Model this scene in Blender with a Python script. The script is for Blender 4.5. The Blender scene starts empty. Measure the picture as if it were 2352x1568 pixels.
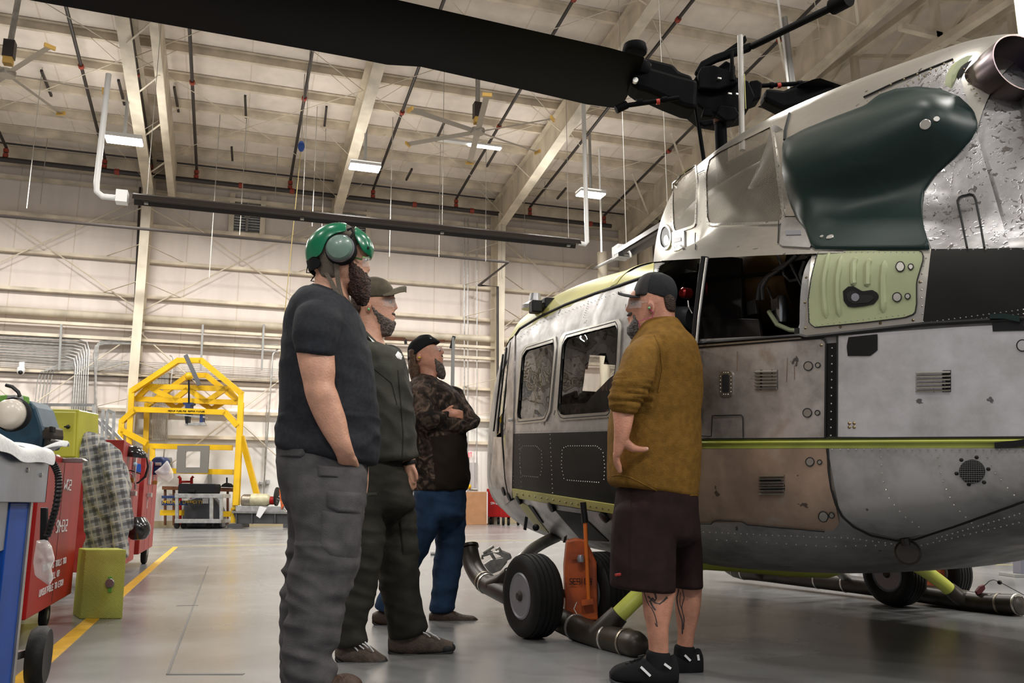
import bpy, bmesh, math, random
from mathutils import Vector, Matrix, noise
from mathutils.bvhtree import BVHTree
random.seed(7)
SC = bpy.context.scene
COL = SC.collection
PI = math.pi
# ---------------- camera ----------------
FPX, PITCH, ROLL, YAW, CH = 1930.0, math.radians(10.9), math.radians(-0.2), math.radians(18.6), 0.76
CAM = Vector((0, 0, CH))
def _rows():
    cp, sp = math.cos(PITCH), math.sin(PITCH); cr, sr = math.cos(ROLL), math.sin(ROLL); cy, sy = math.cos(YAW), math.sin(YAW)
    Ry = Matrix(((cy, -sy, 0), (sy, cy, 0), (0, 0, 1)))
    A = Matrix(((1, 0, 0), (0, 0, -1), (0, 1, 0)))
    P = Matrix(((1, 0, 0), (0, cp, sp), (0, -sp, cp)))
    R = Matrix(((cr, -sr, 0), (sr, cr, 0), (0, 0, 1)))
    return R @ P @ A @ Ry
MW = _rows(); MT = MW.transposed()
cam_data = bpy.data.cameras.new('camera'); cam = bpy.data.objects.new('camera', cam_data); COL.objects.link(cam)
r0, r1, r2 = MW[0], -MW[1], -MW[2]
cam.matrix_world = Matrix(((r0[0], r1[0], r2[0], 0), (r0[1], r1[1], r2[1], 0), (r0[2], r1[2], r2[2], CH), (0, 0, 0, 1)))
cam_data.sensor_width = 36; cam_data.lens = FPX / 2352 * 36; cam_data.clip_end = 300; cam_data.clip_start = 0.05
SC.camera = cam
# ---------------- world, exposure ----------------
w = bpy.data.worlds.new('world'); SC.world = w; w.use_nodes = True
w.node_tree.nodes['Background'].inputs[0].default_value = (0.80, 0.84, 0.92, 1)
w.node_tree.nodes['Background'].inputs[1].default_value = 0.36
SC.view_settings.view_transform = 'Standard'; SC.view_settings.look = 'None'
SC.view_settings.exposure = 0.12; SC.view_settings.gamma = 1; SC.view_settings.use_curve_mapping = False
try:
    SC.cycles.max_bounces = 9; SC.cycles.transparent_max_bounces = 12; SC.cycles.sample_clamp_indirect = 6
    SC.cycles.caustics_reflective = False; SC.cycles.caustics_refractive = False
except Exception: pass
def area(name, loc, sx, sy, power, col=(1, .965, .91), rot=(0, 0, 0)):
    l = bpy.data.lights.new(name, 'AREA'); l.shape = 'RECTANGLE'; l.size = sx; l.size_y = sy; l.energy = power; l.color = col
    o = bpy.data.objects.new(name, l); o.location = loc; o.rotation_euler = rot; COL.objects.link(o); return o
# high bay lamps of the hall (rows along the building); the visible ones get their housings in the hangar section
LIGHT_ROWS = ((25.0, 2.9), (14.0, 2.7), (3.5, 1.1), (-7.0, 2.8))
for ry, k in LIGHT_ROWS:
    for lx in (-9.5, -3.6, 3.1, 9.8, 16.5):
        area('high_bay_light', (lx, ry, 10.6 if ry > 20 else 11.6), 1.4, .7, 205 * k * ((1.9 if lx > 5 else .8) if ry < 10 else 1))
for ry, z_, p_ in ((25.0, 11.2, 50), (14.0, 12.2, 60)):   # added upward fill that brightens the roof above the lamps
    for lx in (-9.5, -3.6, 3.1, 9.8): area('roof_fill_light', (lx, ry, z_), 3.5, 2.5, p_, rot=(math.pi, 0, 0))
# ---------------- picking ----------------
def ray(px, py): return MT @ Vector(((px - 1176) / FPX, (py - 784) / FPX, 1.0))
def at_floor(px, py, z=0.0):
    d = ray(px, py); return CAM + d * ((z - CH) / d.z)
def at_Y(px, py, Y):
    d = ray(px, py); return CAM + d * (Y / d.y)
def at_X(px, py, X):
    d = ray(px, py); return CAM + d * (X / d.x)
FH = Vector((math.sin(YAW), math.cos(YAW), 0)); RH = Vector((math.cos(YAW), -math.sin(YAW), 0))
def at_D(px, py, D):
    d = ray(px, py); return CAM + d * (D / d.dot(FH))
def depth(p): return Vector((p[0], p[1], 0)).dot(FH)
# ---------------- materials ----------------
def _bsdf(name):
    m = bpy.data.materials.new(name); m.use_nodes = True; return m, m.node_tree.nodes, m.node_tree.links, m.node_tree.nodes['Principled BSDF']
def mat(name, col, rough=.6, metal=0., var=0., vscale=6., bump=0., bscale=40., col2=None, emit=None, es=1., alpha=1., trans=0., coat=0., streak=None, spec=.5):
    m, n, l, b = _bsdf(name)
    b.inputs['Base Color'].default_value = (*col, 1); b.inputs['Roughness'].default_value = rough; b.inputs['Metallic'].default_value = metal
    b.inputs['Specular IOR Level'].default_value = spec
    if coat: b.inputs['Coat Weight'].default_value = coat; b.inputs['Coat Roughness'].default_value = .12
    if emit: b.inputs['Emission Color'].default_value = (*emit, 1); b.inputs['Emission Strength'].default_value = es
    if alpha < 1: b.inputs['Alpha'].default_value = alpha
    if trans: b.inputs['Transmission Weight'].default_value = trans
    if var or col2 or bump:
        tc = n.new('ShaderNodeTexCoord')
        src = tc.outputs['Object']
        if streak:
            mp = n.new('ShaderNodeMapping'); mp.inputs['Scale'].default_value = streak; l.new(src, mp.inputs[0]); src = mp.outputs[0]
    if var or col2:
        nt = n.new('ShaderNodeTexNoise'); nt.inputs['Scale'].default_value = vscale; nt.inputs['Detail'].default_value = 6; l.new(src, nt.inputs['Vector'])
        cr = n.new('ShaderNodeValToRGB'); l.new(nt.outputs['Fac'], cr.inputs[0])
        c2 = col2 or tuple(c * (1 - var) for c in col); c1 = tuple(min(1, c * (1 + var * .5)) for c in col) if not col2 else col
        cr.color_ramp.elements[0].position = .36; cr.color_ramp.elements[1].position = .64
        cr.color_ramp.elements[0].color = (*c2, 1); cr.color_ramp.elements[1].color = (*c1, 1)
        l.new(cr.outputs[0], b.inputs['Base Color'])
    if bump:
        nb = n.new('ShaderNodeTexNoise'); nb.inputs['Scale'].default_value = bscale; nb.inputs['Detail'].default_value = 3; l.new(src, nb.inputs['Vector'])
        bp = n.new('ShaderNodeBump'); bp.inputs['Strength'].default_value = bump; bp.inputs['Distance'].default_value = .02
        l.new(nb.outputs['Fac'], bp.inputs['Height']); l.new(bp.outputs[0], b.inputs['Normal'])
    return m
# ---------------- mesh builder ----------------
class MB:
    def __init__(s): s.v = []; s.f = []; s.mi = []
    def add(s, V, F, mi=0):
        o = len(s.v); s.v += [tuple(x) for x in V]; s.f += [tuple(i + o for i in f) for f in F]; s.mi += [mi] * len(F); return s
    def box(s, c, d, R=None, mi=0):
        c = Vector(c); h = Vector(d) / 2
        V = [Vector((x * h.x, y * h.y, z * h.z)) for x in (-1, 1) for y in (-1, 1) for z in (-1, 1)]
        if R is not None: V = [R @ v for v in V]
        return s.add([v + c for v in V], [(0, 1, 3, 2), (4, 6, 7, 5), (0, 4, 5, 1), (2, 3, 7, 6), (0, 2, 6, 4), (1, 5, 7, 3)], mi)
    def bx(s, x0, x1, y0, y1, z0, z1, mi=0): return s.box(((x0 + x1) / 2, (y0 + y1) / 2, (z0 + z1) / 2), (abs(x1 - x0), abs(y1 - y0), abs(z1 - z0)), None, mi)
    def bar(s, a, b, w, h, up=(0, 0, 1), mi=0):
        a = Vector(a); b = Vector(b); d = (b - a); L = d.length; d.normalize(); up = Vector(up)
        if abs(d.dot(up)) > .99: up = Vector((1, 0, 0))
        x = d.cross(up).normalized(); z = x.cross(d)
        R = Matrix((x, d, z)).transposed(); return s.box((a + b) / 2, (w, L, h), R, mi)
    def tube(s, P, r, n=10, cap=True, mi=0, flat=1.0):
        P = [Vector(p) for p in P]; rr = r if isinstance(r, (list, tuple)) else [r] * len(P)
        rings = []; t0 = (P[1] - P[0]).normalized(); up = Vector((0, 0, 1))
        if abs(t0.dot(up)) > .95: up = Vector((1, 0, 0))
        x = t0.cross(up).normalized()
        for i, p in enumerate(P):
            t = (P[min(i + 1, len(P) - 1)] - P[max(i - 1, 0)]).normalized(); x = (x - t * x.dot(t)).normalized(); y = t.cross(x)
            rings.append([p + (x * math.cos(2 * PI * k / n) + y * flat * math.sin(2 * PI * k / n)) * rr[i] for k in range(n)])
        return s.loft(rings, cap, mi)
    def loft(s, rings, cap=True, mi=0, close=True):
        n = len(rings[0]); V = [p for r in rings for p in r]; F = []
        for i in range(len(rings) - 1):
            for k in range(n if close else n - 1):
                k2 = (k + 1) % n; F.append((i * n + k, i * n + k2, (i + 1) * n + k2, (i + 1) * n + k))
        if cap: F.append(tuple(reversed(range(n)))); F.append(tuple(range((len(rings) - 1) * n, len(rings) * n)))
        return s.add(V, F, mi)
    def lathe(s, prof, o=(0, 0, 0), ax=(0, 0, 1), n=24, mi=0, cap=True):
        o = Vector(o); ax = Vector(ax).normalized(); u = ax.cross(Vector((0, 0, 1)) if abs(ax.z) < .9 else Vector((1, 0, 0))).normalized(); v = ax.cross(u)
        return s.loft([[o + ax * z + (u * math.cos(2 * PI * k / n) + v * math.sin(2 * PI * k / n)) * r for k in range(n)] for r, z in prof], cap, mi)
    def sph(s, c, r, n=12, m=8, R=None, mi=0):
        c = Vector(c); r = Vector((r, r, r)) if isinstance(r, (int, float)) else Vector(r)
        rings = []
        for i in range(1, m):
            th = PI * i / m; ring = []
            for k in range(n):
                q = Vector((r.x * math.sin(th) * math.cos(2 * PI * k / n), r.y * math.sin(th) * math.sin(2 * PI * k / n), r.z * math.cos(th)))
                ring.append(c + (R @ q if R is not None else q))
            rings.append(ring)
        top = Vector((0, 0, r.z)); bot = -top
        if R is not None: top = R @ top; bot = R @ bot
        V = [p for q in rings for p in q] + [c + top, c + bot]; F = []
        for i in range(m - 2):
            for k in range(n): k2 = (k + 1) % n; F.append((i * n + k, i * n + k2, (i + 1) * n + k2, (i + 1) * n + k)[::-1])
        T = (m - 1) * n
        for k in range(n): k2 = (k + 1) % n; F.append((T, k, k2)); F.append((T + 1, (m - 2) * n + k2, (m - 2) * n + k))
        return s.add(V, F, mi)
    def prism(s, pts, n, th, mi=0):
        n = Vector(n).normalized() * th; P = [Vector(p) for p in pts]; k = len(P)
        return s.add(P + [p + n for p in P], [tuple(reversed(range(k))), tuple(range(k, 2 * k))] + [(i, (i + 1) % k, (i + 1) % k + k, i + k) for i in range(k)], mi)
    def build(s, name, m, parent=None, smooth=False, bevel=0, mods=None, origin=None):
        me = bpy.data.meshes.new(name); o = bpy.data.objects.new(name, me); COL.objects.link(o)
        off = Vector((0, 0, 0))
        if parent is not None: off = parent.matrix_basis.translation if parent.parent is None else (parent.matrix_basis.translation + parent.parent.matrix_basis.translation)
        V = s.v
        if parent is None and origin is None and V:
            xs = [v[0] for v in V]; ys = [v[1] for v in V]; zs = [v[2] for v in V]
            off = Vector(((min(xs) + max(xs)) / 2, (min(ys) + max(ys)) / 2, min(zs))); o.location = off
        elif parent is None and origin is not None: off = Vector(origin); o.location = off
        me.from_pydata([(v[0] - off.x, v[1] - off.y, v[2] - off.z) for v in V], [], s.f)
        ms = m if isinstance(m, (list, tuple)) else [m]
        for x in ms: me.materials.append(x)
        if len(ms) > 1: me.polygons.foreach_set('material_index', s.mi)
        me.validate(); 
        bm = bmesh.new(); bm.from_mesh(me); bmesh.ops.recalc_face_normals(bm, faces=bm.faces); bm.to_mesh(me); bm.free()
        if smooth:
            me.polygons.foreach_set('use_smooth', [True] * len(me.polygons))
            if smooth != 2:
                try: me.set_sharp_from_angle(angle=math.radians(38))
                except Exception: pass
        if bevel:
            b = o.modifiers.new('bevel', 'BEVEL'); b.width = bevel; b.segments = 2; b.limit_method = 'ANGLE'
        if parent is not None: o.parent = parent
        return o
def tag(o, label=None, cat=None, group=None, kind=None):
    if label: o['label'] = label
    if cat: o['category'] = cat
    if group: o['group'] = group
    if kind: o['kind'] = kind
    return o
def thing(name, label, cat, loc=(0, 0, 0), group=None):
    o = bpy.data.objects.new(name, None); o.empty_display_size = .1; COL.objects.link(o); o.location = loc
    return tag(o, label, cat, group)
def struct(name, mb, m, **k): return tag(mb.build(name, m, **k), kind='structure')
def copy_tree(o, loc, label=None):
    r = o.copy(); COL.objects.link(r); r.location = loc
    if label: r['label'] = label
    for ch in [c for c in o.children]:
        c = ch.copy(); COL.objects.link(c); c.parent = r
        for g in [x for x in ch.children]:
            d = g.copy(); COL.objects.link(d); d.parent = c
    return r
def text_mesh(mb, s, o, ux, uy, h, mi=0, nrm=None, th=.002, wd=.62):
    """blocky stencil letters drawn as thin strokes: o = lower left corner, ux/uy = unit right/up, h = cap height"""
    G = {'A': '01-04-34-31 02-32', 'B': '00-04-24-33-22-02 22-31-20-00', 'C': '33-24-14-03-01-10-20-31', 'D': '00-04-24-33-31-20-00', 'E': '30-00-04-34 02-22', 'F': '00-04-34 02-22',
         'G': '33-24-14-03-01-10-30-32-22', 'H': '00-04 30-34 02-32', 'I': '10-14', 'L': '04-00-30', 'M': '00-04-22-34-30', 'N': '00-04-30-34', 'O': '01-03-14-24-33-31-20-10-01', 'P': '00-04-34-32-02', 'Q': '01-03-14-24-33-31-20-10-01 21-30',
         'R': '00-04-34-32-02 12-30', 'S': '00-20-31-22-12-03-14-34', 'T': '04-34 24-20', 'U': '04-00-30-34', 'W': '04-00-22-30-34', 'X': '00-34 04-30', 'Y': '04-22-34 22-20', 'K': '00-04 34-02-30', 'V': '04-20-34', '0': '00-04-34-30-00', '1': '10-14', '2': '04-34-32-02-00-30',
         '3': '04-34-30-00 02-32', '6': '34-04-00-30-32-02', '8': '00-04-34-30-00 02-32', '9': '30-34-04-02-32', '-': '02-22', '4': '04-02-32 34-30', '5': '34-04-02-32-30-00', '7': '04-34-10'}
    ux = Vector(ux); uy = Vector(uy); o = Vector(o); n = nrm or ux.cross(uy); x = 0; w_ = h * .13; gw = h * wd
    for ch in s:
        if ch in G:
            for st in G[ch].split():
                pts = [o + ux * (x + int(c[0]) / 3 * gw * .8) + uy * (int(c[1]) / 4 * h) for c in st.split('-')]
                for a, b in zip(pts, pts[1:]): 
                    dv = (b - a).normalized() * w_ * .4
                    mb.bar(a - dv, b + dv, w_, th, up=n, mi=mi)
        x += gw * (1.02 if ch != 'I' else .8)
    return x
# ================= MATERIALS (hall) =================
M = {}
def _wallmat(name, col, dirt=.12):
    m, n, l, b = _bsdf(name); b.inputs['Roughness'].default_value = .75
    tc = n.new('ShaderNodeTexCoord'); mp = n.new('ShaderNodeMapping'); mp.inputs['Scale'].default_value = (1.6, 1.6, .22); l.new(tc.outputs['Object'], mp.inputs[0])
    nt = n.new('ShaderNodeTexNoise'); nt.inputs['Scale'].default_value = 1.4; nt.inputs['Detail'].default_value = 7; l.new(mp.outputs[0], nt.inputs['Vector'])
    cr = n.new('ShaderNodeValToRGB'); cr.color_ramp.elements[0].position = .33; cr.color_ramp.elements[1].position = .6
    cr.color_ramp.elements[0].color = (*[c * (1 - dirt) for c in col], 1); cr.color_ramp.elements[1].color = (*col, 1)
    l.new(nt.outputs['Fac'], cr.inputs[0])
    # insulation seams every 1.8 m
    sx = n.new('ShaderNodeSeparateXYZ'); l.new(tc.outputs['Object'], sx.inputs[0])
    a = n.new('ShaderNodeMath'); a.operation = 'MULTIPLY'; a.inputs[1].default_value = 1 / 1.83; l.new(sx.outputs[0], a.inputs[0])
    f = n.new('ShaderNodeMath'); f.operation = 'FRACT'; l.new(a.outputs[0], f.inputs[0])
    g = n.new('ShaderNodeMath'); g.operation = 'LESS_THAN'; g.inputs[1].default_value = .022; l.new(f.outputs[0], g.inputs[0])
    mx = n.new('ShaderNodeMixRGB'); mx.blend_type = 'MULTIPLY'; mx.inputs[2].default_value = (.86, .83, .78, 1); l.new(g.outputs[0], mx.inputs[0]); l.new(cr.outputs[0], mx.inputs[1])
    l.new(mx.outputs[0], b.inputs['Base Color'])
    nb = n.new('ShaderNodeTexNoise'); nb.inputs['Scale'].default_value = .9; nb.inputs['Detail'].default_value = 2; l.new(tc.outputs['Object'], nb.inputs['Vector'])
    bp = n.new('ShaderNodeBump'); bp.inputs['Strength'].default_value = .5; bp.inputs['Distance'].default_value = .25; l.new(nb.outputs['Fac'], bp.inputs['Height']); l.new(bp.outputs[0], b.inputs['Normal'])
    return m
M['wall'] = _wallmat('wall_insulation', (.78, .70, .645), .08)
M['roof'] = _wallmat('roof_insulation', (.86, .77, .68), .10)
M['liner'] = mat('white_liner', (.88, .86, .83), .5, var=.05, vscale=.8)
M['steel'] = mat('cream_painted_steel', (.70, .62, .49), .5, var=.22, vscale=1.6, streak=(1, 1, .5))
M['steeld'] = mat('cream_painted_steel_dusty', (.70, .61, .48), .65, var=.30, vscale=1.2)
M['pipe'] = mat('black_pipe', (.035, .028, .026), .45)
M['pipered'] = mat('red_coupling', (.30, .04, .02), .5)
M['galv'] = mat('galvanised', (.55, .55, .54), .38, .75, var=.2, vscale=8)
M['galvd'] = mat('galvanised_dull', (.32, .32, .31), .5, .6)
M['white'] = mat('white_paint', (.82, .82, .8), .4)
M['wire'] = mat('thin_wire', (.42, .40, .36), .5, .3)
M['lamp'] = mat('lamp_glow', (1, 1, 1), .5, emit=(1, .95, .86), es=16)
M['lampdim'] = mat('tube_glow', (1, 1, 1), .5, emit=(1, .97, .88), es=5)
M['heater'] = mat('heater_reflector', (.022, .017, .015), .4, spec=.3)
M['fan'] = mat('fan_blade', (.42, .38, .32), .45, .4)
M['fany'] = mat('fan_tip', (.80, .50, .12), .5)
M['dark'] = mat('dark_void', (.02, .018, .016), .8)
def _floormat():
    m, n, l, b = _bsdf('epoxy_floor')
    tc = n.new('ShaderNodeTexCoord')
    nt = n.new('ShaderNodeTexNoise'); nt.inputs['Scale'].default_value = .9; nt.inputs['Detail'].default_value = 8; l.new(tc.outputs['Object'], nt.inputs['Vector'])
    cr = n.new('ShaderNodeValToRGB'); cr.color_ramp.elements[0].position = .35; cr.color_ramp.elements[1].position = .65
    cr.color_ramp.elements[0].color = (.185, .187, .188, 1); cr.color_ramp.elements[1].color = (.25, .252, .252, 1); l.new(nt.outputs['Fac'], cr.inputs[0])
    # scuffs
    mp = n.new('ShaderNodeMapping'); mp.inputs['Scale'].default_value = (1, 3.4, 1); mp.inputs['Rotation'].default_value = (0, 0, .5); l.new(tc.outputs['Object'], mp.inputs[0])
    n2 = n.new('ShaderNodeTexNoise'); n2.inputs['Scale'].default_value = 5.5; n2.inputs['Detail'].default_value = 3; n2.inputs['Distortion'].default_value = .6; l.new(mp.outputs[0], n2.inputs['Vector'])
    c2 = n.new('ShaderNodeValToRGB'); c2.color_ramp.elements[0].position = .745; c2.color_ramp.elements[1].position = .765; l.new(n2.outputs['Fac'], c2.inputs[0])
    c2.color_ramp.elements[0].color = (0, 0, 0, 1); c2.color_ramp.elements[1].color = (.7, .7, .7, 1)
    mx = n.new('ShaderNodeMixRGB'); mx.inputs[2].default_value = (.05, .045, .04, 1); l.new(c2.outputs[0], mx.inputs[0]); l.new(cr.outputs[0], mx.inputs[1])
    l.new(mx.outputs[0], b.inputs['Base Color'])
    r = n.new('ShaderNodeMapRange'); r.inputs[3].default_value = .15; r.inputs[4].default_value = .34; l.new(nt.outputs['Fac'], r.inputs[0]); l.new(r.outputs[0], b.inputs['Roughness'])
    nb = n.new('ShaderNodeTexNoise'); nb.inputs['Scale'].default_value = 2.2; nb.inputs['Detail'].default_value = 5; l.new(tc.outputs['Object'], nb.inputs['Vector'])
    bp = n.new('ShaderNodeBump'); bp.inputs['Strength'].default_value = .12; bp.inputs['Distance'].default_value = .03; l.new(nb.outputs['Fac'], bp.inputs['Height']); l.new(bp.outputs[0], b.inputs['Normal'])
    return m
M['floor'] = _floormat()
M['yline'] = mat('yellow_floor_paint', (.72, .42, .03), .4, var=.15, vscale=9)
M['yline2'] = mat('pale_yellow_line', (.55, .48, .18), .4)
# ================= SHELL =================
YW = 31.4; XL, XR = -14.0, 15.6
ROOF0, RS = 12.85, .105           # deck height at the wall and rise per metre towards the camera
def roof_z(y): return ROOF0 + (YW - y) * RS
struct('floor', MB().bx(-30, 40, -14, YW + .3, -.2, 0), M['floor'], origin=(0, 0, 0))
struct('wall_back', MB().bx(-30, 16.2, YW, YW + .3, 4.1, 13.4), M['wall'], origin=(0, YW, 0))
struct('wall_back_liner', MB().bx(-30, 16.2, YW - .03, YW + .3, 0, 4.1), M['liner'])
struct('baseboard_back', MB().bx(-30, 16.2, YW - .05, YW, 0, .22), mat('baseboard_tan', (.50, .42, .26), .6))
b = MB(); b.add([(-30, YW, roof_z(YW)), (16.2, YW, roof_z(YW)), (16.2, -14, roof_z(-14)), (-30, -14, roof_z(-14))], [(0, 1, 2, 3)])
b.add([(-30, YW, roof_z(YW) + .2), (16.2, YW, roof_z(YW) + .2), (16.2, -14, roof_z(-14) + .2), (-30, -14, roof_z(-14) + .2)], [(3, 2, 1, 0)])
struct('ceiling', b, M['roof'], origin=(0, 0, 0))
struct('wall_left', MB().bx(-30, -29.8, -14, YW, 0, 17), M['wall'], origin=(-30, 0, 0))
# girts on the wall
for i, z in enumerate((11.86, 10.56, 9.26, 7.96, 5.2, 3.98, 3.1)):
    for j, (x0, x1) in enumerate(((-30, 16),)):
        g = MB(); g.bx(x0, x1, YW - .22, YW - .03, z - .02, z); g.bx(x0, x1, YW - .235, YW - .22, z - .11, z + .004); g.bx(x0, x1, YW - .22, YW - .03, z - .11, z - .09)
        struct('trim_%d' % (i + 1), g, M['steeld'], origin=(0, YW, z))
b = MB().tube([(-30, YW - .28, 7.12), (16, YW - .28, 7.12)], .13, 12); struct('trim_8', b, M['steel'], smooth=True)
b = MB(); b.bx(-30, 16, YW - .40, YW - .2, 6.72, 6.82); b.bx(-30, 16, YW - .40, YW - .2, 6.28, 6.38); struct('trim_9', b, M['steel'])
# purlins
for i in range(27):
    y = YW - .15 - i * 1.5; z = roof_z(y); g = MB()
    d = .24 if i else .62
    g.bx(-30, 15.6, y - .01, y + .01, z - d, z - .003); g.bx(-30, 15.6, y - .01, y + .11, z - d - .012, z - d); g.bx(-30, 15.6, y - .12, y, z - .03, z - .004)
    tag(g.build('roof_purlin', M['steeld'], origin=(0, y, z)), 'cream roof purlin spanning the hall between rafters, one of many alike', 'purlin', 'purlins under the roof')
# columns and rafters
COLX = (-9.6, -3.14, 3.38, 9.74)
CL = {-9.6: 'cream steel frame at the far left beyond the picture edge', -3.14: 'cream steel frame behind the yellow gantry, its rafter crossing beside the leftmost bright lamp',
      3.38: 'cream steel frame rising behind the green helmet', 9.74: 'cream steel frame ending left of the helicopter nose'}
def frame(cx, label):
    r = thing('steel_frame', label, 'steel frame', (cx, YW - .5, 0))
    c = MB(); y1 = YW - .25
    # tapered column: flange facing the hall leans in as it rises
    c.prism([(cx - .01, y1, 0), (cx - .01, y1 - .45, 0), (cx - .01, y1 - 1.05, 12.0), (cx - .01, y1, 12.0)], (1, 0, 0), .02)
    a, bb = Vector((cx, y1 - .45, 0)), Vector((cx, y1 - 1.05, 12.0)); c.bar(a, bb, .3, .025, up=(0, 1, 0))
    c.bx(cx - .15, cx + .15, y1 - .02, y1, 0, 12.4)
    c.build('column', M['steel'], r)
    g = MB(); pts = []
    def prof(y): 
        t = (YW - y) / 40; return roof_z(y) - .25, roof_z(y) - .25 - (1.25 - .75 * min(1, t * 1.9))
    ys = [YW - .3, YW - 4, YW - 10, YW - 18, YW - 30, -10]
    for ya, yb in zip(ys, ys[1:]):
        ta, ba = prof(ya); tb, bb2 = prof(yb)
        g.prism([(cx - .012, ya, ta), (cx - .012, ya, ba), (cx - .012, yb, bb2), (cx - .012, yb, tb)], (1, 0, 0), .024)
        g.bar((cx, ya, ba), (cx, yb, bb2), .34, .03); g.bar((cx, ya, ta), (cx, yb, tb), .34, .03)
    g.build('rafter', M['steel'], r)
    for i in range(1, 17):
        y = YW - .15 - i * 1.5
        if i % 2: 
            for sgn in (-1, 1): k = MB(); k.bar((cx + .1 * sgn, y - .3, prof(y)[1] + .03), (cx + 1.1 * sgn, y, roof_z(y) - .24), .06, .01); k.build('flange_brace', M['steel'], r)
    for z in (10.56, 9.26, 7.96, 5.2, 3.98):
        for sgn in (-1, 1): k = MB(); k.bar((cx + .12 * sgn, y1 - .45 - .6 * z / 12, z + .25), (cx + 1.25 * sgn, YW - .22, z), .055, .012); k.build('knee_brace', M['steel'], r)
for cx in COLX: frame(cx, CL[cx])
t = thing('box_girder', 'deep cream box girder running right beside the leftmost big rafter', 'girder', (-2.55, YW - .3, 11))
g = MB()
for ya, yb_ in ((YW - .3, 20), (20, 8), (8, -10)):
    ra, rb = roof_z(ya) - .25, roof_z(yb_) - .25
    g.prism([(-2.32, ya, ra), (-2.32, ya, ra - 1.15), (-2.32, yb_, rb - .75), (-2.32, yb_, rb)], (1, 0, 0), .02); g.bar((-2.42, ya, ra - 1.16), (-2.42, yb_, rb - .76), .22, .03)
g.build('web_plate', M['steel'], t)
g = MB()
for i in range(10): y = YW - 2 - i * 2.4; g.bar((-3.1, y, roof_z(y) - 1.3 + .02 * i), (-2.4, y - 1.0, roof_z(y - 1) - 1.2 + .02 * i), .05, .02)
g.build('lacing_bars', M['steel'], t)
# X bracing rods on wall and roof
def rod(name, a, b_, label, rr=.018, m='steel', grp=None, cat='rod'): return tag(MB().tube([a, b_], rr, 6).build(name, M[m]), label, cat, grp)
yb = YW - .3
for x0, x1 in ((-9.6, -3.2), (-3.1, 3.3), (9.8, 15.4)):
    for za, zb in (((11.6, 7.4) if 1 else 0), ):
        rod('brace_rod', (x0, yb, za), (x1, yb, zb), 'thin diagonal wall brace rod, one of the crossed pairs between columns', .022, grp='diagonal brace rods on the back wall')
        rod('brace_rod', (x0, yb, zb), (x1, yb, za), 'thin diagonal wall brace rod, one of the crossed pairs between columns', .022, grp='diagonal brace rods on the back wall')
    rod('brace_rod', (x0, yb, 6.6), (x1, yb, 1.0), 'thin diagonal wall brace rod, one of the crossed pairs between columns', .022, grp='diagonal brace rods on the back wall')
    rod('brace_rod', (x0, yb, 1.0), (x1, yb, 6.6), 'thin diagonal wall brace rod, one of the crossed pairs between columns', .022, grp='diagonal brace rods on the back wall')
for x0, x1 in ((-9.6, -3.2), (-3.1, 3.3), (3.5, 9.6), (9.8, 15.4)):
    for ya, yb2 in ((30, 24), (24, 18), (18, 12)):
        za, zb = roof_z(ya) - .45, roof_z(yb2) - .45
        rod('roof_brace_rod', (x0, ya, za), (x1, yb2, zb), 'thin diagonal brace rod under the roof deck', .013, grp='roof brace rods')
        rod('roof_brace_rod', (x0, yb2, zb), (x1, ya, za), 'thin diagonal brace rod under the roof deck', .013, grp='roof brace rods')
# louvre vents in the wall
def louvre(px0, px1, py0, py1, label):
    a = at_Y(px0, py1, YW - .1); c = at_Y(px1, py0, YW - .1); t = thing('louvre_vent', label, 'wall vent', (a.x, YW - .1, a.z))
    f = MB(); y = YW - .1
    for x in (a.x, c.x): f.bx(x - .09, x + .09, y - .08, y + .06, a.z - .1, c.z + .1)
    f.bx(a.x, c.x, y - .05, y + .05, a.z - .12, a.z); f.build('frame', M['steel'], t)
    f = MB(); f.bx(a.x + .08, c.x - .08, y + .04, y + .05, a.z, c.z); f.build('backing', M['galvd'], t)
    n_ = 13
    f = MB()
    for i in range(n_):
        z = a.z + (c.z - a.z) * (i + .5) / n_; f.box(((a.x + c.x) / 2, y - .01, z), (c.x - a.x - .2, .09, .02), Matrix.Rotation(.7, 3, 'X'))
    f.build('louvre_slats', M['galv'], t)
    f = MB(); mx = (a.x + c.x) / 2; f.bx(mx - .03, mx + .03, y - .08, y - .05, a.z, c.z); f.tube([(mx - .4, y - .09, a.z + .9), (mx, y - .1, a.z + .5), (mx + .4, y - .09, a.z + .9)], .03, 6); f.tube([(mx, y - .1, a.z), (mx, y - .1, a.z + .5)], .05, 6); f.build('fan_motor_bracket', M['galvd'], t)
louvre(530, 606, 458, 530, 'galvanised louvre vent high on the wall left of the green helmet')
louvre(778, 846, 488, 550, 'louvre vent on the wall directly behind the green helmet')
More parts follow.
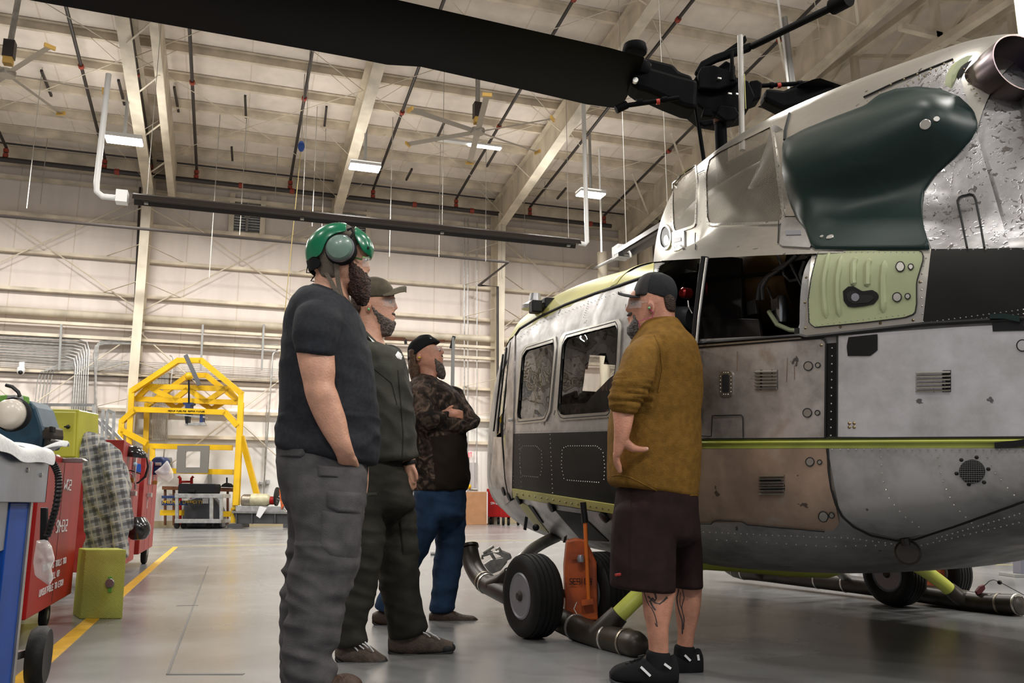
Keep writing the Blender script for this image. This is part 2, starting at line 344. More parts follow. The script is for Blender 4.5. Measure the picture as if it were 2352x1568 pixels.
# ---------------- sprinkler pipes ----------------
yp = YW - .9; zp = 12.12
t = thing('sprinkler_main', 'thick black sprinkler main running along the top of the wall', 'pipe', (0, yp, zp))
MB().tube([(-29, yp, zp), (at_Y(1404, 528, yp).x, yp, zp)], .085, 10).build('pipe', M['pipe'], t, smooth=True)
b = MB()
for x in (-4.2, -.1, 1.7, 6.3, 8.6, 10.2, 13.7): b.tube([(x - .08, yp, zp), (x + .08, yp, zp)], .105, 10)
b.build('coupling', M['pipered'], t)
tag(MB().tube([(-29, yp + .1, zp + .62), (15.3, yp + .1, zp + .62)], .035, 8).build('small_pipe', M['pipe']), 'thin black pipe above the sprinkler main along the wall', 'pipe')
BL = ['black sprinkler branch line leaving the picture at far left', 'black sprinkler branch line right of the left ceiling fan', 'black sprinkler branch line just left of the leftmost big rafter', 'black sprinkler branch line right of the leftmost big rafter',
      'black sprinkler branch line above the blue hoist reel', 'black sprinkler branch line left of the middle ceiling fan', 'black sprinkler branch line passing behind the middle ceiling fan', 'black sprinkler branch line right of the middle ceiling fan', 'black sprinkler branch line nearest the hangar doors']
for i, (px, py) in enumerate(((14, 345), (243, 345), (345, 400), (453, 372), (668, 395), (857, 440), (1048, 432), (1217, 458), (1387, 480))):
    x = at_Y(px, py, yp).x; t = thing('sprinkler_branch', BL[i], 'pipe', (x, yp, zp))
    zt = roof_z(yp) - .42
    MB().tube([(x, yp, zp), (x, yp, zt), (x, yp - .02, zt + .02), (x, -8, roof_z(-8) - .42)], .05 if i != 2 else .07, 8).build('pipe', M['pipe'], t, smooth=True)
    c = MB(); c.tube([(x, yp, zp + .08), (x, yp, zp + .2)], .085, 8); c.tube([(x, yp, zt - .15), (x, yp, zt - .03)], .085, 8)
    for k in (5.5, 12, 19): c.tube([(x, yp - k, roof_z(yp - k) - .42), (x, yp - k - .12, roof_z(yp - k - .12) - .42)], .08, 8)
    c.build('coupling', M['pipered'], t)
# short dark drop rods (sprinkler hangers)
for i, (px0, py0, px1, py1) in enumerate(((95, 162, 118, 220), (272, 184, 286, 240), (108, 290, 125, 327), (400, 200, 410, 256), (563, 220, 565, 270), (750, 245, 745, 292), (532, 338, 534, 368), (1020, 282, 1000, 325), (1140, 345, 1118, 382), (946, 388, 933, 413), (1300, 432, 1280, 456))):
    Y = 24 if py0 < 300 else 28
    z = roof_z(Y) - .5; a = CAM + ray(px0, py0) * ((z - CH) / ray(px0, py0).z); c_ = CAM + ray(px1, py1) * ((z - CH) / ray(px1, py1).z)
    tag(MB().bar(a, c_, .07, .07).build('unistrut_rail', M['pipe']), 'short dark strut rail hung under the roof, among several alike', 'strut', 'short strut rails under the roof')
# thin hanging rods
for i, (px, y0, y1, Y) in enumerate(((80, 310, 480, 26), (112, 290, 470, 30), (503, 300, 640, 27), (560, 380, 540, 27), (903, 250, 590, 26), (1012, 300, 590, 27), (1116, 420, 600, 27), (1550, 300, 430, 28), (1250, 300, 470, 29), (1152, 430, 640, 30), (640, 300, 460, 29), (722, 400, 520, 26), (745, 380, 520, 27), (1205, 480, 600, 30))):
    a = at_Y(px, y0, Y); c_ = at_Y(px, y1, Y); tag(MB().tube([(a.x, Y, roof_z(Y) + .02), (a.x, Y, c_.z)], .012, 5).build('hanger_rod', M['wire']), 'thin metal rod hanging from the roof, one of many alike', 'rod', 'thin hanger rods')
# ---------------- gas heaters ----------------
def heater(a, b_, label):
    a = Vector(a); b_ = Vector(b_); t = thing('radiant_tube_heater', label, 'heater', a); d = (b_ - a).normalized(); side = d.cross(Vector((0, 0, 1))).normalized()
    prof = [(-.24, -.10), (-.17, .04), (-.08, .10), (.08, .10), (.17, .04), (.24, -.10), (.22, -.10), (.15, .02), (.07, .08), (-.07, .08), (-.15, .02), (-.22, -.10)]
    g = MB(); g.loft([[p + side * x + Vector((0, 0, z)) for x, z in prof] for p in (a, b_)]); g.build('reflector', M['heater'], t)
    MB().tube([a + d * .2, b_ - d * .1], .055, 10).build('burner_tube', M['heater'], t, smooth=True)
    L = (b_ - a).length; k = int(L // 3)
    for i in range(k + 1):
        p = a + d * (.3 + (L - .6) * i / max(1, k)); g = MB(); g.box(p + Vector((0, 0, -.11)), (.09, .09, .04)); g.tube([p, (p.x, p.y, roof_z(p.y) - .2)], .008, 5); g.build('hanger', M['wire'], t)
    return t, d
YH = 21.5
ha = at_Y(306, 456, YH); hb = at_Y(1328, 556, YH); hb.z = ha.z = (ha.z + hb.z) / 2
t, d = heater(ha, hb, 'long black radiant tube heater hung across the hall over the green helmet')
g = MB(); g.box(ha + Vector((-.25, 0, -.02)), (.26, .3, .3)); g.build('burner_box', M['white'], t)
g = MB(); p = ha + Vector((-.4, 0, -.05)); g.tube([p, p + Vector((-.28, 0, 0)), p + Vector((-.42, 0, .12)), p + Vector((-.44, 0, .35)), p + Vector((-.40, 0, 3.2))], .07, 10); g.build('flue_pipe', M['white'], t, smooth=True)
g = MB(); p = hb + Vector((0, 0, 0)); g.tube([p, p + Vector((.22, 0, -.02)), p + Vector((.28, 0, .05)), (p.x + .25, p.y, roof_z(p.y) - .2)], .065, 10); g.build('exhaust_pipe', M['white'], t, smooth=True)
p0 = at_D(1432, 577, 19); p1 = at_D(1545, 510, 15)
t, d = heater(p0, p1, 'second radiant tube heater running towards the camera above the cockpit roof')
g = MB(); q = p0 - d * .2; g.box(q, (.34, .34, .3)); g.build('burner_box', M['galv'], t)
g = MB(); q = p0 - d * .4; g.tube([q, q - d * .3 + Vector((0, 0, -.06)), at_Y(1362, 617, YW - .4)], .05, 8); g.build('flue_pipe', M['galvd'], t, smooth=True)
# thin black gas line
Y2 = 27.5; a = at_Y(0, 500, Y2); c_ = at_Y(1168, 598, Y2); z = (a.z + c_.z) / 2
g = MB().tube([(-20, Y2, z), (c_.x, Y2, z), at_Y(1100, 655, YW - .9), at_Y(1143, 658, YW - 1.2), (at_Y(1143, 700, YW - 1.2).x, YW - 1.2, .3)], .05, 8)
tag(g.build('gas_pipe', M['pipe'], smooth=True), 'thin black gas pipe crossing the wall and dropping beside the column left of the nose', 'pipe')
# ---------------- wall conduits ----------------
gal = M['galv']
def conduit(pts, r=.03, label=None, Y=YW - .3, grp='conduit runs on the back wall'):
    P = [at_Y(x, y, Y) for x, y in pts]
    Q = [P[0]]
    for i in range(1, len(P) - 1):
        a, b_, c_ = P[i - 1], P[i], P[i + 1]; ra = min(.35, (a - b_).length * .4, (c_ - b_).length * .4)
        Q += [b_ + (a - b_).normalized() * ra, b_ * .6 + (a + (b_ - a) * (1 - ra / (a - b_).length)) * .2 + (c_ + (b_ - c_) * (1 - ra / (c_ - b_).length)) * .2, b_ + (c_ - b_).normalized() * ra]
    Q.append(P[-1])
    return tag(MB().tube(Q, r, 6).build('conduit', gal, smooth=True), label or 'grey metal conduit on the left part of the back wall, one of a bundle', 'conduit', grp)
for k in range(7): conduit([(-60, 768 + k * 6), (205 - k * 5, 781 + k * 6.5), (196 - k * 6, 1010)], .028, 'thick conduit running along the left wall and bending down above the aluminium steps', grp='thick bent conduits on the left wall')
for k in range(7): conduit([(-60, 812 + k * 4), (160 + k * 0, 822 + k * 4), (640, 848 + k * 4)], .012, 'hair-thin conduit running level behind the gantry peak', grp='thin level conduits')
for k in range(5): conduit([(330, 830 + k * 3), (125 - k * 9, 833 + k * 4), (108 - k * 7, 930)], .016, 'thin conduit bending down right of the white security camera', grp='thin bent conduits by the camera')
for k in range(3): conduit([(640, 808 - k * 8), (225 - k * 5 + 0, 779 + k * 5), (222 + k * 6 - 8, 1010)], .03, 'shiny conduit coming from the right and bending down left of the column', grp='shiny conduits left of the column')
for k in range(11): conduit([(352 + k * 3.4, 850), (350 + k * 3.4, 1010)], .018, 'thin vertical conduit in the bundle right of the column behind the gantry', grp='conduit bundle right of the column')
conduit([(390, 816), (398, 820), (375, 1060)], .025, 'conduit dropping behind the yellow gantry peak'); conduit([(640, 800), (627, 812), (606, 1120)], .03, 'conduit dropping to the outlet right of the yellow gantry')
conduit([(613, 930), (606, 1135)], .02, 'thin conduit to the red switch right of the yellow gantry')
conduit([(322, 430), (304, 840), (290, 1050)], .045, 'black vertical pipe just left of the column behind the gantry').data.materials[0] = M['pipe']
for x, a_, c_ in ((1067, 500, 1150), (1075, 500, 1170), (1096, 510, 1110)): conduit([(x, a_), (x - 1, c_)], .022, 'vertical conduit left of the column near the nose', grp='vertical conduits left of the nose')
conduit([(-20, 853), (640, 880)], .025, 'black horizontal pipe low on the left wall').data.materials[0] = M['pipe']
conduit([(-20, 764), (640, 792)], .02, 'long level conduit just under the double wall girt')
for px in (139, 318, 464, 604):
    a = at_Y(px + 2, 745, YW - .45); c_ = at_Y(px - 3, 850, YW - .45)
    tag(MB().bar(a, c_, .07, .04, up=(0, 1, 0)).build('strut_channel', M['galvd']), 'perforated upright strut channel carrying the wall conduits', 'strut', 'strut channels for conduits')
# ---------------- high bay lamps ----------------
def lamp(px, py, wpx, label, Y=25.0, tube=False):
    c = at_Y(px, py, Y); wd = wpx / FPX * depth(c); t = thing('high_bay_lamp', label, 'ceiling lamp', c)
    MB().box(c + Vector((0, 0, .07)), (wd, .5, .12)).build('housing', M['white'], t)
    MB().box(c + Vector((0, 0, -.01)), (wd * .98, .48, .05)).build('diffuser', M['lamp'], t, bevel=.02)
    MB().tube([c + Vector((0, 0, .1)), (c.x, c.y, roof_z(c.y) - .1)], .05 if wpx < 90 and px > 200 else .05, 6).build('stem', M['galvd'], t)
lamp(285, 323, 84, 'bright white high bay lamp beside the leftmost big rafter'); lamp(838, 385, 74, 'bright white high bay lamp above the green helmet'); lamp(1357, 447, 66, 'bright white high bay lamp above the end of the long black heater')
p = at_Y(1075, 325, 24.5); t = thing('strip_lamp', 'slim strip lamp seen behind the middle ceiling fan', 'ceiling lamp', p)
a, c_ = at_Y(996, 318, 24.5), at_Y(1150, 336, 24.5); c_.z = a.z
MB().bar(a, c_, .2, .07).build('housing', M['white'], t); MB().bar(a.lerp(c_, .52) - Vector((0, 0, .05)), c_ - Vector((0, 0, .05)), .17, .04).build('lit_tube', M['lamp'], t)
# ---------------- ceiling fans ----------------
def fan(px, py, z, R, a0, label, n=6, rodx=0):
    d = ray(px, py); c = CAM + d * ((z - CH) / d.z); t = thing('ceiling_fan', label, 'ceiling fan', c)
    MB().lathe([(.18, -.05), (.2, 0), (.2, .08), (.1, .12)], c, n=16).build('hub', M['fan'], t)
    g = MB(); g.bx(c.x - .1, c.x + .1, c.y - .1, c.y + .1, c.z + .25, c.z + .42); g.build('motor', M['fany'], t)
    g = MB(); g.bx(c.x - .12, c.x + .12, c.y - .12, c.y + .12, c.z + .42, c.z + .85); g.build('motor_housing', M['pipe'], t)
    MB().tube([c + Vector((0, 0, .8)), (c.x + rodx, c.y, roof_z(c.y) - .1)], .07, 8).build('downrod', M['galv'], t)
    for k in range(n):
        a = a0 + 2 * PI * k / n; u = Vector((math.cos(a), math.sin(a), 0)); 
        v = Vector((-math.sin(a), math.cos(a), 0)) * .085
        bl = MB(); 
        ring = lambda q: [q - v + Vector((0, 0, -.02)), q + Vector((0, 0, .02)), q + v + Vector((0, 0, .025)), q + Vector((0, 0, .0))]
        bl.loft([ring(c + u * .15), ring(c + u * R)]); bl.build('blade', M['fan'], t)
        bt = MB(); q = c + u * R; bt.box(q + u * .04 + Vector((0, 0, .0)), (.05, .24, .09), Matrix.Rotation(a, 3, 'Z')); bt.build('blade_tip', M['fany'], t)
fan(1097, 303, 10.9, 2.15, .35, 'large six-blade ceiling fan with yellow tips, mid picture below the rotor blade')
fan(15, 170, 10.9, 2.05, .1, 'large ceiling fan with yellow tips at the upper left corner', rodx=.1)
# blue tool reel
p = at_Y(692, 336, 24); t = thing('hose_reel', 'small blue cable reel hanging from the roof left of the green helmet', 'reel', p)
MB().sph(p, (.1, .1, .17)).build('case', mat('reel_blue', (.02, .08, .35), .5), t, smooth=True); MB().tube([p, (p.x, p.y, roof_z(p.y) - .2)], .012, 5).build('hook_wire', M['wire'], t)
MB().tube([p, at_Y(640, 860, 26)], .012, 5).build('cord', mat('yellow_cord', (.55, .42, .15), .6), t)
# ---------------- right hand side: door header, truss ----------------
r = thing('door_portal_frame', 'deep cream steel girder rising to the upper right behind the rotor head', 'steel frame', (15.46, YW - 1, 0))
g = MB()
def pr(y): return roof_z(y) + .05, roof_z(y) - 1.15
for ya, yb_ in ((YW - .3, 20), (20, 8), (8, -10)): g.prism([(15.45, ya, pr(ya)[0]), (15.45, ya, pr(ya)[1] - .25), (15.45, yb_, pr(yb_)[1] - .0), (15.45, yb_, pr(yb_)[0])], (1, 0, 0), .03); g.bar((15.46, ya, pr(ya)[1] - .12), (15.46, yb_, pr(yb_)[1]), .4, .03)
g.build('girder', M['steel'], r)
g = MB(); g.bx(15.3, 15.6, YW - 1.3, YW - .25, 0, 12.2); g.bx(15.75, 15.85, YW - 2.2, YW - .2, 0, 11); g.build('corner_column', M['steel'], r)
g = MB()
for i in range(7):
    y = YW - 3 - i * 3; g.bar((15.3, y, pr(y)[1] - .05), (13.9, y - 1.4, roof_z(y - 1.4) - .3), .07, .02); g.bar((15.3, y, pr(y)[1] - .05), (14.2, y + .6, roof_z(y + .6) - .3), .05, .02)
g.build('brace_strut', M['steel'], r)
struct('wall_right', MB().bx(24, 24.2, -14, YW, 0, 16), mat('dark_wall_panel', (.36, .31, .26), .8), origin=(24, 0, 0))  # plain dark brown wall colour
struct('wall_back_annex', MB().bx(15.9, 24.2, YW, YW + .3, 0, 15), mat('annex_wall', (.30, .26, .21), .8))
b = MB(); b.add([(15.6, YW, 14.2), (24.1, YW, 14.2), (24.1, -14, 15.6), (15.6, -14, 15.6)], [(0, 1, 2, 3)]); b.add([(15.6, YW, 14.3), (24.1, YW, 14.3), (24.1, -14, 15.7), (15.6, -14, 15.7)], [(3, 2, 1, 0)])
struct('ceiling_annex', b, M['roof'], origin=(20, 0, 14))
t = thing('door_truss', 'long cream steel truss running above the rotor head at upper right', 'truss', (18, YW, 11))
for X, zt_, zb_, w_ in ((16.9, 13.6, 12.2, .26), (19.6, 13.7, 11.9, .3)):
    g = MB(); g.bar((X, YW - .05, zt_), (X, -12, zt_ + .6), w_, .2); g.bar((X, YW - .05, zb_), (X, -12, zb_ + .6), w_, .2); g.build('chord', M['steel'], t)
    for i in range(13):
        y = YW - 1 - i * 3.0; MB().bar((X, y, zb_ + .1), (X, y, zt_ + .2), .16, .2).build('post', M['steel'], t)
    g = MB()
    for i in range(12): y = YW - 1 - i * 3.0; g.bar((X, y, zb_ + .1), (X, y - 3, zt_ + .3), .09, .09)
    g.build('diagonals', M['steel'], t)
g = MB()
for i in range(13): y = YW - 1 - i * 3.0; g.bar((15.7, y, 12.5 + i * .04), (23.9, y, 12.3 + i * .04), .16, .16); g.bar((16.9, y, 13.7), (23.9, y - 2, 13.8), .12, .12)
g.build('cross_beams', M['steel'], t)
p = at_X(2372, 40, 16); t = thing('door_window_light', 'bright window strip at the extreme upper right corner', 'window', p)
MB().box(p, (.05, .7, 1.4)).build('pane', mat('daylight_pane', (1, 1, 1), .4, emit=(.85, .9, 1), es=5), t); MB().box(p + Vector((.05, 0, 0)), (.06, .8, 1.5)).build('frame', M['steel'], t)
# hangar door leaves seen in the gap left of the cowling
g = MB()
for i in range(4): g.bx(15.9, 16.1, YW - 3.2 - i * 2.2, YW - 1.2 - i * 2.2, 0, 11 - .1 * i)
tag(g.build('hangar_door_leaf', mat('door_panel', (.25, .22, .19), .6)), 'dark folded hangar door panels right of the corner column', 'door')
# vertical drop tube with flared socket and white rods near corner
a = at_Y(1383, 580, 29); tag(MB().tube([a, (a.x, a.y, 0)], .2, 10).build('down_duct', M['steel'], smooth=True), 'fat cream downpipe on the wall near the hangar corner', 'pipe')
a = at_Y(1382, 579, 26); c_ = at_Y(1376, 300, 26); tag(MB().tube([a, (a.x, 26, roof_z(26) - .1)], .035, 6).build('white_drop_tube', M['white']), 'thin white tube hanging beside the right bright lamp', 'pipe')
# rods of upper right seen behind the rotor mast
a = at_Y(1787, 0, 16); tag(MB().tube([at_Y(1812, 205, 16), at_Y(1785, -20, 16)], .03, 6).build('white_rod', M['white']), 'white slender rod hanging behind the right rotor blade', 'rod')
tag(MB().tube([at_Y(1820, 190, 16), at_Y(1802, 40, 16)], .07, 8).build('grey_drop_pipe', M['galvd']), 'grey pipe stem hanging behind the right rotor blade', 'pipe')
# ---------------- floor markings ----------------
def strip(name, x0, x1, y0, y1, m, label): tag(MB().bx(x0, x1, y0, y1, .0, .003).build(name, M[m]), label, 'floor marking')
strip('floor_stripe', -.85, -.76, 3.2, 16.9, 'yline', 'orange-yellow stripe on the floor beside the red tool cabinets')
strip('floor_line', -12, 15.5, 17.0, 17.06, 'yline2', 'pale yellow line across the floor behind the standing men')
a, c_ = at_floor(2040, 1292), at_floor(2352, 1306); g = MB(); g.bar((a.x, a.y, .0015), (c_.x + 3, c_.y - 1.5, .0015), .05, .003); tag(g.build('floor_line', M['yline2']), 'thin yellow floor line at the far right under the tail', 'floor marking')
M['joint'] = mat('floor_joint', (.12, .115, .11), .6)
g = MB(); g.bar(at_floor(478, 1300) + Vector((0, 0, .001)), at_floor(385, 1548) + Vector((0, 0, .001)), .012, .002); g.bar(at_floor(385, 1548) + Vector((0, 0, .001)), at_floor(560, 1548) + Vector((0, 0, .001)), .03, .002); g.bar(at_floor(405, 1391) + Vector((0, 0, .001)), at_floor(455, 1390) + Vector((0, 0, .001)), .015, .002)
tag(g.build('floor_joint', M['joint']), 'sawn expansion joint in the floor left of the men', 'floor joint')
# ================= HELICOPTER =================
HO = Vector((3.56, 4.38, 0)); _th = math.radians(4.2); _a = math.radians(8)
_u0 = Vector((-math.sin(_a), math.cos(_a), 0)); _z0 = Vector((0, 0, 1)); HP = Vector((-math.cos(_a), -math.sin(_a), 0))
HU = _u0 * math.cos(_th) + _z0 * math.sin(_th); HZ = _z0 * math.cos(_th) - _u0 * math.sin(_th)
def Hw(s, v, z): return HO + HU * s + HP * v + HZ * z
def Hl(p): q = Vector(p) - HO; return q.dot(HU), q.dot(HP), q.dot(HZ)
def at_v(px, py, v):
    d = ray(px, py); return CAM + d * ((v - (CAM - HO).dot(HP)) / d.dot(HP))
def proj(p):
    c = MW @ (Vector(p) - CAM); return 1176 + FPX * c.x / c.z, 784 + FPX * c.y / c.z
def lerp_tab(tab, s):
    """smooth (Catmull-Rom) table lookup, tab sorted ascending"""
    if s <= tab[0][0]: return tab[0][1]
    if s >= tab[-1][0]: return tab[-1][1]
    for i in range(len(tab) - 1):
        if tab[i][0] <= s <= tab[i + 1][0]:
            x0, y0 = tab[i]; x1, y1 = tab[i + 1]; t = (s - x0) / (x1 - x0)
            m0 = (y1 - tab[i - 1][1]) / (x1 - tab[i - 1][0]) if i else (y1 - y0) / (x1 - x0)
            m1 = (tab[i + 2][1] - y0) / (tab[i + 2][0] - x0) if i + 2 < len(tab) else (y1 - y0) / (x1 - x0)
            h = x1 - x0; return (2 * t**3 - 3 * t**2 + 1) * y0 + (t**3 - 2 * t**2 + t) * h * m0 + (-2 * t**3 + 3 * t**2) * y1 + (t**3 - t**2) * h * m1
def inpoly(x, y, P):
    c = False; j = len(P) - 1
    for i in range(len(P)):
        if (P[i][1] > y) != (P[j][1] > y) and x < (P[j][0] - P[i][0]) * (y - P[i][1]) / (P[j][1] - P[i][1]) + P[i][0]: c = not c
        j = i
    return c
# ---- metal materials ----
def alu(name, c1, c2, r=(.28, .5), stain=None, vs=3.0, swirl=0., streak=(1, 1, 1), met=.9, bump=.25):
    m, n, l, b = _bsdf(name); b.inputs['Metallic'].default_value = met
    tc = n.new('ShaderNodeTexCoord'); mp = n.new('ShaderNodeMapping'); mp.inputs['Scale'].default_value = streak; l.new(tc.outputs['Object'], mp.inputs[0])
    nt = n.new('ShaderNodeTexNoise'); nt.inputs['Scale'].default_value = vs; nt.inputs['Detail'].default_value = 8; nt.inputs['Roughness'].default_value = .62; l.new(mp.outputs[0], nt.inputs['Vector'])
    cr = n.new('ShaderNodeValToRGB'); cr.color_ramp.elements[0].position = .36; cr.color_ramp.elements[1].position = .62; cr.color_ramp.elements[0].color = (*c2, 1); cr.color_ramp.elements[1].color = (*c1, 1); l.new(nt.outputs['Fac'], cr.inputs[0])
    col = cr.outputs[0]
    # small dark nicks
    n3 = n.new('ShaderNodeTexNoise'); n3.inputs['Scale'].default_value = 11; n3.inputs['Detail'].default_value = 4; l.new(tc.outputs['Object'], n3.inputs['Vector'])
    c3 = n.new('ShaderNodeValToRGB'); c3.color_ramp.elements[0].position = .70; c3.color_ramp.elements[1].position = .715; c3.color_ramp.elements[0].color = (0, 0, 0, 1); c3.color_ramp.elements[1].color = (.8, .8, .8, 1); l.new(n3.outputs['Fac'], c3.inputs[0])
    mx = n.new('ShaderNodeMixRGB'); mx.inputs[2].default_value = (.035, .03, .028, 1); l.new(c3.outputs[0], mx.inputs[0]); l.new(col, mx.inputs[1]); col = mx.outputs[0]
    if stain:
        n4 = n.new('ShaderNodeTexNoise'); n4.inputs['Scale'].default_value = 4.2; n4.inputs['Detail'].default_value = 5; n4.inputs['Distortion'].default_value = .8; l.new(mp.outputs[0], n4.inputs['Vector'])
        c4 = n.new('ShaderNodeValToRGB'); c4.color_ramp.elements[0].position = .60; c4.color_ramp.elements[1].position = .72; c4.color_ramp.elements[0].color = (0, 0, 0, 1); c4.color_ramp.elements[1].color = (.75, .75, .75, 1); l.new(n4.outputs['Fac'], c4.inputs[0])
        m4 = n.new('ShaderNodeMixRGB'); m4.inputs[2].default_value = (*stain, 1); l.new(c4.outputs[0], m4.inputs[0]); l.new(col, m4.inputs[1]); col = m4.outputs[0]
    l.new(col, b.inputs['Base Color'])
    rr = n.new('ShaderNodeMapRange'); rr.inputs[1].default_value = .3; rr.inputs[2].default_value = .7; rr.inputs[3].default_value = r[1]; rr.inputs[4].default_value = r[0]; l.new(nt.outputs['Fac'], rr.inputs[0])
    ro = rr.outputs[0]
    nb = n.new('ShaderNodeTexNoise'); nb.inputs['Scale'].default_value = 7; nb.inputs['Detail'].default_value = 3; l.new(tc.outputs['Object'], nb.inputs['Vector'])
    bp = n.new('ShaderNodeBump'); bp.inputs['Strength'].default_value = bump; bp.inputs['Distance'].default_value = .012; l.new(nb.outputs['Fac'], bp.inputs['Height'])
    if swirl:
        vo = n.new('ShaderNodeTexNoise'); vo.inputs['Scale'].default_value = 30; vo.inputs['Distortion'].default_value = 1.3; vo.inputs['Detail'].default_value = 2; l.new(tc.outputs['Object'], vo.inputs['Vector'])
        cs = n.new('ShaderNodeValToRGB'); cs.color_ramp.elements[0].position = .56; cs.color_ramp.elements[1].position = .66; l.new(vo.outputs['Fac'], cs.inputs[0])
        b2 = n.new('ShaderNodeBump'); b2.inputs['Strength'].default_value = swirl; b2.inputs['Distance'].default_value = .01; l.new(cs.outputs[0], b2.inputs['Height']); l.new(bp.outputs[0], b2.inputs['Normal']); l.new(b2.outputs[0], b.inputs['Normal'])
        sb = n.new('ShaderNodeMath'); sb.operation = 'MULTIPLY_ADD'; sb.inputs[1].default_value = -.2; l.new(cs.outputs[0], sb.inputs[0]); l.new(ro, sb.inputs[2]); l.new(sb.outputs[0], b.inputs['Roughness'])
    else: l.new(bp.outputs[0], b.inputs['Normal']); l.new(ro, b.inputs['Roughness'])
    return m
A1 = alu('bare_aluminium', (.60, .59, .59), (.33, .32, .31), (.34, .52))
A2 = alu('stained_aluminium', (.62, .58, .56), (.27, .235, .215), (.3, .5), stain=(.32, .22, .12), vs=4, met=.62)
A3 = alu('scratched_aluminium', (.74, .73, .75), (.37, .36, .355), (.30, .5), vs=2.2, met=.62)
A4 = alu('swirl_sanded_aluminium', (.50, .495, .505), (.27, .26, .26), (.30, .46), vs=4, swirl=.11)
A5 = alu('belly_grey', (.46, .45, .445), (.24, .235, .23), (.38, .55), vs=3.4, met=.55)
A6 = alu('tan_anodised_panel', (.46, .33, .245), (.29, .205, .155), (.42, .6), stain=(.42, .38, .33), vs=3, met=.45)
A7 = alu('bright_rubbed_aluminium', (.60, .58, .54), (.42, .40, .36), (.28, .42), vs=2.5, streak=(1, .4, 1))
ABR = alu('engine_bare', (.4, .35, .28), (.22, .19, .16), (.35, .5))
MBLK = mat('black_composite', (.011, .010, .009), .5, var=.3, vscale=5, spec=.22)
MBLK2 = mat('black_satin_paint', (.008, .0075, .008), .38, var=.2, vscale=4, spec=.35)
MROT = mat('rotor_black', (.003, .003, .0034), .6, spec=.06)
MSLV = mat('rivet_metal', (.62, .6, .56), .35, .8)
MBRS = mat('brass_screw', (.30, .24, .14), .4, .8)
MGY = mat('yellow_green_primer', (.50, .47, .10), .5, var=.18, vscale=4)
MGP = mat('zinc_primer_yellow', (.60, .56, .16), .42, var=.12, vscale=3)
MPALE = mat('pale_green_primer', (.40, .44, .25), .52, var=.14, vscale=2.2)
MLIME = mat('lime_primer', (.42, .47, .09), .5, var=.2, vscale=6)
MGRN = mat('dark_green_fibreglass', (.007, .024, .021), .42, var=.12, vscale=2.5, spec=.32)
MGAP = mat('panel_gap', (.008, .008, .008), .7)
def _thin():
    m = bpy.data.materials.new('window_glass'); m.use_nodes = True; n, l = m.node_tree.nodes, m.node_tree.links; n.clear()
    o = n.new('ShaderNodeOutputMaterial'); x = n.new('ShaderNodeMixShader'); t = n.new('ShaderNodeBsdfTransparent'); g = n.new('ShaderNodeBsdfGlossy'); f = n.new('ShaderNodeFresnel'); f.inputs[0].default_value = 1.5
    t.inputs[0].default_value = (.78, .80, .78, 1); g.inputs['Roughness'].default_value = .03; mu = n.new('ShaderNodeMath'); mu.operation = 'MULTIPLY_ADD'; mu.inputs[1].default_value = 1.3; mu.inputs[2].default_value = .05; l.new(f.outputs[0], mu.inputs[0])
    nt = n.new('ShaderNodeTexNoise'); nt.inputs['Scale'].default_value = 2.2; bp = n.new('ShaderNodeBump'); bp.inputs['Strength'].default_value = .25; bp.inputs['Distance'].default_value = .05; l.new(nt.outputs['Fac'], bp.inputs['Height']); l.new(bp.outputs[0], g.inputs['Normal'])
    l.new(mu.outputs[0], x.inputs[0]); l.new(t.outputs[0], x.inputs[1]); l.new(g.outputs[0], x.inputs[2]); l.new(x.outputs[0], o.inputs[0]); return m
MGLS = _thin()
MRUB = mat('tire_rubber', (.009, .0085, .0085), .6, bump=.1, bscale=60, spec=.3)
MRIM = mat('grey_wheel_rim', (.30, .30, .34), .4, .5)
MORG = mat('chipped_orange_paint', (.62, .12, .02), .5, col2=(.30, .06, .02), vscale=7)
MORG2 = mat('orange_rod_paint', (.75, .17, .02), .4)
MSKD = mat('skid_dark_bronze', (.045, .036, .028), .40, .3, var=.3, vscale=8, spec=.5)
MYT = mat('crosstube_primer_yellow', (.56, .60, .10), .42, var=.1, vscale=5)
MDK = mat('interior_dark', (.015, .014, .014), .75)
# ---- hull section tables ----
TW = [(-6, .34), (-4.2, .46), (-3, .60), (-2.3, .76), (-1.83, .93), (-1.155, 1.235), (-.59, 1.395), (.03, 1.465), (1.13, 1.425), (1.82, 1.34), (2.2, 1.27), (2.6, 1.165), (3.0, .99), (3.3, .80), (3.6, .50), (3.76, .25), (3.82, .02)]
TB = [(-6, 1.3), (-3, 1.02), (-2, .86), (-1.3, .66), (-.65, .45), (0, .36), (.64, .31), (1.3, .27), (2.4, .26), (2.9, .32), (3.3, .46), (3.6, .66), (3.82, .84)]
TT = [(-6, 1.9), (-3, 2.0), (-1.8, 1.97), (-1, 2.04), (-.1, 2.12), (.15, 2.15), (.45, 2.24), (.7, 2.27), (1.5, 2.28), (2.3, 2.2), (2.6, 2.08), (2.8, 1.78), (2.98, 1.36), (3.12, 1.2), (3.4, 1.10), (3.65, .97), (3.82, .86)]
def hull_ring(s, n=176, k=1.0):
    w, zb, zt = lerp_tab(TW, s) * k, lerp_tab(TB, s) + (1 - k) * .6, lerp_tab(TT, s) - (1 - k) * .6
    zc = min(1.0, zb + (zt - zb) * .52); pu = (9 if s < 0 else max(4.8, 9 - s * 7)) if s < 2.2 else max(2.6, 4.6 - (s - 2.2) * 3); pl = 2.8
    out = []
    for i in range(n):
        a = 2 * PI * i / n; c, q = math.cos(a), math.sin(a); p = pu if q > 0 else pl
        v = w * math.copysign(abs(c) ** (2 / p), c); z = zc + (zt - zc if q > 0 else zc - zb) * math.copysign(abs(q) ** (2 / p), q)
        out.append(Hw(s, v, z))
    return out
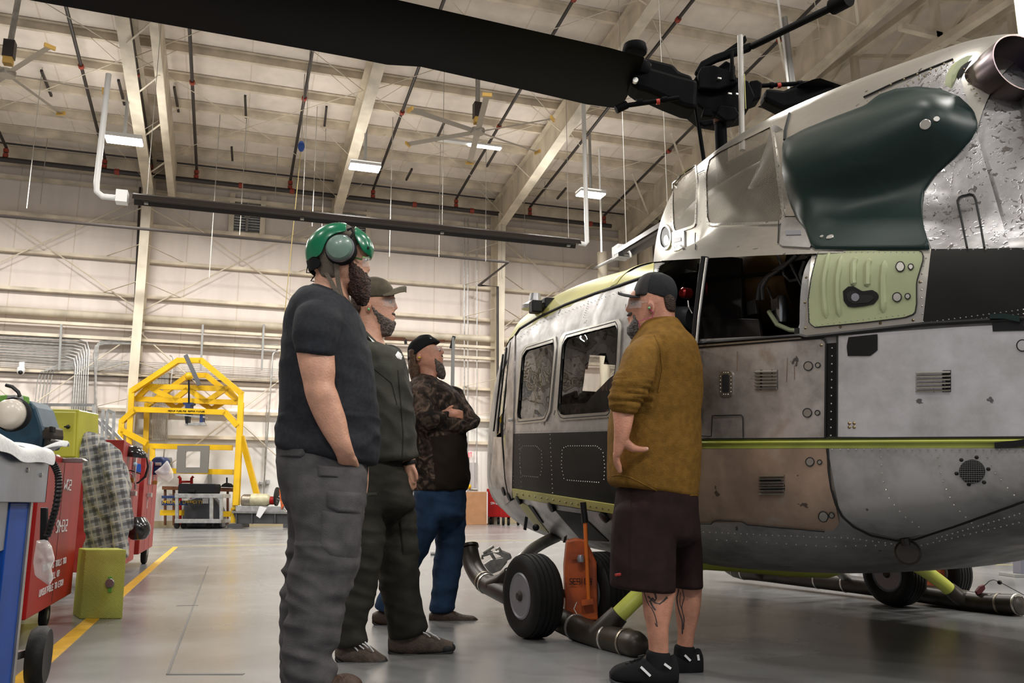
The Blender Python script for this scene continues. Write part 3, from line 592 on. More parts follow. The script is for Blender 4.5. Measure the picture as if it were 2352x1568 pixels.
WIN1 = [(1275, 781), (1277, 800), (1264, 940), (1255, 962), (1196, 968), (1194, 950), (1205, 815), (1214, 800)]
WIN2 = [(1418, 741), (1424, 752), (1420, 830), (1404, 950), (1400, 952), (1296, 960), (1287, 945), (1298, 790), (1306, 772)]
WIN2F = [(1352, 812), (1427, 822), (1427, 905), (1345, 903), (1332, 872), (1340, 850)]
OPEN = [(1505, 640), (1513, 612), (1545, 588), (1600, 575), (1640, 574), (1856, 580), (1862, 596), (1846, 640), (1843, 773), (1500, 803)]
CREW = [(1172, 800), (1163, 985), (1141, 1000), (1150, 900), (1158, 812)]
def make_loft(ringf, ss, holes=(), vmin=.5, extra=None):
    rings = [ringf(s) for s in ss]; n = len(rings[0]); V = [p for r in rings for p in r]; F = []
    for i in range(len(rings) - 1):
        for k in range(n):
            f = (i * n + k, i * n + (k + 1) % n, (i + 1) * n + (k + 1) % n, (i + 1) * n + k)
            if holes or extra:
                c = (V[f[0]] + V[f[2]]) / 2; v = (c - HO).dot(HP); x, y = proj(c)
                if v > vmin and any(inpoly(x, y, h) for h in holes): continue
                if v < .9 and extra and (c - HO).dot(HU) > 1.6 and any(inpoly(x, y, h) for h in extra): continue
            F.append(f)
    return V, F
def frange(a, b_, st):
    n = max(1, int(round((b_ - a) / st))); return [a + (b_ - a) * i / n for i in range(n + 1)]
SS = frange(-6, -2.2, .2)[:-1] + frange(-2.2, 2.2, .03)[:-1] + frange(2.2, 3.82, .04)
heli = thing('helicopter', 'stripped grey metal helicopter with green fairing, on black skids at right', 'helicopter', tuple(HO))
V, F = make_loft(lambda s: hull_ring(s, 88), SS); HB = BVHTree.FromPolygons(V, F)
V, F = make_loft(hull_ring, SS, [WIN1, WIN2, OPEN, CREW], .5, [WIN2F])
b = MB(); b.add(V, F); hull = b.build('fuselage', A5, heli, smooth=2)
V, F = make_loft(lambda s: hull_ring(s, 120, .965), SS[::1], [WIN1, WIN2, OPEN, CREW], .5, [WIN2F])
b = MB(); b.add(V, F); b.build('cabin_shade_shell', MDK, heli, smooth=2)  # inner shell coloured near-black to stand in for the unlit cabin
# ---- cowl ----
CWt = [(-3.2, .35), (-2.4, .55), (-1.9, .76), (-1.5, .86), (-1.0, .94), (-.5, .98), (0, .95), (.5, .82), (.9, .66), (1.2, .52), (1.5, .33), (1.66, .15), (1.71, .02)]
CTt = [(-3.2, 2.45), (-2.4, 2.55), (-1.85, 2.62), (-1.62, 2.72), (-1.47, 3.05), (-1.35, 3.15), (-1.1, 3.2), (0, 3.25), (1.0, 3.22), (1.3, 3.16), (1.5, 3.02), (1.62, 2.8), (1.71, 2.5)]
CBt = [(-3.2, 1.84), (-1.8, 1.87), (-1, 1.96), (0, 2.09), (.5, 2.17), (1.7, 2.2)]
def cowl_ring(s, n=120):
    w, zt = lerp_tab(CWt, s), lerp_tab(CTt, s); out = []; zb0 = lerp_tab(CBt, s)
    for i in range(n + 1):
        a = PI * i / n; c, q = math.cos(a), math.sin(a)
        fl = max(0, lerp_tab(TW, s) * .955 - w) * (1 if s < -.05 else max(0, 1 - (s + .05) / .3)) * max(0, 1 - q * 4.5) ** 1.6
        out.append(Hw(s, math.copysign(1, c) * (w * abs(c) ** (2 / 2.3) + fl * min(1, abs(c) * 3)), zb0 + (zt - zb0) * abs(q) ** (2 / 2.3)))
    return out
SC1 = [(1548, 425), (1576, 398), (1598, 385), (1602, 420), (1598, 510), (1594, 518), (1552, 532), (1549, 520), (1547, 470)]
SC2 = [(1630, 368), (1650, 352), (1772, 292), (1775, 310), (1800, 505), (1795, 512), (1632, 516), (1626, 505), (1623, 400)]
def cowl_loft(ss, n, holes):
    rings = [cowl_ring(s, n) for s in ss]; m = n + 1; V = [p for r in rings for p in r]; F = []
    for i in range(len(ss) - 1):
        for k in range(n):
            f = (i * m + k, i * m + k + 1, (i + 1) * m + k + 1, (i + 1) * m + k); c = (V[f[0]] + V[f[2]]) / 2
            if holes and (c - HO).dot(HP) > 0:
                x, y = proj(c)
                if any(inpoly(x, y, h) for h in holes): continue
            F.append(f)
    return V, F
CS = frange(-3.2, -1.5, .1)[:-1] + frange(-1.5, 1.3, .035)[:-1] + frange(1.3, 1.71, .03)
V, F = cowl_loft(CS, 64, None); CB = BVHTree.FromPolygons(V, F)
CSX = [s for s in CS if s >= -1.5]
V, F = cowl_loft(CSX, 150, [SC1, SC2]); b = MB(); b.add(V, F); cowl = b.build('engine_cowling', A7, heli, smooth=2)
V, F = cowl_loft([s for s in CS if s <= -1.46], 80, []); b = MB(); b.add([Hw(*((Hl(p)[0], Hl(p)[1] * .97, Hl(p)[2] - .01))) for p in V], F); b.build('aft_cowling', A4, heli, smooth=2)
# ---- picking on surfaces ----
def hit(px, py, S='H'):
    d = ray(px, py).normalized()
    for B in ({'H': (HB,), 'C': (CB,), 'B': (CB, HB)}[S]):
        r = B.ray_cast(CAM, d)
        if r[0] is not None:
            if B is CB and (r[0] - HO).dot(HP) < -.05: continue
            n = r[1]; return (r[0], n if n.dot(d) < 0 else -n)
    return None
def hit_n(px, py, S):
    r = hit(px, py, S)
    if r is None:
        for k in range(1, 60):
            for dx, dy in ((0, k), (-k, 0), (0, -k), (k, 0), (k, k), (-k, k)):
                r = hit(px + dx, py + dy, S)
                if r: break
            if r: d = ray(px, py).normalized(); t = (r[0] - CAM).dot(r[1]) / d.dot(r[1]) if abs(d.dot(r[1])) > .25 else (r[0] - CAM).length; return CAM + d * min(t, (r[0] - CAM).length * 1.06), r[1]
        raise ValueError((px, py, S))
    return r
def resamp(P, n):
    L = [0]
    for a, b_ in zip(P, P[1:]): L.append(L[-1] + math.hypot(b_[0] - a[0], b_[1] - a[1]))
    out = []; j = 0
    for i in range(n + 1):
        t = L[-1] * i / n
        while j < len(L) - 2 and L[j + 1] < t: j += 1
        k = (t - L[j]) / max(1e-9, L[j + 1] - L[j]); out.append((P[j][0] + (P[j + 1][0] - P[j][0]) * k, P[j][1] + (P[j + 1][1] - P[j][1]) * k))
    return out
def patch(name, top, bot, m, off=.006, S='H', nu=24, nv=10, parent=None, th=.012, holes=(), bulge=None, build=True, mb=None):
    T, B_ = resamp(top, nu), resamp(bot, nu); V = []; Nn = []; px_ = []
    for j in range(nv + 1):
        for i in range(nu + 1):
            t = j / nv; x = T[i][0] * (1 - t) + B_[i][0] * t; y = T[i][1] * (1 - t) + B_[i][1] * t
            p, n = hit_n(x, y, S); o = off + (bulge(x, y) if bulge else 0); V.append(p + n * o); Nn.append(n); px_.append((x, y))
    W = nu + 1; F = []; mb = mb or MB()
    for j in range(nv):
        for i in range(nu):
            a = j * W + i
            if holes:
                cx = (px_[a][0] + px_[a + W + 1][0]) / 2; cy = (px_[a][1] + px_[a + W + 1][1]) / 2
                if any(inpoly(cx, cy, h) for h in holes): continue
            F.append((a, a + 1, a + W + 1, a + W))
    N = len(V); V2 = V + [v - n * (th + (bulge(*q) if bulge else 0)) for v, n, q in zip(V, Nn, px_)]
    edge = list(range(0, W)) + [j * W + nu for j in range(1, nv + 1)] + [nv * W + i for i in range(nu - 1, -1, -1)] + [j * W for j in range(nv - 1, 0, -1)]
    if not holes:
        for a, b_ in zip(edge, edge[1:] + edge[:1]): F.append((a, b_, b_ + N, a + N))
    mb.add(V2, F)
    return mb.build(name, m, parent or heli, smooth=True) if build else mb
def polyfan(name, P, m, off=.008, S='H', K=4, N=40, parent=None, th=.01, mb=None, build=True, ring=None, c=None):
    """star-shaped px outline laid on the surface; ring=k keeps only the outer part (a frame)"""
    cx, cy = c or (sum(p[0] for p in P) / len(P), sum(p[1] for p in P) / len(P)); Q = resamp(list(P) + [P[0]], N)[:-1]; mb = mb or MB(); V = []; F = []
    k0 = ring if ring is not None else 0
    ks = [k0 + (1 - k0) * i / K for i in range(K + 1)]
    for k in ks:
        for x, y in Q:
            p, n = hit_n(cx + (x - cx) * max(k, .02), cy + (y - cy) * max(k, .02), S); V.append(p + n * off)
    for j in range(K):
        for i in range(N): F.append((j * N + i, j * N + (i + 1) % N, (j + 1) * N + (i + 1) % N, (j + 1) * N + i))
    if ring is None: F.append(tuple(range(N)))
    base = len(V); V2 = []
    for x, y in Q: p, n = hit_n(x, y, S); V2.append(p + n * (off - th))
    V += V2
    for i in range(N): F.append((K * N + i, K * N + (i + 1) % N, base + (i + 1) % N, base + i))
    mb.add(V, F); return mb.build(name, m, parent or heli, smooth=True) if build else mb
def circ(x, y, rx, ry=None, n=24): ry = ry or rx; return [(x + rx * math.cos(2 * PI * k / n), y + ry * math.sin(2 * PI * k / n)) for k in range(n)]
def rrect(x0, y0, x1, y1, r): 
    out = []
    for cx, cy, a0 in ((x1 - r, y0 + r, -PI / 2), (x1 - r, y1 - r, 0), (x0 + r, y1 - r, PI / 2), (x0 + r, y0 + r, PI)): out += [(cx + r * math.cos(a0 + PI / 2 * k / 4), cy + r * math.sin(a0 + PI / 2 * k / 4)) for k in range(5)]
    return out
def seam(P, r=.004, m=None, S='H', off=.008, name='panel_gap', mb=None, n=None):
    L = sum(math.hypot(a[0] - b_[0], a[1] - b_[1]) for a, b_ in zip(P, P[1:])); Q = resamp(P, n or max(3, int(L / 9))); pts = []
    for x, y in Q: p, nn = hit_n(x, y, S); pts.append(p + nn * off)
    if mb is None: return MB().tube(pts, r, 6).build(name, m or MGAP, heli, smooth=True)
    mb.tube(pts, r, 6)
def rivets(P, sp, mb, r=.0042, S='H', off=.009):
    L = sum(math.hypot(a[0] - b_[0], a[1] - b_[1]) for a, b_ in zip(P, P[1:])); 
    for x, y in resamp(P, max(1, int(L / sp))):
        h = hit(x, y, S)
        if not h: continue
        p, n = h; u = n.cross(Vector((0, 0, 1))).normalized(); v = n.cross(u); p = p + n * off
        mb.add([p + n * r * .7] + [p + (u * math.cos(k * PI / 3) + v * math.sin(k * PI / 3)) * r - n * .002 for k in range(6)], [(0, 1 + k, 1 + (k + 1) % 6) for k in range(6)])
def riv_obj(mb, m, name='rivets'): return tag(mb.build(name, m, heli, smooth=True), kind='stuff')
def slab(name, P, D, th, m, parent=None, bevel=.004, mb=None):
    pts = [at_D(x, y, D if not callable(D) else D(x, y)) for x, y in P]; q = mb or MB(); q.prism(pts, FH, th)
    return q.build(name, m, parent or heli, bevel=bevel) if mb is None else q
# ---- sliding door (window panel) ----
door = patch('sliding_door', [(1187, 770), (1197, 758), (1300, 702), (1440, 654), (1500, 634)], [(1174, 996), (1300, 993), (1400, 990), (1500, 988)], A1, .010, nu=90, nv=60, holes=[WIN1, WIN2])
def wframe(P, grow, m, off=.018, name='window_frame'):
    cx, cy = sum(p[0] for p in P) / len(P), sum(p[1] for p in P) / len(P)
    Q = [(cx + (x - cx) * (1 + grow / 40), cy + (y - cy) * (1 + grow / 90)) for x, y in P]; return polyfan(name, Q, m, off, K=2, N=64, ring=1 / (1 + grow / 45), c=(cx, cy))
w1 = wframe(WIN1, 6.5, A7); w2 = wframe(WIN2, 6, A7)
polyfan('window_pane', WIN1, MGLS, .006, K=5, N=40, th=.004, parent=w1); polyfan('window_pane', WIN2, MGLS, .006, K=5, N=40, th=.004, parent=w2)
for P in (WIN1, WIN2):
    cx, cy = sum(p[0] for p in P) / len(P), sum(p[1] for p in P) / len(P)
    seam([(cx + (x - cx) * 1.02, cy + (y - cy) * 1.01) for x, y in P + [P[0]]], .004, off=.016, name='window_seal')
tag(MB().tube([hit_n(x, y, 'H')[0] + FH * .12 for x, y in ((1197, 900), (1200, 925), (1208, 950), (1206, 965), (1198, 955), (1200, 935), (1212, 950))], .008, 6).build('yellow_cable', mat('yellow_cable', (.65, .45, .03), .5), heli, smooth=True), 'yellow cable behind the small window')
D1_ = depth(hit_n(1235, 880, 'H')[0]) + .55
slab('added_view_blocker', [(1186, 800), (1200, 782), (1290, 768), (1292, 985), (1186, 985)], D1_, .12, mat('view_blocker_dark', (.03, .028, .027), .8), None, .03)  # added dark slab inside, blocks the bright view through the small window
# black lower door panel, yellow sill strip
patch('lower_door_panel', [(1174, 996), (1300, 993), (1400, 990), (1500, 988)], [(1182, 1124), (1300, 1140), (1412, 1156), (1500, 1168)], MBLK, .014, nu=30, nv=14)
patch('sill_strip', [(1182, 1120), (1300, 1138), (1412, 1155), (1500, 1168)], [(1184, 1140), (1300, 1157), (1412, 1175), (1500, 1187)], MGP, .022, nu=30, nv=3)
patch('hinge_strip', [(1172, 800), (1188, 770)], [(1162, 1160), (1181, 1142)], A2, .02, nu=4, nv=30)
# crew door bits at the left
patch('crew_door_frame', [(1150, 870), (1160, 812), (1176, 790)], [(1144, 915), (1152, 860), (1168, 826)], A5, .012, nu=6, nv=4)
for P in ([(1178, 788), (1160, 960), (1159, 1010), (1166, 1100), (1174, 1142)], [(1168, 800), (1150, 960), (1148, 996)], [(1160, 815), (1139, 990)]): seam(P, .007, off=.018)
patch('door_jamb', [(1161, 1000), (1163, 998)], [(1168, 1128), (1172, 1136)], MGP, .012, nu=2, nv=14)
polyfan('crew_window_pane', CREW, MGLS, .004, K=4, N=30, th=.003)
patch('nose_skin', [(1136, 1003), (1160, 1004)], [(1126, 1116), (1164, 1124)], A2, .006, nu=6, nv=10)
# roof in yellow primer, black gutter
patch('cabin_roof_edge', [(1195, 748), (1215, 728), (1265, 700), (1290, 690), (1400, 645), (1502, 606)], [(1197, 752), (1217, 742), (1300, 700), (1380, 672), (1440, 652), (1502, 632)], MGP, .008, S='H', nu=50, nv=8)
q = MB(); rr_ = []
for s_ in frange(.40, 2.62, .06):
    ring = [Vector(Hl(p)) for p in hull_ring(s_, 176)[:89]]; zg = 2.03 - (s_ - .3) * .095; k0 = next(i for i, p in enumerate(ring) if p.z >= zg)
    k0 = min(k0, 34); sel = ring[k0:89 - k0]; rr_.append([Hw(p.x, sel_y * 1.006, p.z + .007) for p, sel_y in zip([sel[int(round(t * (len(sel) - 1) / 60))] for t in range(61)], [sel[int(round(t * (len(sel) - 1) / 60))].y for t in range(61)])])
q.loft(rr_, False, close=False); q.build('cabin_roof', MGP, heli, smooth=True)
seam([(1187, 772), (1197, 757), (1240, 731), (1300, 703), (1370, 677), (1440, 654), (1500, 634)], .011, off=.012, name='gutter')
p = hit_n(1266, 700, 'H')[0]; MB().lathe([(.10, 0), (.10, .03), (.05, .06), (.04, .12)], p + HU * .25 + HZ * -.0, HZ, 16).build('roof_antenna', A3, heli, smooth=True)
g = MB(); a = at_D(1262, 700, depth(p) + .1); g.box(a, (.12, .14, .08)); g.tube([a, at_D(1236, 707, depth(p) + .02)], .035, 10); g.box(at_D(1230, 705, depth(p)), (.08, .08, .09)); g.build('roof_camera', MBLK2, heli, bevel=.01)
# belly nose part
patch('nose_underside', [(1185, 1142), (1300, 1162), (1410, 1180), (1500, 1190)], [(1230, 1210), (1310, 1236), (1405, 1246), (1500, 1256)], A1, .006, nu=30, nv=8)
patch('belly_dark_band', [(1278, 1170), (1335, 1178)], [(1335, 1236), (1400, 1240)], MBLK, .011, nu=8, nv=8)
patch('belly_primer_patch', [(1184, 1142), (1215, 1160)], [(1232, 1208), (1262, 1222)], MGP, .010, nu=4, nv=8)
patch('belly_black_inspection_strip', [(1216, 1158), (1226, 1162)], [(1243, 1196), (1250, 1198)], MBLK, .014, nu=2, nv=6)
for x, y in ((1163, 1126), (1175, 1138), (1197, 1145), (1272, 1161), (1393, 1183)):
    p, n = hit_n(x, y, 'H'); MB().lathe([(.035, 0), (.035, .03), (.012, .035)], p, n, 14).build('tie_down_cup', MBLK2, heli, smooth=True)
# mid & aft skins
patch('aft_side_skin', [(1500, 803), (1600, 800), (1890, 778), (1900, 784)], [(1500, 1010), (1600, 1008), (1705, 1007), (1898, 1005)], A2, .012, nu=50, nv=20)
g = MB(); g_ = seam([(1604, 1000), (1640, 1003), (1642, 955), (1712, 953), (1713, 1005)], .003, off=.02)
patch('black_frame_strip', [(1900, 789), (1927, 787)], [(1899, 1003), (1925, 1002)], MBLK, .008, nu=3, nv=16)
KEY = [(1952, 775), (2018, 768), (2018, 805), (2001, 818), (1950, 818), (1948, 795)]
patch('baggage_door_skin', [(1926, 772), (2040, 763), (2200, 752), (2360, 744)], [(1926, 1003), (2100, 1004), (2200, 1003), (2360, 1002)], A3, .012, nu=60, nv=30)
polyfan('black_patch', KEY, MBLK2, .017, K=2, N=30); patch('black_tab', [(2280, 740), (2352, 738)], [(2282, 762), (2356, 760)], MBLK2, .017, nu=4, nv=2)
patch('longeron_strip', [(1500, 1006), (1610, 1008), (1900, 1003), (2130, 1003), (2360, 1003)], [(1500, 1032), (1610, 1030), (1900, 1029), (2130, 1029), (2360, 1028)], MLIME, .002, nu=60, nv=4)
seam([(1500, 1017), (1610, 1016), (2360, 1012)], .006, MYT, off=.012, name='longeron_bead')
seam([(1500, 1009), (1900, 1006), (2360, 1003.5)], .004, MGAP, off=.010)
patch('tan_access_panel', [(1500, 1033), (1610, 1031), (1899, 1030)], [(1500, 1196), (1604, 1197), (1716, 1197), (1730, 1204), (1915, 1214), (1928, 1196)], A6, .012, nu=50, nv=18)
patch('lower_aft_skin', [(1903, 1030), (2050, 1029), (2200, 1029), (2360, 1029)], [(1932, 1182), (1990, 1215), (2060, 1232), (2130, 1220), (2360, 1152)], A5, .010, nu=50, nv=20)
seam([(1904, 1030), (1906, 1080), (1912, 1120), (1922, 1155), (1936, 1182), (1962, 1205), (2000, 1224), (2060, 1236), (2100, 1233), (2200, 1200), (2352, 1146)], .005, off=.012)
seam([(1600, 1197), (1640, 1198), (1644, 1190), (1712, 1192), (1716, 1199), (1895, 1213)], .003, off=.018)
seam([(1500, 802), (1600, 799), (1890, 777), (1900, 784), (1898, 1004)], .004, off=.014); seam([(1926, 770), (1925, 1003)], .004, off=.014)
# seam under the bay and black rail
patch('deck_sill', [(1500, 800), (1600, 791), (1845, 772)], [(1500, 806), (1600, 798), (1845, 779)], ABR, .02, nu=30, nv=2)
seam([(1500, 799), (1600, 790), (1848, 771), (1850, 776), (2130, 745), (2290, 736), (2360, 732)], .010, MBLK2, off=.015, name='deck_rail')
# louvres
def louvres(x0, y0, x1, y1, n, name='louvre_vent'):
    base = patch(name, [(x0, y0), (x1, y0 - (x1 - x0) * .02)], [(x0, y1), (x1, y1 - (x1 - x0) * .02)], MGAP, .012, nu=4, nv=4, th=.005)
    for i in range(n):
        y = y0 + (y1 - y0) * (i + .2) / n; h = (y1 - y0) / n * .62
        g = MB(); P = []; 
        for x in (x0 + 1, (x0 + x1) / 2, x1 - 1):
            a, na = hit_n(x, y - (x - x0) * .02, 'H'); c, nc = hit_n(x, y + h - (x - x0) * .02, 'H')
            P.append([a + na * .014, a.lerp(c, .6) + na * .028, c + nc * .024, c + nc * .012])
        g.loft(P); g.build('louvre_slat', A7, base, smooth=True)
louvres(1738, 850, 1790, 896, 6); louvres(2105, 852, 2186, 902, 6); louvres(1748, 1090, 1806, 1134, 7)
polyfan('inspection_window_frame', rrect(1658, 852, 1688, 911, 9), A7, .02, K=2, N=36); polyfan('inspection_window', rrect(1665, 860, 1681, 901, 3), MDK, .0225, K=2, N=24, th=.004)
def cap(x, y, r, m=A7, off=.016, name='round_cap', S='H'):
    polyfan(name, circ(x, y, r), m, off, S, K=2, N=20); 
    if S == 'H': seam(circ(x, y, r) + [(x + r, y)], .0022, off=off, n=20)
for x, y, r in ((1860, 841, 10), (1882, 839, 5.5), (1858, 948, 10), (1881, 948, 5.5), (1864, 1060, 9.5), (1886, 1061, 5), (1893, 1181, 11), (1912, 1178, 6)): cap(x, y, r)
cap(2350, 794, 13, A3); cap(1989, 675, 1, A3)
MSTN = mat('brown_fluid_stain', (.40, .27, .15), .45, .3, col2=(.20, .10, .04), vscale=14, alpha=.5)
for P in ([(1697, 808), (1697, 852)], [(1812, 822), (1810, 878)], [(1828, 840), (1828, 872)]): seam(P, .0022, MSTN, off=.0125, name='stain_run')
# round mesh vent
polyfan('mesh_vent', circ(2234, 1082, 30, 27), MGAP, .014, K=3, N=28)
g = MB()
for i in range(-5, 6):
    h = math.sqrt(max(0, 1 - (i / 5.7) ** 2)); seam([(2234 + i * 5, 1082 - 26 * h), (2234 + i * 5.4, 1082 + 26 * h)], .0015, mb=g, off=.02, n=6); seam([(2234 - 29 * h, 1082 + i * 4.7), (2234 + 29 * h, 1082 + i * 4.7)], .0015, mb=g, off=.02, n=6)
tag(g.build('vent_mesh', mat('vent_wire', (.1, .1, .1), .4, .6), heli), kind='stuff')
g = MB(); 
for x, y in ((2209, 1056), (2244, 1050), (2271, 1077), (2261, 1106), (2226, 1111), (2198, 1087)): rivets([(x, y), (x + .5, y)], 1, g, .008, off=.012)
riv_obj(g, MGAP, 'screw_holes')
# hinge/handle at right edge, small fittings
patch('rub_strip', [(2286, 1016), (2330, 1012), (2360, 1008)], [(2287, 1030), (2330, 1027), (2360, 1024)], MBLK2, .02, nu=8, nv=2)
# upper side: pale green access door and black panel
DOOR_T = [(1868, 573), (2000, 578), (2142, 577)]
patch('pale_access_door_rim', [(1868, 573), (2000, 577), (2143, 577)], [(1848, 775), (1990, 762), (2122, 746)], A7, .014, 'H', nu=34, nv=24)
dg = [(1887, 584), (2000, 583), (2118, 583), (2124, 598), (2108, 650), (2108, 700), (2104, 722), (2080, 731), (1990, 742), (1874, 753), (1863, 742), (1861, 690), (1868, 640), (1880, 592)]
polyfan('pale_access_door', dg, MPALE, .020, K=5, N=70)
seam(dg + [dg[0]], .0022, off=.021)
for i, (xt, yt, xb, yb_, xm) in enumerate(((1907, 588, 1902, 732, 1896), (1936, 594, 1932, 729, 1927), (1970, 597, 1966, 660, 1963), (2002, 600, 1996, 662, 1995), (2034, 604, 2032, 720, 2030))):
    P = [(xt, yt), (xm, (yt + yb_) / 2 - 20), (xm, (yt + yb_) / 2 + 20), (xb, yb_)]; pts = []
    for x, y in resamp(P, 12): q, n = hit_n(x, y, 'H'); pts.append(q + n * .016)
    MB().tube(pts, [.006] + [.016] * 11 + [.006], 8).build('stiffener_bead', MPALE, heli, smooth=True)
po = [(1941, 672), (1952, 662), (1966, 661), (1985, 672), (2008, 669), (2020, 676), (2022, 686), (2012, 700), (1990, 705), (1965, 708), (1952, 706), (1943, 694)]
polyfan('gauge_port', po, MBLK2, .026, K=3, N=40)
polyfan('gauge_port_recess', [(1950, 676), (1962, 670), (1982, 682), (2006, 680), (2012, 688), (2000, 698), (1965, 700), (1952, 692)], MGAP, .028, K=2, N=24, th=.004)
polyfan('gauge', circ(1970, 686, 9), MRIM, .031, K=2, N=16); cap(2071, 618, 10, MSLV, .025, S='H'); cap(2095, 618, 6, MSLV, .025); cap(2064, 685, 10, MSLV, .025); cap(2088, 683, 6, MSLV, .025)
patch('upper_black_panel', [(2140, 578), (2250, 577), (2360, 574)], [(2121, 746), (2250, 738), (2360, 728)], MBLK, .015, nu=30, nv=16)
patch('step_rail', [(2276, 724), (2310, 722), (2345, 728)], [(2276, 734), (2310, 734), (2345, 742)], MGRN, .03, nu=6, nv=2)
# ---- bay interior ----
bay = thing('x', None, None) if 0 else None
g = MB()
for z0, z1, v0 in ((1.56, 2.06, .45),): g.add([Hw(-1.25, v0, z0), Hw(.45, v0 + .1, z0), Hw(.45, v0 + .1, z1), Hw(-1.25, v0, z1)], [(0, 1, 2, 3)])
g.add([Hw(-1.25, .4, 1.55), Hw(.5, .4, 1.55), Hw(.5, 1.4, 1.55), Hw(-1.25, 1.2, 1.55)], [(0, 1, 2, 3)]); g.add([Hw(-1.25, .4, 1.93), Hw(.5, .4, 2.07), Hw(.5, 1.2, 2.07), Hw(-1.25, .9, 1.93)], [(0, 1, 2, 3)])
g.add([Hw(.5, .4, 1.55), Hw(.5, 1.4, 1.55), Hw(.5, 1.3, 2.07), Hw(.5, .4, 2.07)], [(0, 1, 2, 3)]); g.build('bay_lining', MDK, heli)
def vpan(name, P, v, m, th=.02): q = MB(); q.prism([at_v(x, y, v) for x, y in P], HP, -th); return q.build(name, m, heli, bevel=.004)
MBR = mat('dark_brown_plate', (.04, .033, .030), .5, .2, var=.3, vscale=5)
vpan('fire_wall_plate', [(1616, 580), (1700, 592), (1706, 780), (1606, 788)], .95, MBR); vpan('lower_fire_wall_plate', [(1608, 728), (1742, 732), (1748, 778), (1606, 790)], .99, MBR)
vpan('grey_bay_plate', [(1708, 640), (1728, 640), (1738, 720), (1716, 724)], .9, mat('bay_grey', (.09, .09, .085), .5))
MENG = mat('bronze_engine_case', (.10, .055, .015), .42, .6); 
c = at_v(1805, 655, .62); q = MB().lathe([(.26, -.25), (.30, -.1), (.31, .05), (.29, .3)], c, HU, 32); q.build('engine_case', MENG, heli, smooth=True)
q = MB().lathe([(.325, -.02), (.335, 0), (.325, .03)], c + HU * .3, HU, 32, cap=False); q.build('engine_ring', mat('red_band', (.35, .03, .02), .5), heli, smooth=True)
def hose(P, v, r, m): return MB().tube([at_v(x, y, v + (i % 2) * .01) for i, (x, y) in enumerate(P)], r, 8).build('hose', m, heli, smooth=True)
MH = mat('grey_hose', (.16, .16, .16), .4, .3); MH2 = mat('steel_line', (.5, .5, .5), .3, .9)
hose([(1838, 580), (1815, 600), (1780, 622), (1760, 637), (1745, 655), (1740, 690)], .98, .012, MH); hose([(1830, 585), (1800, 612), (1765, 635), (1750, 660), (1752, 688)], 1.0, .010, MH)
hose([(1784, 582), (1795, 608), (1800, 630), (1815, 645), (1840, 640)], .97, .008, MH2); hose([(1812, 600), (1825, 625), (1838, 650), (1846, 665)], .99, .007, MH2); hose([(1763, 660), (1775, 690), (1795, 700), (1800, 715)], .96, .007, MH2); hose([(1848, 600), (1838, 630), (1846, 650)], 1.0, .01, MH)
q = MB(); q.lathe([(.03, 0), (.035, .03), (.03, .12), (.02, .14)], at_v(1795, 740, .97), HZ, 14); q.box(at_v(1790, 700, .97), (.06, .06, .06)); q.build('fuel_valve', MH2, heli, smooth=True)
hose([(1766, 715), (1785, 745), (1815, 758), (1840, 760)], 1.02, .012, MPALE); hose([(1842, 735), (1836, 755), (1828, 765)], 1.05, .006, M['white'])
# vertical door post with piano hinge, red filler cap, duct
MB().tube([at_v(1619, 590, 1.40), at_v(1612, 640, 1.41), at_v(1603, 720, 1.43), at_v(1596, 793, 1.44)], .022, 8).build('bay_door_post', MBLK2, heli, smooth=True)
MB().tube([at_v(1624, 592, 1.42), at_v(1616, 650, 1.43), at_v(1606, 725, 1.45), at_v(1600, 790, 1.46)], .007, 6).build('piano_hinge', A7, heli, smooth=True)
q = at_v(1584, 674, 1.2); MB().lathe([(.03, 0), (.03, .05), (.02, .06)], q, HP, 14).build('red_filler_cap', mat('red_anodised', (.35, .02, .02), .3, .6), heli, smooth=True)
MB().tube([at_v(1580, 690, 1.22), at_v(1582, 705, 1.22), at_v(1590, 720, 1.22)], .004, 5).build('cap_chain', MSLV, heli)
MB().tube([at_v(1540, 730, 1.1), at_v(1590, 731, 1.05)], .07, 16).build('grey_duct', mat('duct_grey', (.10, .10, .11), .5), heli, smooth=True)
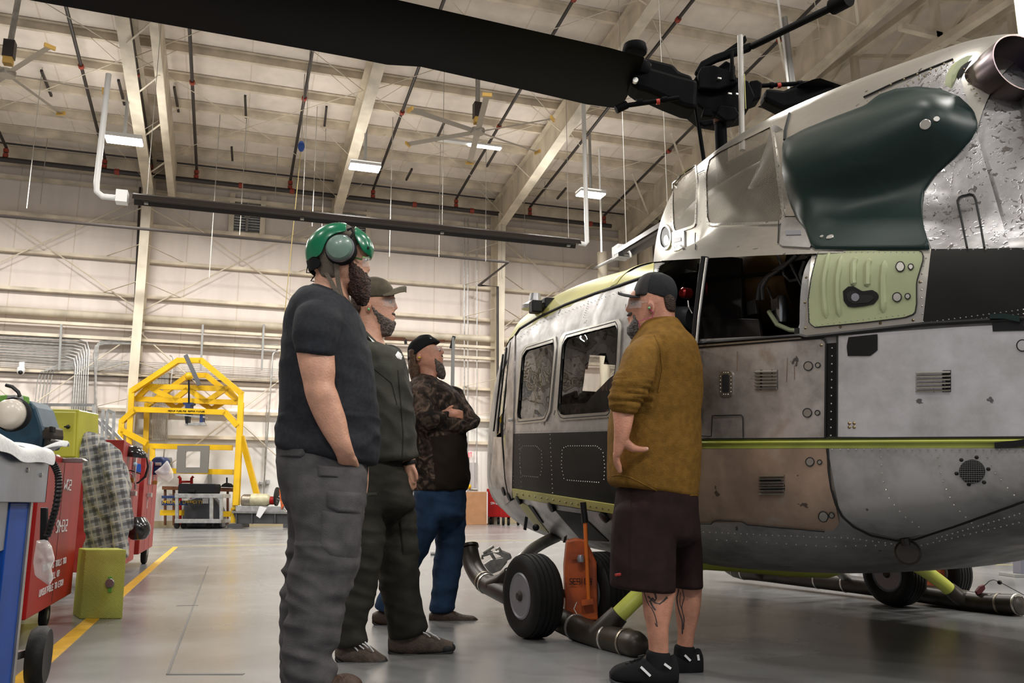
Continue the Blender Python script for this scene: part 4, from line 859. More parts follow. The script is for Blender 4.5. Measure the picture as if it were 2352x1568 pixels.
# ---- cowling details ----
def frame(P, m, off, grow, S='C', name='screen_frame', c=None):
    cx, cy = sum(p[0] for p in P) / len(P), sum(p[1] for p in P) / len(P); Q = [(cx + (x - cx) * grow, cy + (y - cy) * grow) for x, y in P]; polyfan(name, Q, m, off, S, K=2, N=48, ring=1 / grow * .99, c=(cx, cy), th=.01)
frame(SC1, A7, .008, 1.09); frame(SC2, A7, .008, 1.05)
def _screen():
    m, n, l, b = _bsdf('wire_screen'); b.inputs['Base Color'].default_value = (.30, .27, .22, 1); b.inputs['Metallic'].default_value = .5; b.inputs['Roughness'].default_value = .45
    tc = n.new('ShaderNodeTexCoord'); sx = n.new('ShaderNodeSeparateXYZ'); l.new(tc.outputs['Object'], sx.inputs[0]); outs = []
    cb = n.new('ShaderNodeMath'); cb.operation = 'MULTIPLY_ADD'; cb.inputs[1].default_value = -.45; l.new(sx.outputs[0], cb.inputs[0]); l.new(sx.outputs[1], cb.inputs[2])
    for src in (cb.outputs[0], sx.outputs[2]):
        a = n.new('ShaderNodeMath'); a.operation = 'MULTIPLY'; a.inputs[1].default_value = 105; l.new(src, a.inputs[0]); f = n.new('ShaderNodeMath'); f.operation = 'FRACT'; l.new(a.outputs[0], f.inputs[0])
        g = n.new('ShaderNodeMath'); g.operation = 'LESS_THAN'; g.inputs[1].default_value = .34; l.new(f.outputs[0], g.inputs[0]); outs.append(g.outputs[0])
    mx = n.new('ShaderNodeMath'); mx.operation = 'MAXIMUM'; l.new(outs[0], mx.inputs[0]); l.new(outs[1], mx.inputs[1]); l.new(mx.outputs[0], b.inputs['Alpha']); return m
MSCR = _screen()
polyfan('intake_screen', SC1, MSCR, .001, 'C', K=4, N=40, th=.001); polyfan('intake_screen', SC2, MSCR, .001, 'C', K=6, N=60, th=.001)
# duct walls visible behind the screens
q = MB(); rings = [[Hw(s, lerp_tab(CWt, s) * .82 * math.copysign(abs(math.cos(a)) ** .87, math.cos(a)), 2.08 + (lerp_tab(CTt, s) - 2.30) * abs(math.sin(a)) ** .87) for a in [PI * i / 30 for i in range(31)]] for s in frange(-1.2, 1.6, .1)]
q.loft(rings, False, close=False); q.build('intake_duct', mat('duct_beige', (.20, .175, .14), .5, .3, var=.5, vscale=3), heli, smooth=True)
q = MB(); A_, B2 = at_v(1700, 470, .5), at_v(1790, 375, .55); q.tube([at_v(1690, 480, .5), at_v(1740, 430, .62), at_v(1790, 380, .66), at_v(1830, 340, .6)], [.02, .05, .12, .2], 16); q.build('intake_cone', A1, heli, smooth=True)
seam([(1814, 262), (1804, 300), (1803, 322)], .008, S='C', off=.004, name='cowl_split_gap'); seam([(1985, 225), (2060, 190), (2140, 158), (2190, 138)], .005, S='C', off=.006, name='cowl_split_gap')
seam([(1604, 400), (1620, 392)], .002, S='C'); seam([(1600, 300 + 235), (1598, 575)], .003, S='C'); seam([(1806, 500), (1838, 500)], .003, S='C'); seam([(1790, 510), (1788, 560)], .003, S='C')
polyfan('front_access_plate', [(1547, 534), (1575, 530), (1575, 572), (1547, 578)], A1, .012, 'C', K=2, N=24); polyfan('latch', [(1550, 548), (1569, 545), (1569, 554), (1551, 558)], MRIM, .016, 'C', K=1, N=16)
polyfan('aft_access_plate', [(1797, 502), (1830, 506), (1850, 528), (1866, 572), (1792, 568)], A1, .010, 'C', K=3, N=24); polyfan('latch', [(1806, 535), (1841, 534), (1842, 544), (1806, 545)], MRIM, .014, 'C', K=1, N=16)
polyfan('intake_lamp_rim', circ(1530, 545, 15, 30), A7, .012, 'C', K=2, N=28, ring=.8); polyfan('intake_lamp', circ(1530, 545, 12, 25), MGRN, .002, 'C', K=3, N=24, th=.003); polyfan('lamp_lens', circ(1532, 552, 6, 12), MSLV, .006, 'C', K=2, N=16, th=.003)
q = MB().lathe([(.05, 0), (.05, .03)], at_v(1490, 560, .55), HP); 
# swirl-sanded side aft of the fairing
patch('sanded_side_skin', [(2010, 235), (2075, 192), (2120, 170), (2195, 140)], [(2140, 574), (2170, 574), (2240, 573), (2320, 573)], A4, .006, 'C', nu=40, nv=40)
# dark green engine fairing
def seg_d(x, y, a, b_):
    dx, dy = b_[0] - a[0], b_[1] - a[1]; t = max(0, min(1, ((x - a[0]) * dx + (y - a[1]) * dy) / (dx * dx + dy * dy))); return math.hypot(x - a[0] - dx * t, y - a[1] - dy * t), t
def fbulge(x, y):
    d, t = seg_d(x, y, (1800, 430), (2160, 296)); R_ = 118 - 30 * t; k = max(0, 1 - (d / R_) ** 2); k = k ** 1.25
    return .15 * k
FT = [(1800, 342), (1803, 325), (1850, 300), (1920, 272), (1990, 246), (2020, 222), (2060, 208), (2110, 203), (2160, 208), (2205, 226), (2236, 256), (2247, 290)]
FBt = [(1800, 350), (1803, 400), (1812, 450), (1828, 500), (1852, 532), (1866, 572), (2000, 574), (2137, 574), (2122, 520), (2118, 480), (2124, 440), (2150, 402), (2200, 358), (2232, 322), (2247, 294)]
def fair():
    # centre-line driven grid: many px columns between top and bottom outline
    outline = FT + FBt[::-1]
    cx, cy = 2010, 400; N = 110; K = 26; Q = resamp(outline + [outline[0]], N)[:-1]; V = []; F = []; mb = MB()
    for j in range(K + 1):
        k = max(.01, j / K) 
        for x, y in Q:
            X, Y_ = cx + (x - cx) * k, cy + (y - cy) * k
            p, n = hit_n(X, Y_, 'C'); e = 1 - k; V.append(p + n * (.014 + fbulge(X, Y_) * min(1, e * 5 + .0) ** .6))
    # smooth the sheet a little (two hit surfaces meet under it)
    for it in range(9):
        W = [v.copy() for v in V]
        for j in range(1, K):
            for i in range(N): W[j * N + i] = (V[j * N + i] * 2 + V[j * N + (i + 1) % N] + V[j * N + (i - 1) % N] + V[(j - 1) * N + i] + V[(j + 1) * N + i]) / 6
        V = W
    for j in range(K):
        for i in range(N): F.append((j * N + i, j * N + (i + 1) % N, (j + 1) * N + (i + 1) % N, (j + 1) * N + i))
    F.append(tuple(range(N))); b0 = len(V)
    for x, y in Q: p, n = hit_n(x, y, 'C'); V.append(p - n * .03)
    for i in range(N): F.append((K * N + i, K * N + (i + 1) % N, b0 + (i + 1) % N, b0 + i))
    mb.add(V, F); o = mb.build('engine_fairing', MGRN, heli, smooth=2); return BVHTree.FromPolygons(V, F)
FBVH = fair()
def on_f(x, y):
    d = ray(x, y).normalized(); r = FBVH.ray_cast(CAM, d); n = r[1] if r[1].dot(d) < 0 else -r[1]; return r[0], n
for x, y, r in ((2126, 286, .023), (2151, 274, .013), (1907, 545, .017), (1888, 544, .009)):
    p, n = on_f(x, y); MB().lathe([(r, -.004), (r, .004), (r * .9, .006)], p, n, 24).build('round_plug', MSLV, heli, smooth=True)
# exhaust stack
MEX = mat('heat_blued_steel', (.075, .055, .085), .32, .85, col2=(.16, .12, .10), vscale=3)
ea = (-FH * .98 + RH * .17 + Vector((0, 0, 1)) * .10).normalized(); e1 = at_D(2347, 143, 3.4); e0 = e1 - ea * .36
q = MB(); ux_ = ea.cross(Vector((0, 0, 1))).normalized(); uy_ = ea.cross(ux_)
q.loft([[e0 + ea * z + (ux_ * math.cos(2 * PI * k / 40) + uy_ * math.sin(2 * PI * k / 40)) * r for k in range(40)] for r, z in ((.125, -.12), (.132, .0), (.135, .12), (.137, .24), (.142, .25), (.142, .36), (.136, .36), (.13, .2), (.12, .0))], False); q.build('exhaust_pipe', MEX, heli, smooth=True)
MB().lathe([(.125, 0), (.01, .0)], e0 + ea * .05, ea, 24).build('exhaust_throat', MDK, heli)
MB().lathe([(.12, .06), (.134, .10), (.1365, .34), (.135, .345)], e0, ea, 40, cap=False).build('dark_mouth_liner', MDK, heli, smooth=True)  # near-black sleeve inside the exhaust mouth
MB().lathe([(.160, -.03), (.195, -.02), (.195, .015), (.160, .015)], e0 + ea * .10, (ea * .6 + HU * -.8).normalized(), 32).build('exhaust_collar', MPALE, heli, smooth=True)
MB().lathe([(.12, -.01), (.165, -.01), (.165, .02), (.12, .02)], e0 + ea * .11, (ea * .6 + HU * -.8).normalized(), 32).build('exhaust_seal', MDK, heli, smooth=True)
# black finned strip and grey fin panel at right
q = MB(); D0 = 3.75; q.prism([at_D(x, y, 3.9 - (x - 2250) * .004) for x, y in ((2250, 232), (2262, 226), (2352, 390), (2400, 470), (2392, 478), (2336, 400))], FH, .03); q.build('black_rivet_strip', MBLK2, heli)
q = MB(); q.prism([at_D(x, y, 3.86 - (x - 2250) * .004) for x, y in ((2252, 222), (2335, 204), (2400, 240), (2400, 470), (2352, 395))], FH, .03); q.build('tailboom_fairing_panel', A1, heli)
# rivets and screws
g = MB()
for P, sp in (([(1178, 1000), (1184, 1112)], 9), ([(1196, 1000), (1202, 1116)], 10), ([(1268, 998), (1274, 1130)], 10), ([(1200, 1030), (1206, 1024), (1236, 1024), (1244, 1032)], 4), ([(1200, 1034), (1198, 1065), (1201, 1088)], 7), ([(1205, 1092), (1240, 1095)], 4), ([(1248, 1035), (1250, 1070), (1246, 1090)], 7),
              ([(1300, 1028), (1310, 1024), (1375, 1024), (1385, 1032)], 5), ([(1296, 1034), (1294, 1070), (1300, 1098)], 8), ([(1308, 1102), (1380, 1107)], 5), ([(1390, 1040), (1394, 1070), (1392, 1100)], 8),
              ([(2135, 580), (2120, 620), (2118, 680), (2122, 740)], 17), ([(2150, 579), (2352, 577)], 26), ([(2128, 742), (2240, 727), (2352, 712)], 13), ([(2124, 748), (2240, 735), (2352, 722)], 12), ([(1914, 800), (1911, 1000)], 17)): rivets(P, sp, g, .0042, off=.016)
riv_obj(g, MSLV)
g = MB()
for P, sp in (([(1186, 785), (1240, 745), (1320, 712), (1430, 672)], 9), ([(1190, 975), (1262, 972)], 14), ([(1290, 966), (1400, 960)], 14), ([(1176, 992), (1400, 986)], 6), ([(1282, 780), (1268, 965)], 9), ([(1432, 750), (1420, 850)], 9), ([(1355, 700), (1345, 730)], 5),
              ([(1622, 400), (1630, 520), (1795, 517)], 12), ([(1778, 295), (1803, 500)], 11), ([(1606, 400), (1602, 515)], 11), ([(1546, 440), (1546, 530)], 10), ([(1548, 440), (1575, 412)], 8)): rivets(P, sp, g, .0035, 'B', .016)
riv_obj(g, MRIM)
g = MB()
for P, sp in (([(1915, 1032), (2352, 1033)], 18), ([(2026, 1050), (2030, 1100), (2045, 1140), (2075, 1175), (2110, 1200)], 17), ([(2156, 1050), (2166, 1100), (2190, 1150), (2230, 1190)], 17), ([(2270, 1050), (2290, 1090), (2330, 1130)], 17), ([(1620, 1215), (1800, 1222), (1950, 1226), (2060, 1240)], 14), ([(1650, 1232), (1900, 1245), (2100, 1240)], 22),
              ([(1880, 590), (1868, 640), (1862, 700), (1866, 745)], 12), ([(1890, 586), (2115, 587)], 13), ([(1880, 747), (2080, 724)], 13), ([(1875, 600), (1868, 660)], 11), ([(2150, 1225), (2352, 1165)], 12), ([(2100, 1245), (2352, 1185)], 14), ([(1668, 856), (1678, 856)], 5), ([(1668, 906), (1678, 906)], 5), ([(1661, 865), (1661, 900)], 8), ([(1685, 865), (1685, 900)], 8)): rivets(P, sp, g, .0038, 'H', .021)
riv_obj(g, MSLV)
g = MB()
for x, y in ((1868, 588), (1855, 640), (1852, 696), (1853, 754), (1933, 752), (2024, 743), (2099, 736), (2115, 650), (1889, 793)): rivets([(x, y), (x + .3, y)], 1, g, .007, 'H', .016)
for x in range(1194, 1410, 14): rivets([(x, 1130 + (x - 1184) * .16), (x + .3, 1130 + (x - 1184) * .16)], 1, g, .008, 'H', .024)
for x, y in ((1953, 972), (1964, 972), (1953, 981), (1964, 981)): rivets([(x, y), (x + .3, y)], 1, g, .008, 'H', .014)
riv_obj(g, MBRS, 'screws')
g = MB()
for P, sp in (([(1860, 296), (1815, 318)], 15), ([(1995, 235), (2050, 196), (2170, 150)], 28), ([(2210, 150), (2225, 190), (2250, 230)], 12), ([(2010, 240), (2120, 180), (2190, 145)], 14)): rivets(P, sp, g, .005, 'C', .012)
riv_obj(g, MBRS, 'cowl_screws')
seam([(2200, 465), (2205, 455), (2232, 447), (2240, 452), (2262, 573)], .004, S='C', off=.012, name='small_door_gap'); seam([(2200, 465), (2222, 573)], .004, S='C', off=.012, name='small_door_gap')
# ---- belly antennas and fittings ----
for i, (x, y, w_, h) in enumerate(((1773, 1285, 5, 10), (1790, 1287, 8, 9), (1803, 1290, 6, 12), (1818, 1290, 6, 14), (1838, 1284, 4, 18))):
    slab('belly_antenna', [(x - w_ / 2, y - 6), (x + w_ / 2, y - 6), (x + w_ / 2, y + h * .7), (x - w_ / 2, y + h * .9)], 4.6, .03, MBLK2)
slab('antenna_blade', [(1883, 1270), (1907, 1270), (1905, 1303), (1890, 1303)], 4.5, .03, MGRN); q = MB()
p = hit_n(2075, 1235, 'H')[0]; MB().lathe([(.045, -.008), (.055, 0), (.045, .008), (.03, .0)], at_D(2085, 1268, depth(p)), RH * .5 + FH * .86, 20).build('tie_down_ring', MSKD, heli, smooth=True)
q = MB(); q.tube([at_D(2078, 1236, depth(p)), at_D(2081, 1252, depth(p))], .02, 8); q.build('ring_lug', MSKD, heli)
q = MB()
for x, y in ((2183, 1238), (2205, 1236), (2262, 1232)): q.lathe([(.03, 0), (.03, .006), (.012, .01), (.01, .05)], at_D(x, y, 4.2) + Vector((0, 0, .01)), (0, 0, -1), 10)
q.build('drain_fittings', MSKD, heli)
for x0, y0, x1, y1 in ((1198, 1160, 1205, 1217), (1212, 1196, 1203, 1221)): pass
slab('towing_pin', [(1206, 1185), (1213, 1188), (1209, 1218), (1202, 1216)], 6.1, .03, MBLK2); MB().lathe([(.018, -.004), (.024, 0), (.018, .004), (.012, 0)], at_D(1231, 1211, 6.0), FH, 14).build('lower_hook', MBLK2, heli, smooth=True)
slab('skid_bracket_fin', [(1303, 1228), (1300, 1246), (1293, 1246), (1296, 1232)], 5.5, .04, MBLK2)
# windshield wiper / door handle
slab('door_handle', [(1080 + 86, 962), (1182, 958), (1182, 964), (1168, 968)], depth(hit_n(1180, 962, 'H')[0]) - .04, .03, MSLV)
for x, y in (): slab('nose_hinge', [(x - 8, y + 2), (x, y - 4), (x + 10, y + 1), (x + 8, y + 6)], 6.9, .06, MPALE)
# ---- skids ----
def sk(pts, v, r, name='skid_tube'):
    P = [at_v(x, y, v) for x, y in pts]; Q = []
    for i in range(len(P) - 1):
        for t in (0, .25, .5, .75):
            a = P[max(i - 1, 0)]; b_, c = P[i], P[i + 1]; d = P[min(i + 2, len(P) - 1)]
            Q.append(.5 * ((2 * b_) + (c - a) * t + (2 * a - 5 * b_ + 4 * c - d) * t * t + (3 * b_ - a - 3 * c + d) * t ** 3))
    Q.append(P[-1]); n = len(Q)
    rr = [r] * (n - 3) + [r * .93, r * .7, r * .3]; Q.append(Q[-1] + (Q[-1] - Q[-2]).normalized() * .01)
    rr = [r] * (n - 2) + [r * .85, r * .6, r * .25][:3]; rr = rr[:len(Q)]
    return MB().tube(Q, rr, 16), Q
NS = [(1077, 1262), (1082, 1285), (1093, 1311), (1112, 1335), (1143, 1353), (1200, 1381), (1300, 1430), (1380, 1461), (1440, 1475), (1475, 1484)]
q, NQ = sk(NS, 1.585, .068); ns = q.build('skid_tube', MSKD, heli, smooth=True)
FS = [(1664, 1290), (1680, 1303), (1704, 1313), (1740, 1316), (1850, 1329), (1977, 1344), (2120, 1363), (2250, 1383), (2330, 1388), (2345, 1388)]
q, FQ = sk(FS, -1.585, .07); q.build('skid_tube', MSKD, heli, smooth=True)
for Q_, S_ in ((NQ, 1), (FQ, 1)):
    for i in (12, 13, 19, 22, 25, 29, 32) if Q_ is NQ else (6, 9, 17, 19, 22, 30, 33):
        a = Q_[i]; t = (Q_[i + 1] - Q_[i - 1]).normalized(); MB().lathe([(.072, -.008), (.0745, 0), (.072, .008)], a, t, 18).build('strap_clamp', MSLV if i % 2 else ABR, heli, smooth=True)
a = at_v(1077, 1259, 1.585); MB().lathe([(.075, 0), (.075, .02)], a, (Vector(NQ[0]) - Vector(NQ[2])).normalized(), 16).build('skid_cap', MSKD, heli)
def xtube(pts, r, m, name): 
    P = [Vector(p) for p in pts]; Q = []
    for i in range(len(P) - 1):
        for t in (0, .33, .66):
            a = P[max(i - 1, 0)]; b_, c = P[i], P[i + 1]; d = P[min(i + 2, len(P) - 1)]; Q.append(.5 * ((2 * b_) + (c - a) * t + (2 * a - 5 * b_ + 4 * c - d) * t * t + (3 * b_ - a - 3 * c + d) * t ** 3))
    Q.append(P[-1]); return MB().tube(Q, r, 14).build(name, m, heli, smooth=True)
sF = Hl(at_v(1160, 1335, 1.585)); sA = Hl(at_v(1400, 1440, 1.585))
f0 = at_v(1168, 1322, 1.56)
xtube([f0, at_v(1190, 1293, 1.45), at_v(1228, 1258, 1.25), at_v(1278, 1232, 1.0), at_v(1310, 1226, .75), Hw(sF[0] + .05, 0, .27), Hw(sF[0] + .05, -1.0, .27), Hw(sF[0], -1.4, .15), Hw(sF[0], -1.56, .05)], .042, A1, 'forward_cross_tube')
xtube([at_v(1405, 1428, 1.56), at_v(1440, 1393, 1.46), at_v(1485, 1352, 1.32), at_v(1540, 1316, 1.1), at_v(1620, 1290, .8), Hw(sA[0], 0, .34), at_v(1985, 1268, -.75), at_v(2060, 1278, -1.0), at_v(2120, 1308, -1.25), at_v(2165, 1340, -1.42), at_v(2185, 1358, -1.5)], .047, MYT, 'aft_cross_tube')
MB().tube([at_v(1422, 1410, 1.52), at_v(1396, 1438, 1.57), at_v(1380, 1458, 1.585)], [.055, .062, .075], 12).build('skid_saddle', MSKD, heli, smooth=True)
MB().tube([at_v(1172, 1316, 1.55), at_v(1156, 1334, 1.57), at_v(1135, 1346, 1.585)], [.048, .056, .07], 12).build('skid_saddle', MSKD, heli, smooth=True)
MB().tube([at_v(2180, 1352, -1.48), at_v(2200, 1370, -1.54), at_v(2225, 1380, -1.585)], [.053, .062, .075], 12).build('skid_saddle', MSKD, heli, smooth=True)
MB().tube([at_v(1716, 1290, -1.3), at_v(1740, 1310, -1.5), at_v(1760, 1318, -1.585)], [.05, .055, .07], 12).build('skid_saddle', MSKD, heli, smooth=True)
# ---- rotor ----
DM = depth(Hw(1.09, 0, 3.6))
MB().tube([at_v(1660, 420, 0), at_v(1655, 285, 0)], .046, 20).build('rotor_mast', MROT, heli, smooth=True)
MB().lathe([(.055, 0), (.062, .02), (.055, .04)], at_v(1656, 282, 0), HZ, 20).build('mast_collar', mat('rust_collar', (.12, .04, .02), .5), heli, smooth=True)
MB().tube([at_D(1617, 370, DM - .1), at_D(1597, 236, DM - .1)], .016, 10).build('pitch_link', MROT, heli, smooth=True)
for P, D, th, nm in (([(1590, 230), (1592, 185), (1604, 165), (1640, 160), (1720, 185), (1735, 220), (1720, 250), (1660, 262), (1620, 255)], DM - .08, .3, 'hub_core'),
     ([(1596, 164), (1610, 140), (1640, 124), (1722, 96), (1730, 98), (1728, 112), (1700, 122), (1650, 138), (1622, 152), (1606, 175)], DM - .1, .05, 'upper_yoke_arm'),
     ([(1600, 160), (1700, 92), (1712, 80), (1716, 92), (1640, 135)], DM + .12, .05, 'upper_yoke_arm'),
     ([(1604, 166), (1612, 152), (1640, 148), (1690, 168), (1696, 190), (1650, 205), (1606, 202)], DM - .14, .08, 'lower_yoke_plate'),
     ([(1640, 160), (1668, 138), (1690, 150), (1690, 200), (1650, 205)], DM, .2, 'elastomeric_bearing'),
     ([(1645, 262), (1652, 240), (1690, 245), (1700, 262), (1690, 275), (1668, 278)], DM - .1, .12, 'swashplate_fork'),
     ([(1612, 265), (1618, 245), (1632, 246), (1640, 262), (1636, 268)], DM - .1, .06, 'lag_damper'),
     ([(1640, 284), (1618, 290), (1606, 282), (1608, 276), (1640, 272)], DM - .12, .05, 'drive_link'),
     ([(1722, 200), (1722, 185), (1740, 182), (1752, 190), (1748, 225), (1730, 232)], DM - .05, .15, 'blade_grip_block')): slab(nm, P, D, th, MROT, bevel=.012)
q = MB(); 
for x, y in ((1652, 180), (1676, 215), (1694, 216)): q.box(at_D(x, y, DM - .16), (.03, .012, .012))
q.build('data_plates', MSLV, heli)
MB().tube([at_D(1681, 118, DM - .12), at_D(1682, 185, DM - .14)], [.012, .02], 8).build('upper_pitch_link', MROT, heli, smooth=True)
MB().tube([at_D(1728, 106, DM - .1), at_D(1925, 10, DM - .9)], .026, 14).build('folded_blade_spar', MROT, heli, smooth=True); MB().tube([at_D(1912, 16, DM - .86), at_D(1950, -4, DM - .98)], .055, 12).build('spar_end_fitting', MROT, heli, smooth=True)
MB().tube([at_D(1705, 345, DM - .3), at_D(1700, 82, DM - .3)], .022, 10).build('lock_post', mat('bare_grey_post', (.36, .34, .31), .45, .4), heli, smooth=True)
MB().tube([at_D(1713, 250, DM - .33), at_D(1710, 170, DM - .33)], .003, 5).build('yellow_post_stripe', MGP, heli)
MRED = mat('red_tape', (.5, .04, .02), .5)
def damper(P, D, bands): 
    for (a, b_, r) in P: MB().tube([at_D(*a, D), at_D(*b_, D)], r, 10).build('lead_lag_strut', MROT, heli, smooth=True)
    MB().tube([at_D(*bands[0], D - .005), at_D(*bands[1], D - .005)], .021, 10).build('red_tape_band', MRED, heli)
damper([((1415, 252), (1440, 240), .03), ((1440, 242), (1560, 225), .018), ((1462, 236), (1475, 234), .026), ((1520, 230), (1532, 228), .024)], DM - .35, ((1507, 234), (1515, 233)))
damper([((1745, 197), (1870, 190), .018), ((1768, 196), (1776, 196), .026), ((1832, 193), (1842, 192), .026)], DM + .1, ((1785, 197), (1793, 196)))
# blades
ub = ray(5300, 990).normalized(); hb_ = Vector((ub.y, -ub.x, 0)).normalized(); nb_ = ub.cross(hb_); 
if nb_.z < 0: nb_ = -nb_
HUBP = at_D(1640, 200, DM)
def on_blade(x, y): d = ray(x, y); return CAM + d * ((HUBP - CAM).dot(nb_) / d.dot(nb_))
def blade(top, bot, name, thk=.10):
    n = 24; T, B_ = resamp(top, n), resamp(bot, n); rings = []
    for i in range(n + 1):
        a, b_ = on_blade(*T[i]), on_blade(*B_[i]); up = nb_; ring = []
        for k in range(20):
            an = 2 * PI * k / 20; c = (1 - math.cos(an)) / 2; h = math.sin(an) * thk * .5 * (b_ - a).length * (1.4 * math.sqrt(max(c, 0)) * (1 - c) + .25 * (1 - c) + .02) 
            ring.append(a.lerp(b_, c) + up * h)
        rings.append(ring)
    return MB().loft(rings).build(name, MROT, heli, smooth=True)
blade([(-420, -300), (0, -207), (946, 7), (1170, 58), (1398, 109), (1480, 132)], [(-420, -88), (0, -12), (65, 0), (800, 131), (885, 149), (938, 147), (1180, 201), (1405, 253), (1425, 250)], 'main_rotor_blade')
blade([(1840, 192), (1880, 178), (1960, 205), (2200, 262)], [(1740, 246), (1830, 268), (1960, 300), (2200, 352)], 'main_rotor_blade')
# near blade cuff and grip
for P, D, th, nm in (([(1446, 188), (1452, 160), (1468, 148), (1492, 152), (1520, 160), (1560, 172), (1604, 182), (1600, 248), (1575, 244), (1530, 226), (1490, 208), (1466, 202)], DM - .3, .22, 'blade_cuff'), ([(1450, 128), (1492, 132), (1548, 146), (1562, 162), (1592, 172), (1594, 200), (1520, 186), (1470, 168)], DM - .05, .1, 'blade_cuff'),
                     ([(1755, 228), (1760, 200), (1800, 205), (1850, 190), (1880, 182), (1930, 205), (1850, 240), (1800, 250)], DM + .02, .15, 'blade_cuff')): slab(nm, P, D, th, MROT, bevel=.03)
MB().lathe([(.07, -.05), (.085, -.03), (.085, .04), (.06, .06)], at_D(1470, 162, DM - .25), Vector((0, 0, 1)), 18).build('blade_bolt_boss', MROT, heli, smooth=True); MB().lathe([(.09, -.02), (.1, 0), (.09, .05)], at_D(1458, 118, DM - .0), Vector((0, 0, 1)), 18).build('blade_bolt_boss', MROT, heli, smooth=True)
MB().lathe([(.02, -.01), (.02, .02)], at_D(1459, 186, DM - .33), -FH, 12).build('bolt_head', MSLV, heli)
# ================= GROUND HANDLING WHEELS =================
def wheel(name, c, R, w_, ax, parent, m=None, rim=None):
    ax = Vector(ax).normalized(); prof = [(R * .55, -w_ * .42), (R * .72, -w_ * .5), (R * .90, -w_ * .47), (R * .975, -w_ * .36)]
    for g_ in (-.24, -.08, .08, .24): prof += [(R, w_ * (g_ - .055)), (R, w_ * (g_ + .045)), (R * .97, w_ * (g_ + .06)), (R * .97, w_ * (g_ + .09))]
    prof += [(R * .975, w_ * .38), (R * .90, w_ * .47), (R * .72, w_ * .5), (R * .55, w_ * .42)]
    o = MB().lathe(prof, c, ax, 40).build(name, MRUB, parent, smooth=True)
    for sg in (-1, 1):
        rp = [(R * .56, sg * w_ * .43), (R * .52, sg * w_ * .46), (R * .48, sg * w_ * .43), (R * .44, sg * w_ * .22), (R * .2, sg * w_ * .18), (R * .16, sg * w_ * .34), (.01, sg * w_ * .36)]
        MB().lathe(rp, c, ax, 32).build('rim', rim or MRIM, o, smooth=True)
        a1 = ax.cross(Vector((0, 0, 1))).normalized(); a2 = ax.cross(a1); q = MB()
        for k in range(8): q.lathe([(.011, 0), (.011, .012), (.006, .014)], Vector(c) + ax * sg * w_ * .19 + (a1 * math.cos(k * PI / 4) + a2 * math.sin(k * PI / 4)) * R * .33, ax * sg, 8)
        q.lathe([(R * .13, 0), (R * .13, .02), (R * .08, .035)], Vector(c) + ax * sg * w_ * .34, ax * sg, 16); q.build('hub_bolts', MSKD, o)
    return o
def gw(name, label, c1, c2, body, D, hand, parent_loc):
    t = thing('ground_handling_wheels', label, 'wheel set', parent_loc)
    for c in (c1, c2): wheel('tire', Vector((c[0], c[1], .235)), .235, .19, HP, t)
    MB().tube([Vector((c1[0], c1[1], .235)), Vector((c2[0], c2[1], .235))], .025, 10).build('axle', MSKD, t)
    q = MB(); q.prism([at_D(x, y, D) for x, y in body], FH, .16); q.build('jack_body', MORG, t, bevel=.01)
    MB().tube([at_D(*hand[0], D - .05), at_D(*hand[1], D - .05)], .012, 10).build('jack_handle', MORG2, t, smooth=True)
    MB().tube([at_D(*hand[2], D - .05), at_D(*hand[0], D - .05)], .019, 10).build('grip', MBLK2, t, smooth=True)
    return t
_p = lambda s, v: tuple(Hw(s, v, 0))
cA = at_floor(1246, 1462); sa, va, _ = Hl(cA); cA = HO + _u0 * sa + HP * 1.76; cB = HO + _u0 * sa + HP * 1.30
GW1 = gw('g', 'orange ground handling jack with two black tires under the near skid', cA, cB, [(1303, 1242), (1325, 1237), (1345, 1240), (1358, 1262), (1371, 1292), (1374, 1424), (1299, 1424), (1297, 1300)], depth(cA) + .02, ((1344, 1200), (1352, 1378), (1339, 1153)), (cA.x, cA.y, 0))
q = MB(); D_ = depth(cA) - .0; text_mesh(q, 'SE9103', at_D(1308, 1341, D_ - .003), RH, Vector((0, 0, 1)), .030, nrm=-FH, th=.002, wd=.72); q.build('stencil_number', MBLK2, GW1)
q = MB(); q.lathe([(.02, 0), (.022, .02), (.014, .04)], at_D(1334, 1290, D_ - .03), Vector((0, 0, 1)), 12); q.build('reservoir_cap', MRIM, GW1, smooth=True)
q = MB(); q.bar(at_D(1312, 1276, D_ - .02), at_D(1356, 1275, D_ - .02), .012, .012); q.bar(at_D(1335, 1384, D_ - .03), at_D(1362, 1380, D_ - .03), .03, .03); q.build('clevis', MORG, GW1)
MB().tube([at_D(1325, 1382, D_ - .05), at_D(1318, 1398, D_ - .06), at_D(1325, 1410, D_ - .08), at_D(1345, 1432, D_ - .1), at_D(1352, 1455, D_ - .12), at_D(1345, 1472, D_ - .12)], .003, 6).build('safety_cable', MSLV, GW1)
fa = at_floor(2075, 1390); sa2 = Hl(fa)[0]; cA2 = HO + _u0 * sa2 + HP * -1.34; cB2 = HO + _u0 * sa2 + HP * -1.85
GW2 = gw('g', 'second pair of black tires with orange jack rod under the far skid', cA2, cB2, [(2090, 1262), (2150, 1250), (2172, 1290), (2176, 1352), (2088, 1360)], depth(cA2) + .1, ((2150, 1240), (2164, 1302), (2146, 1215)), (cA2.x, cA2.y, 0))
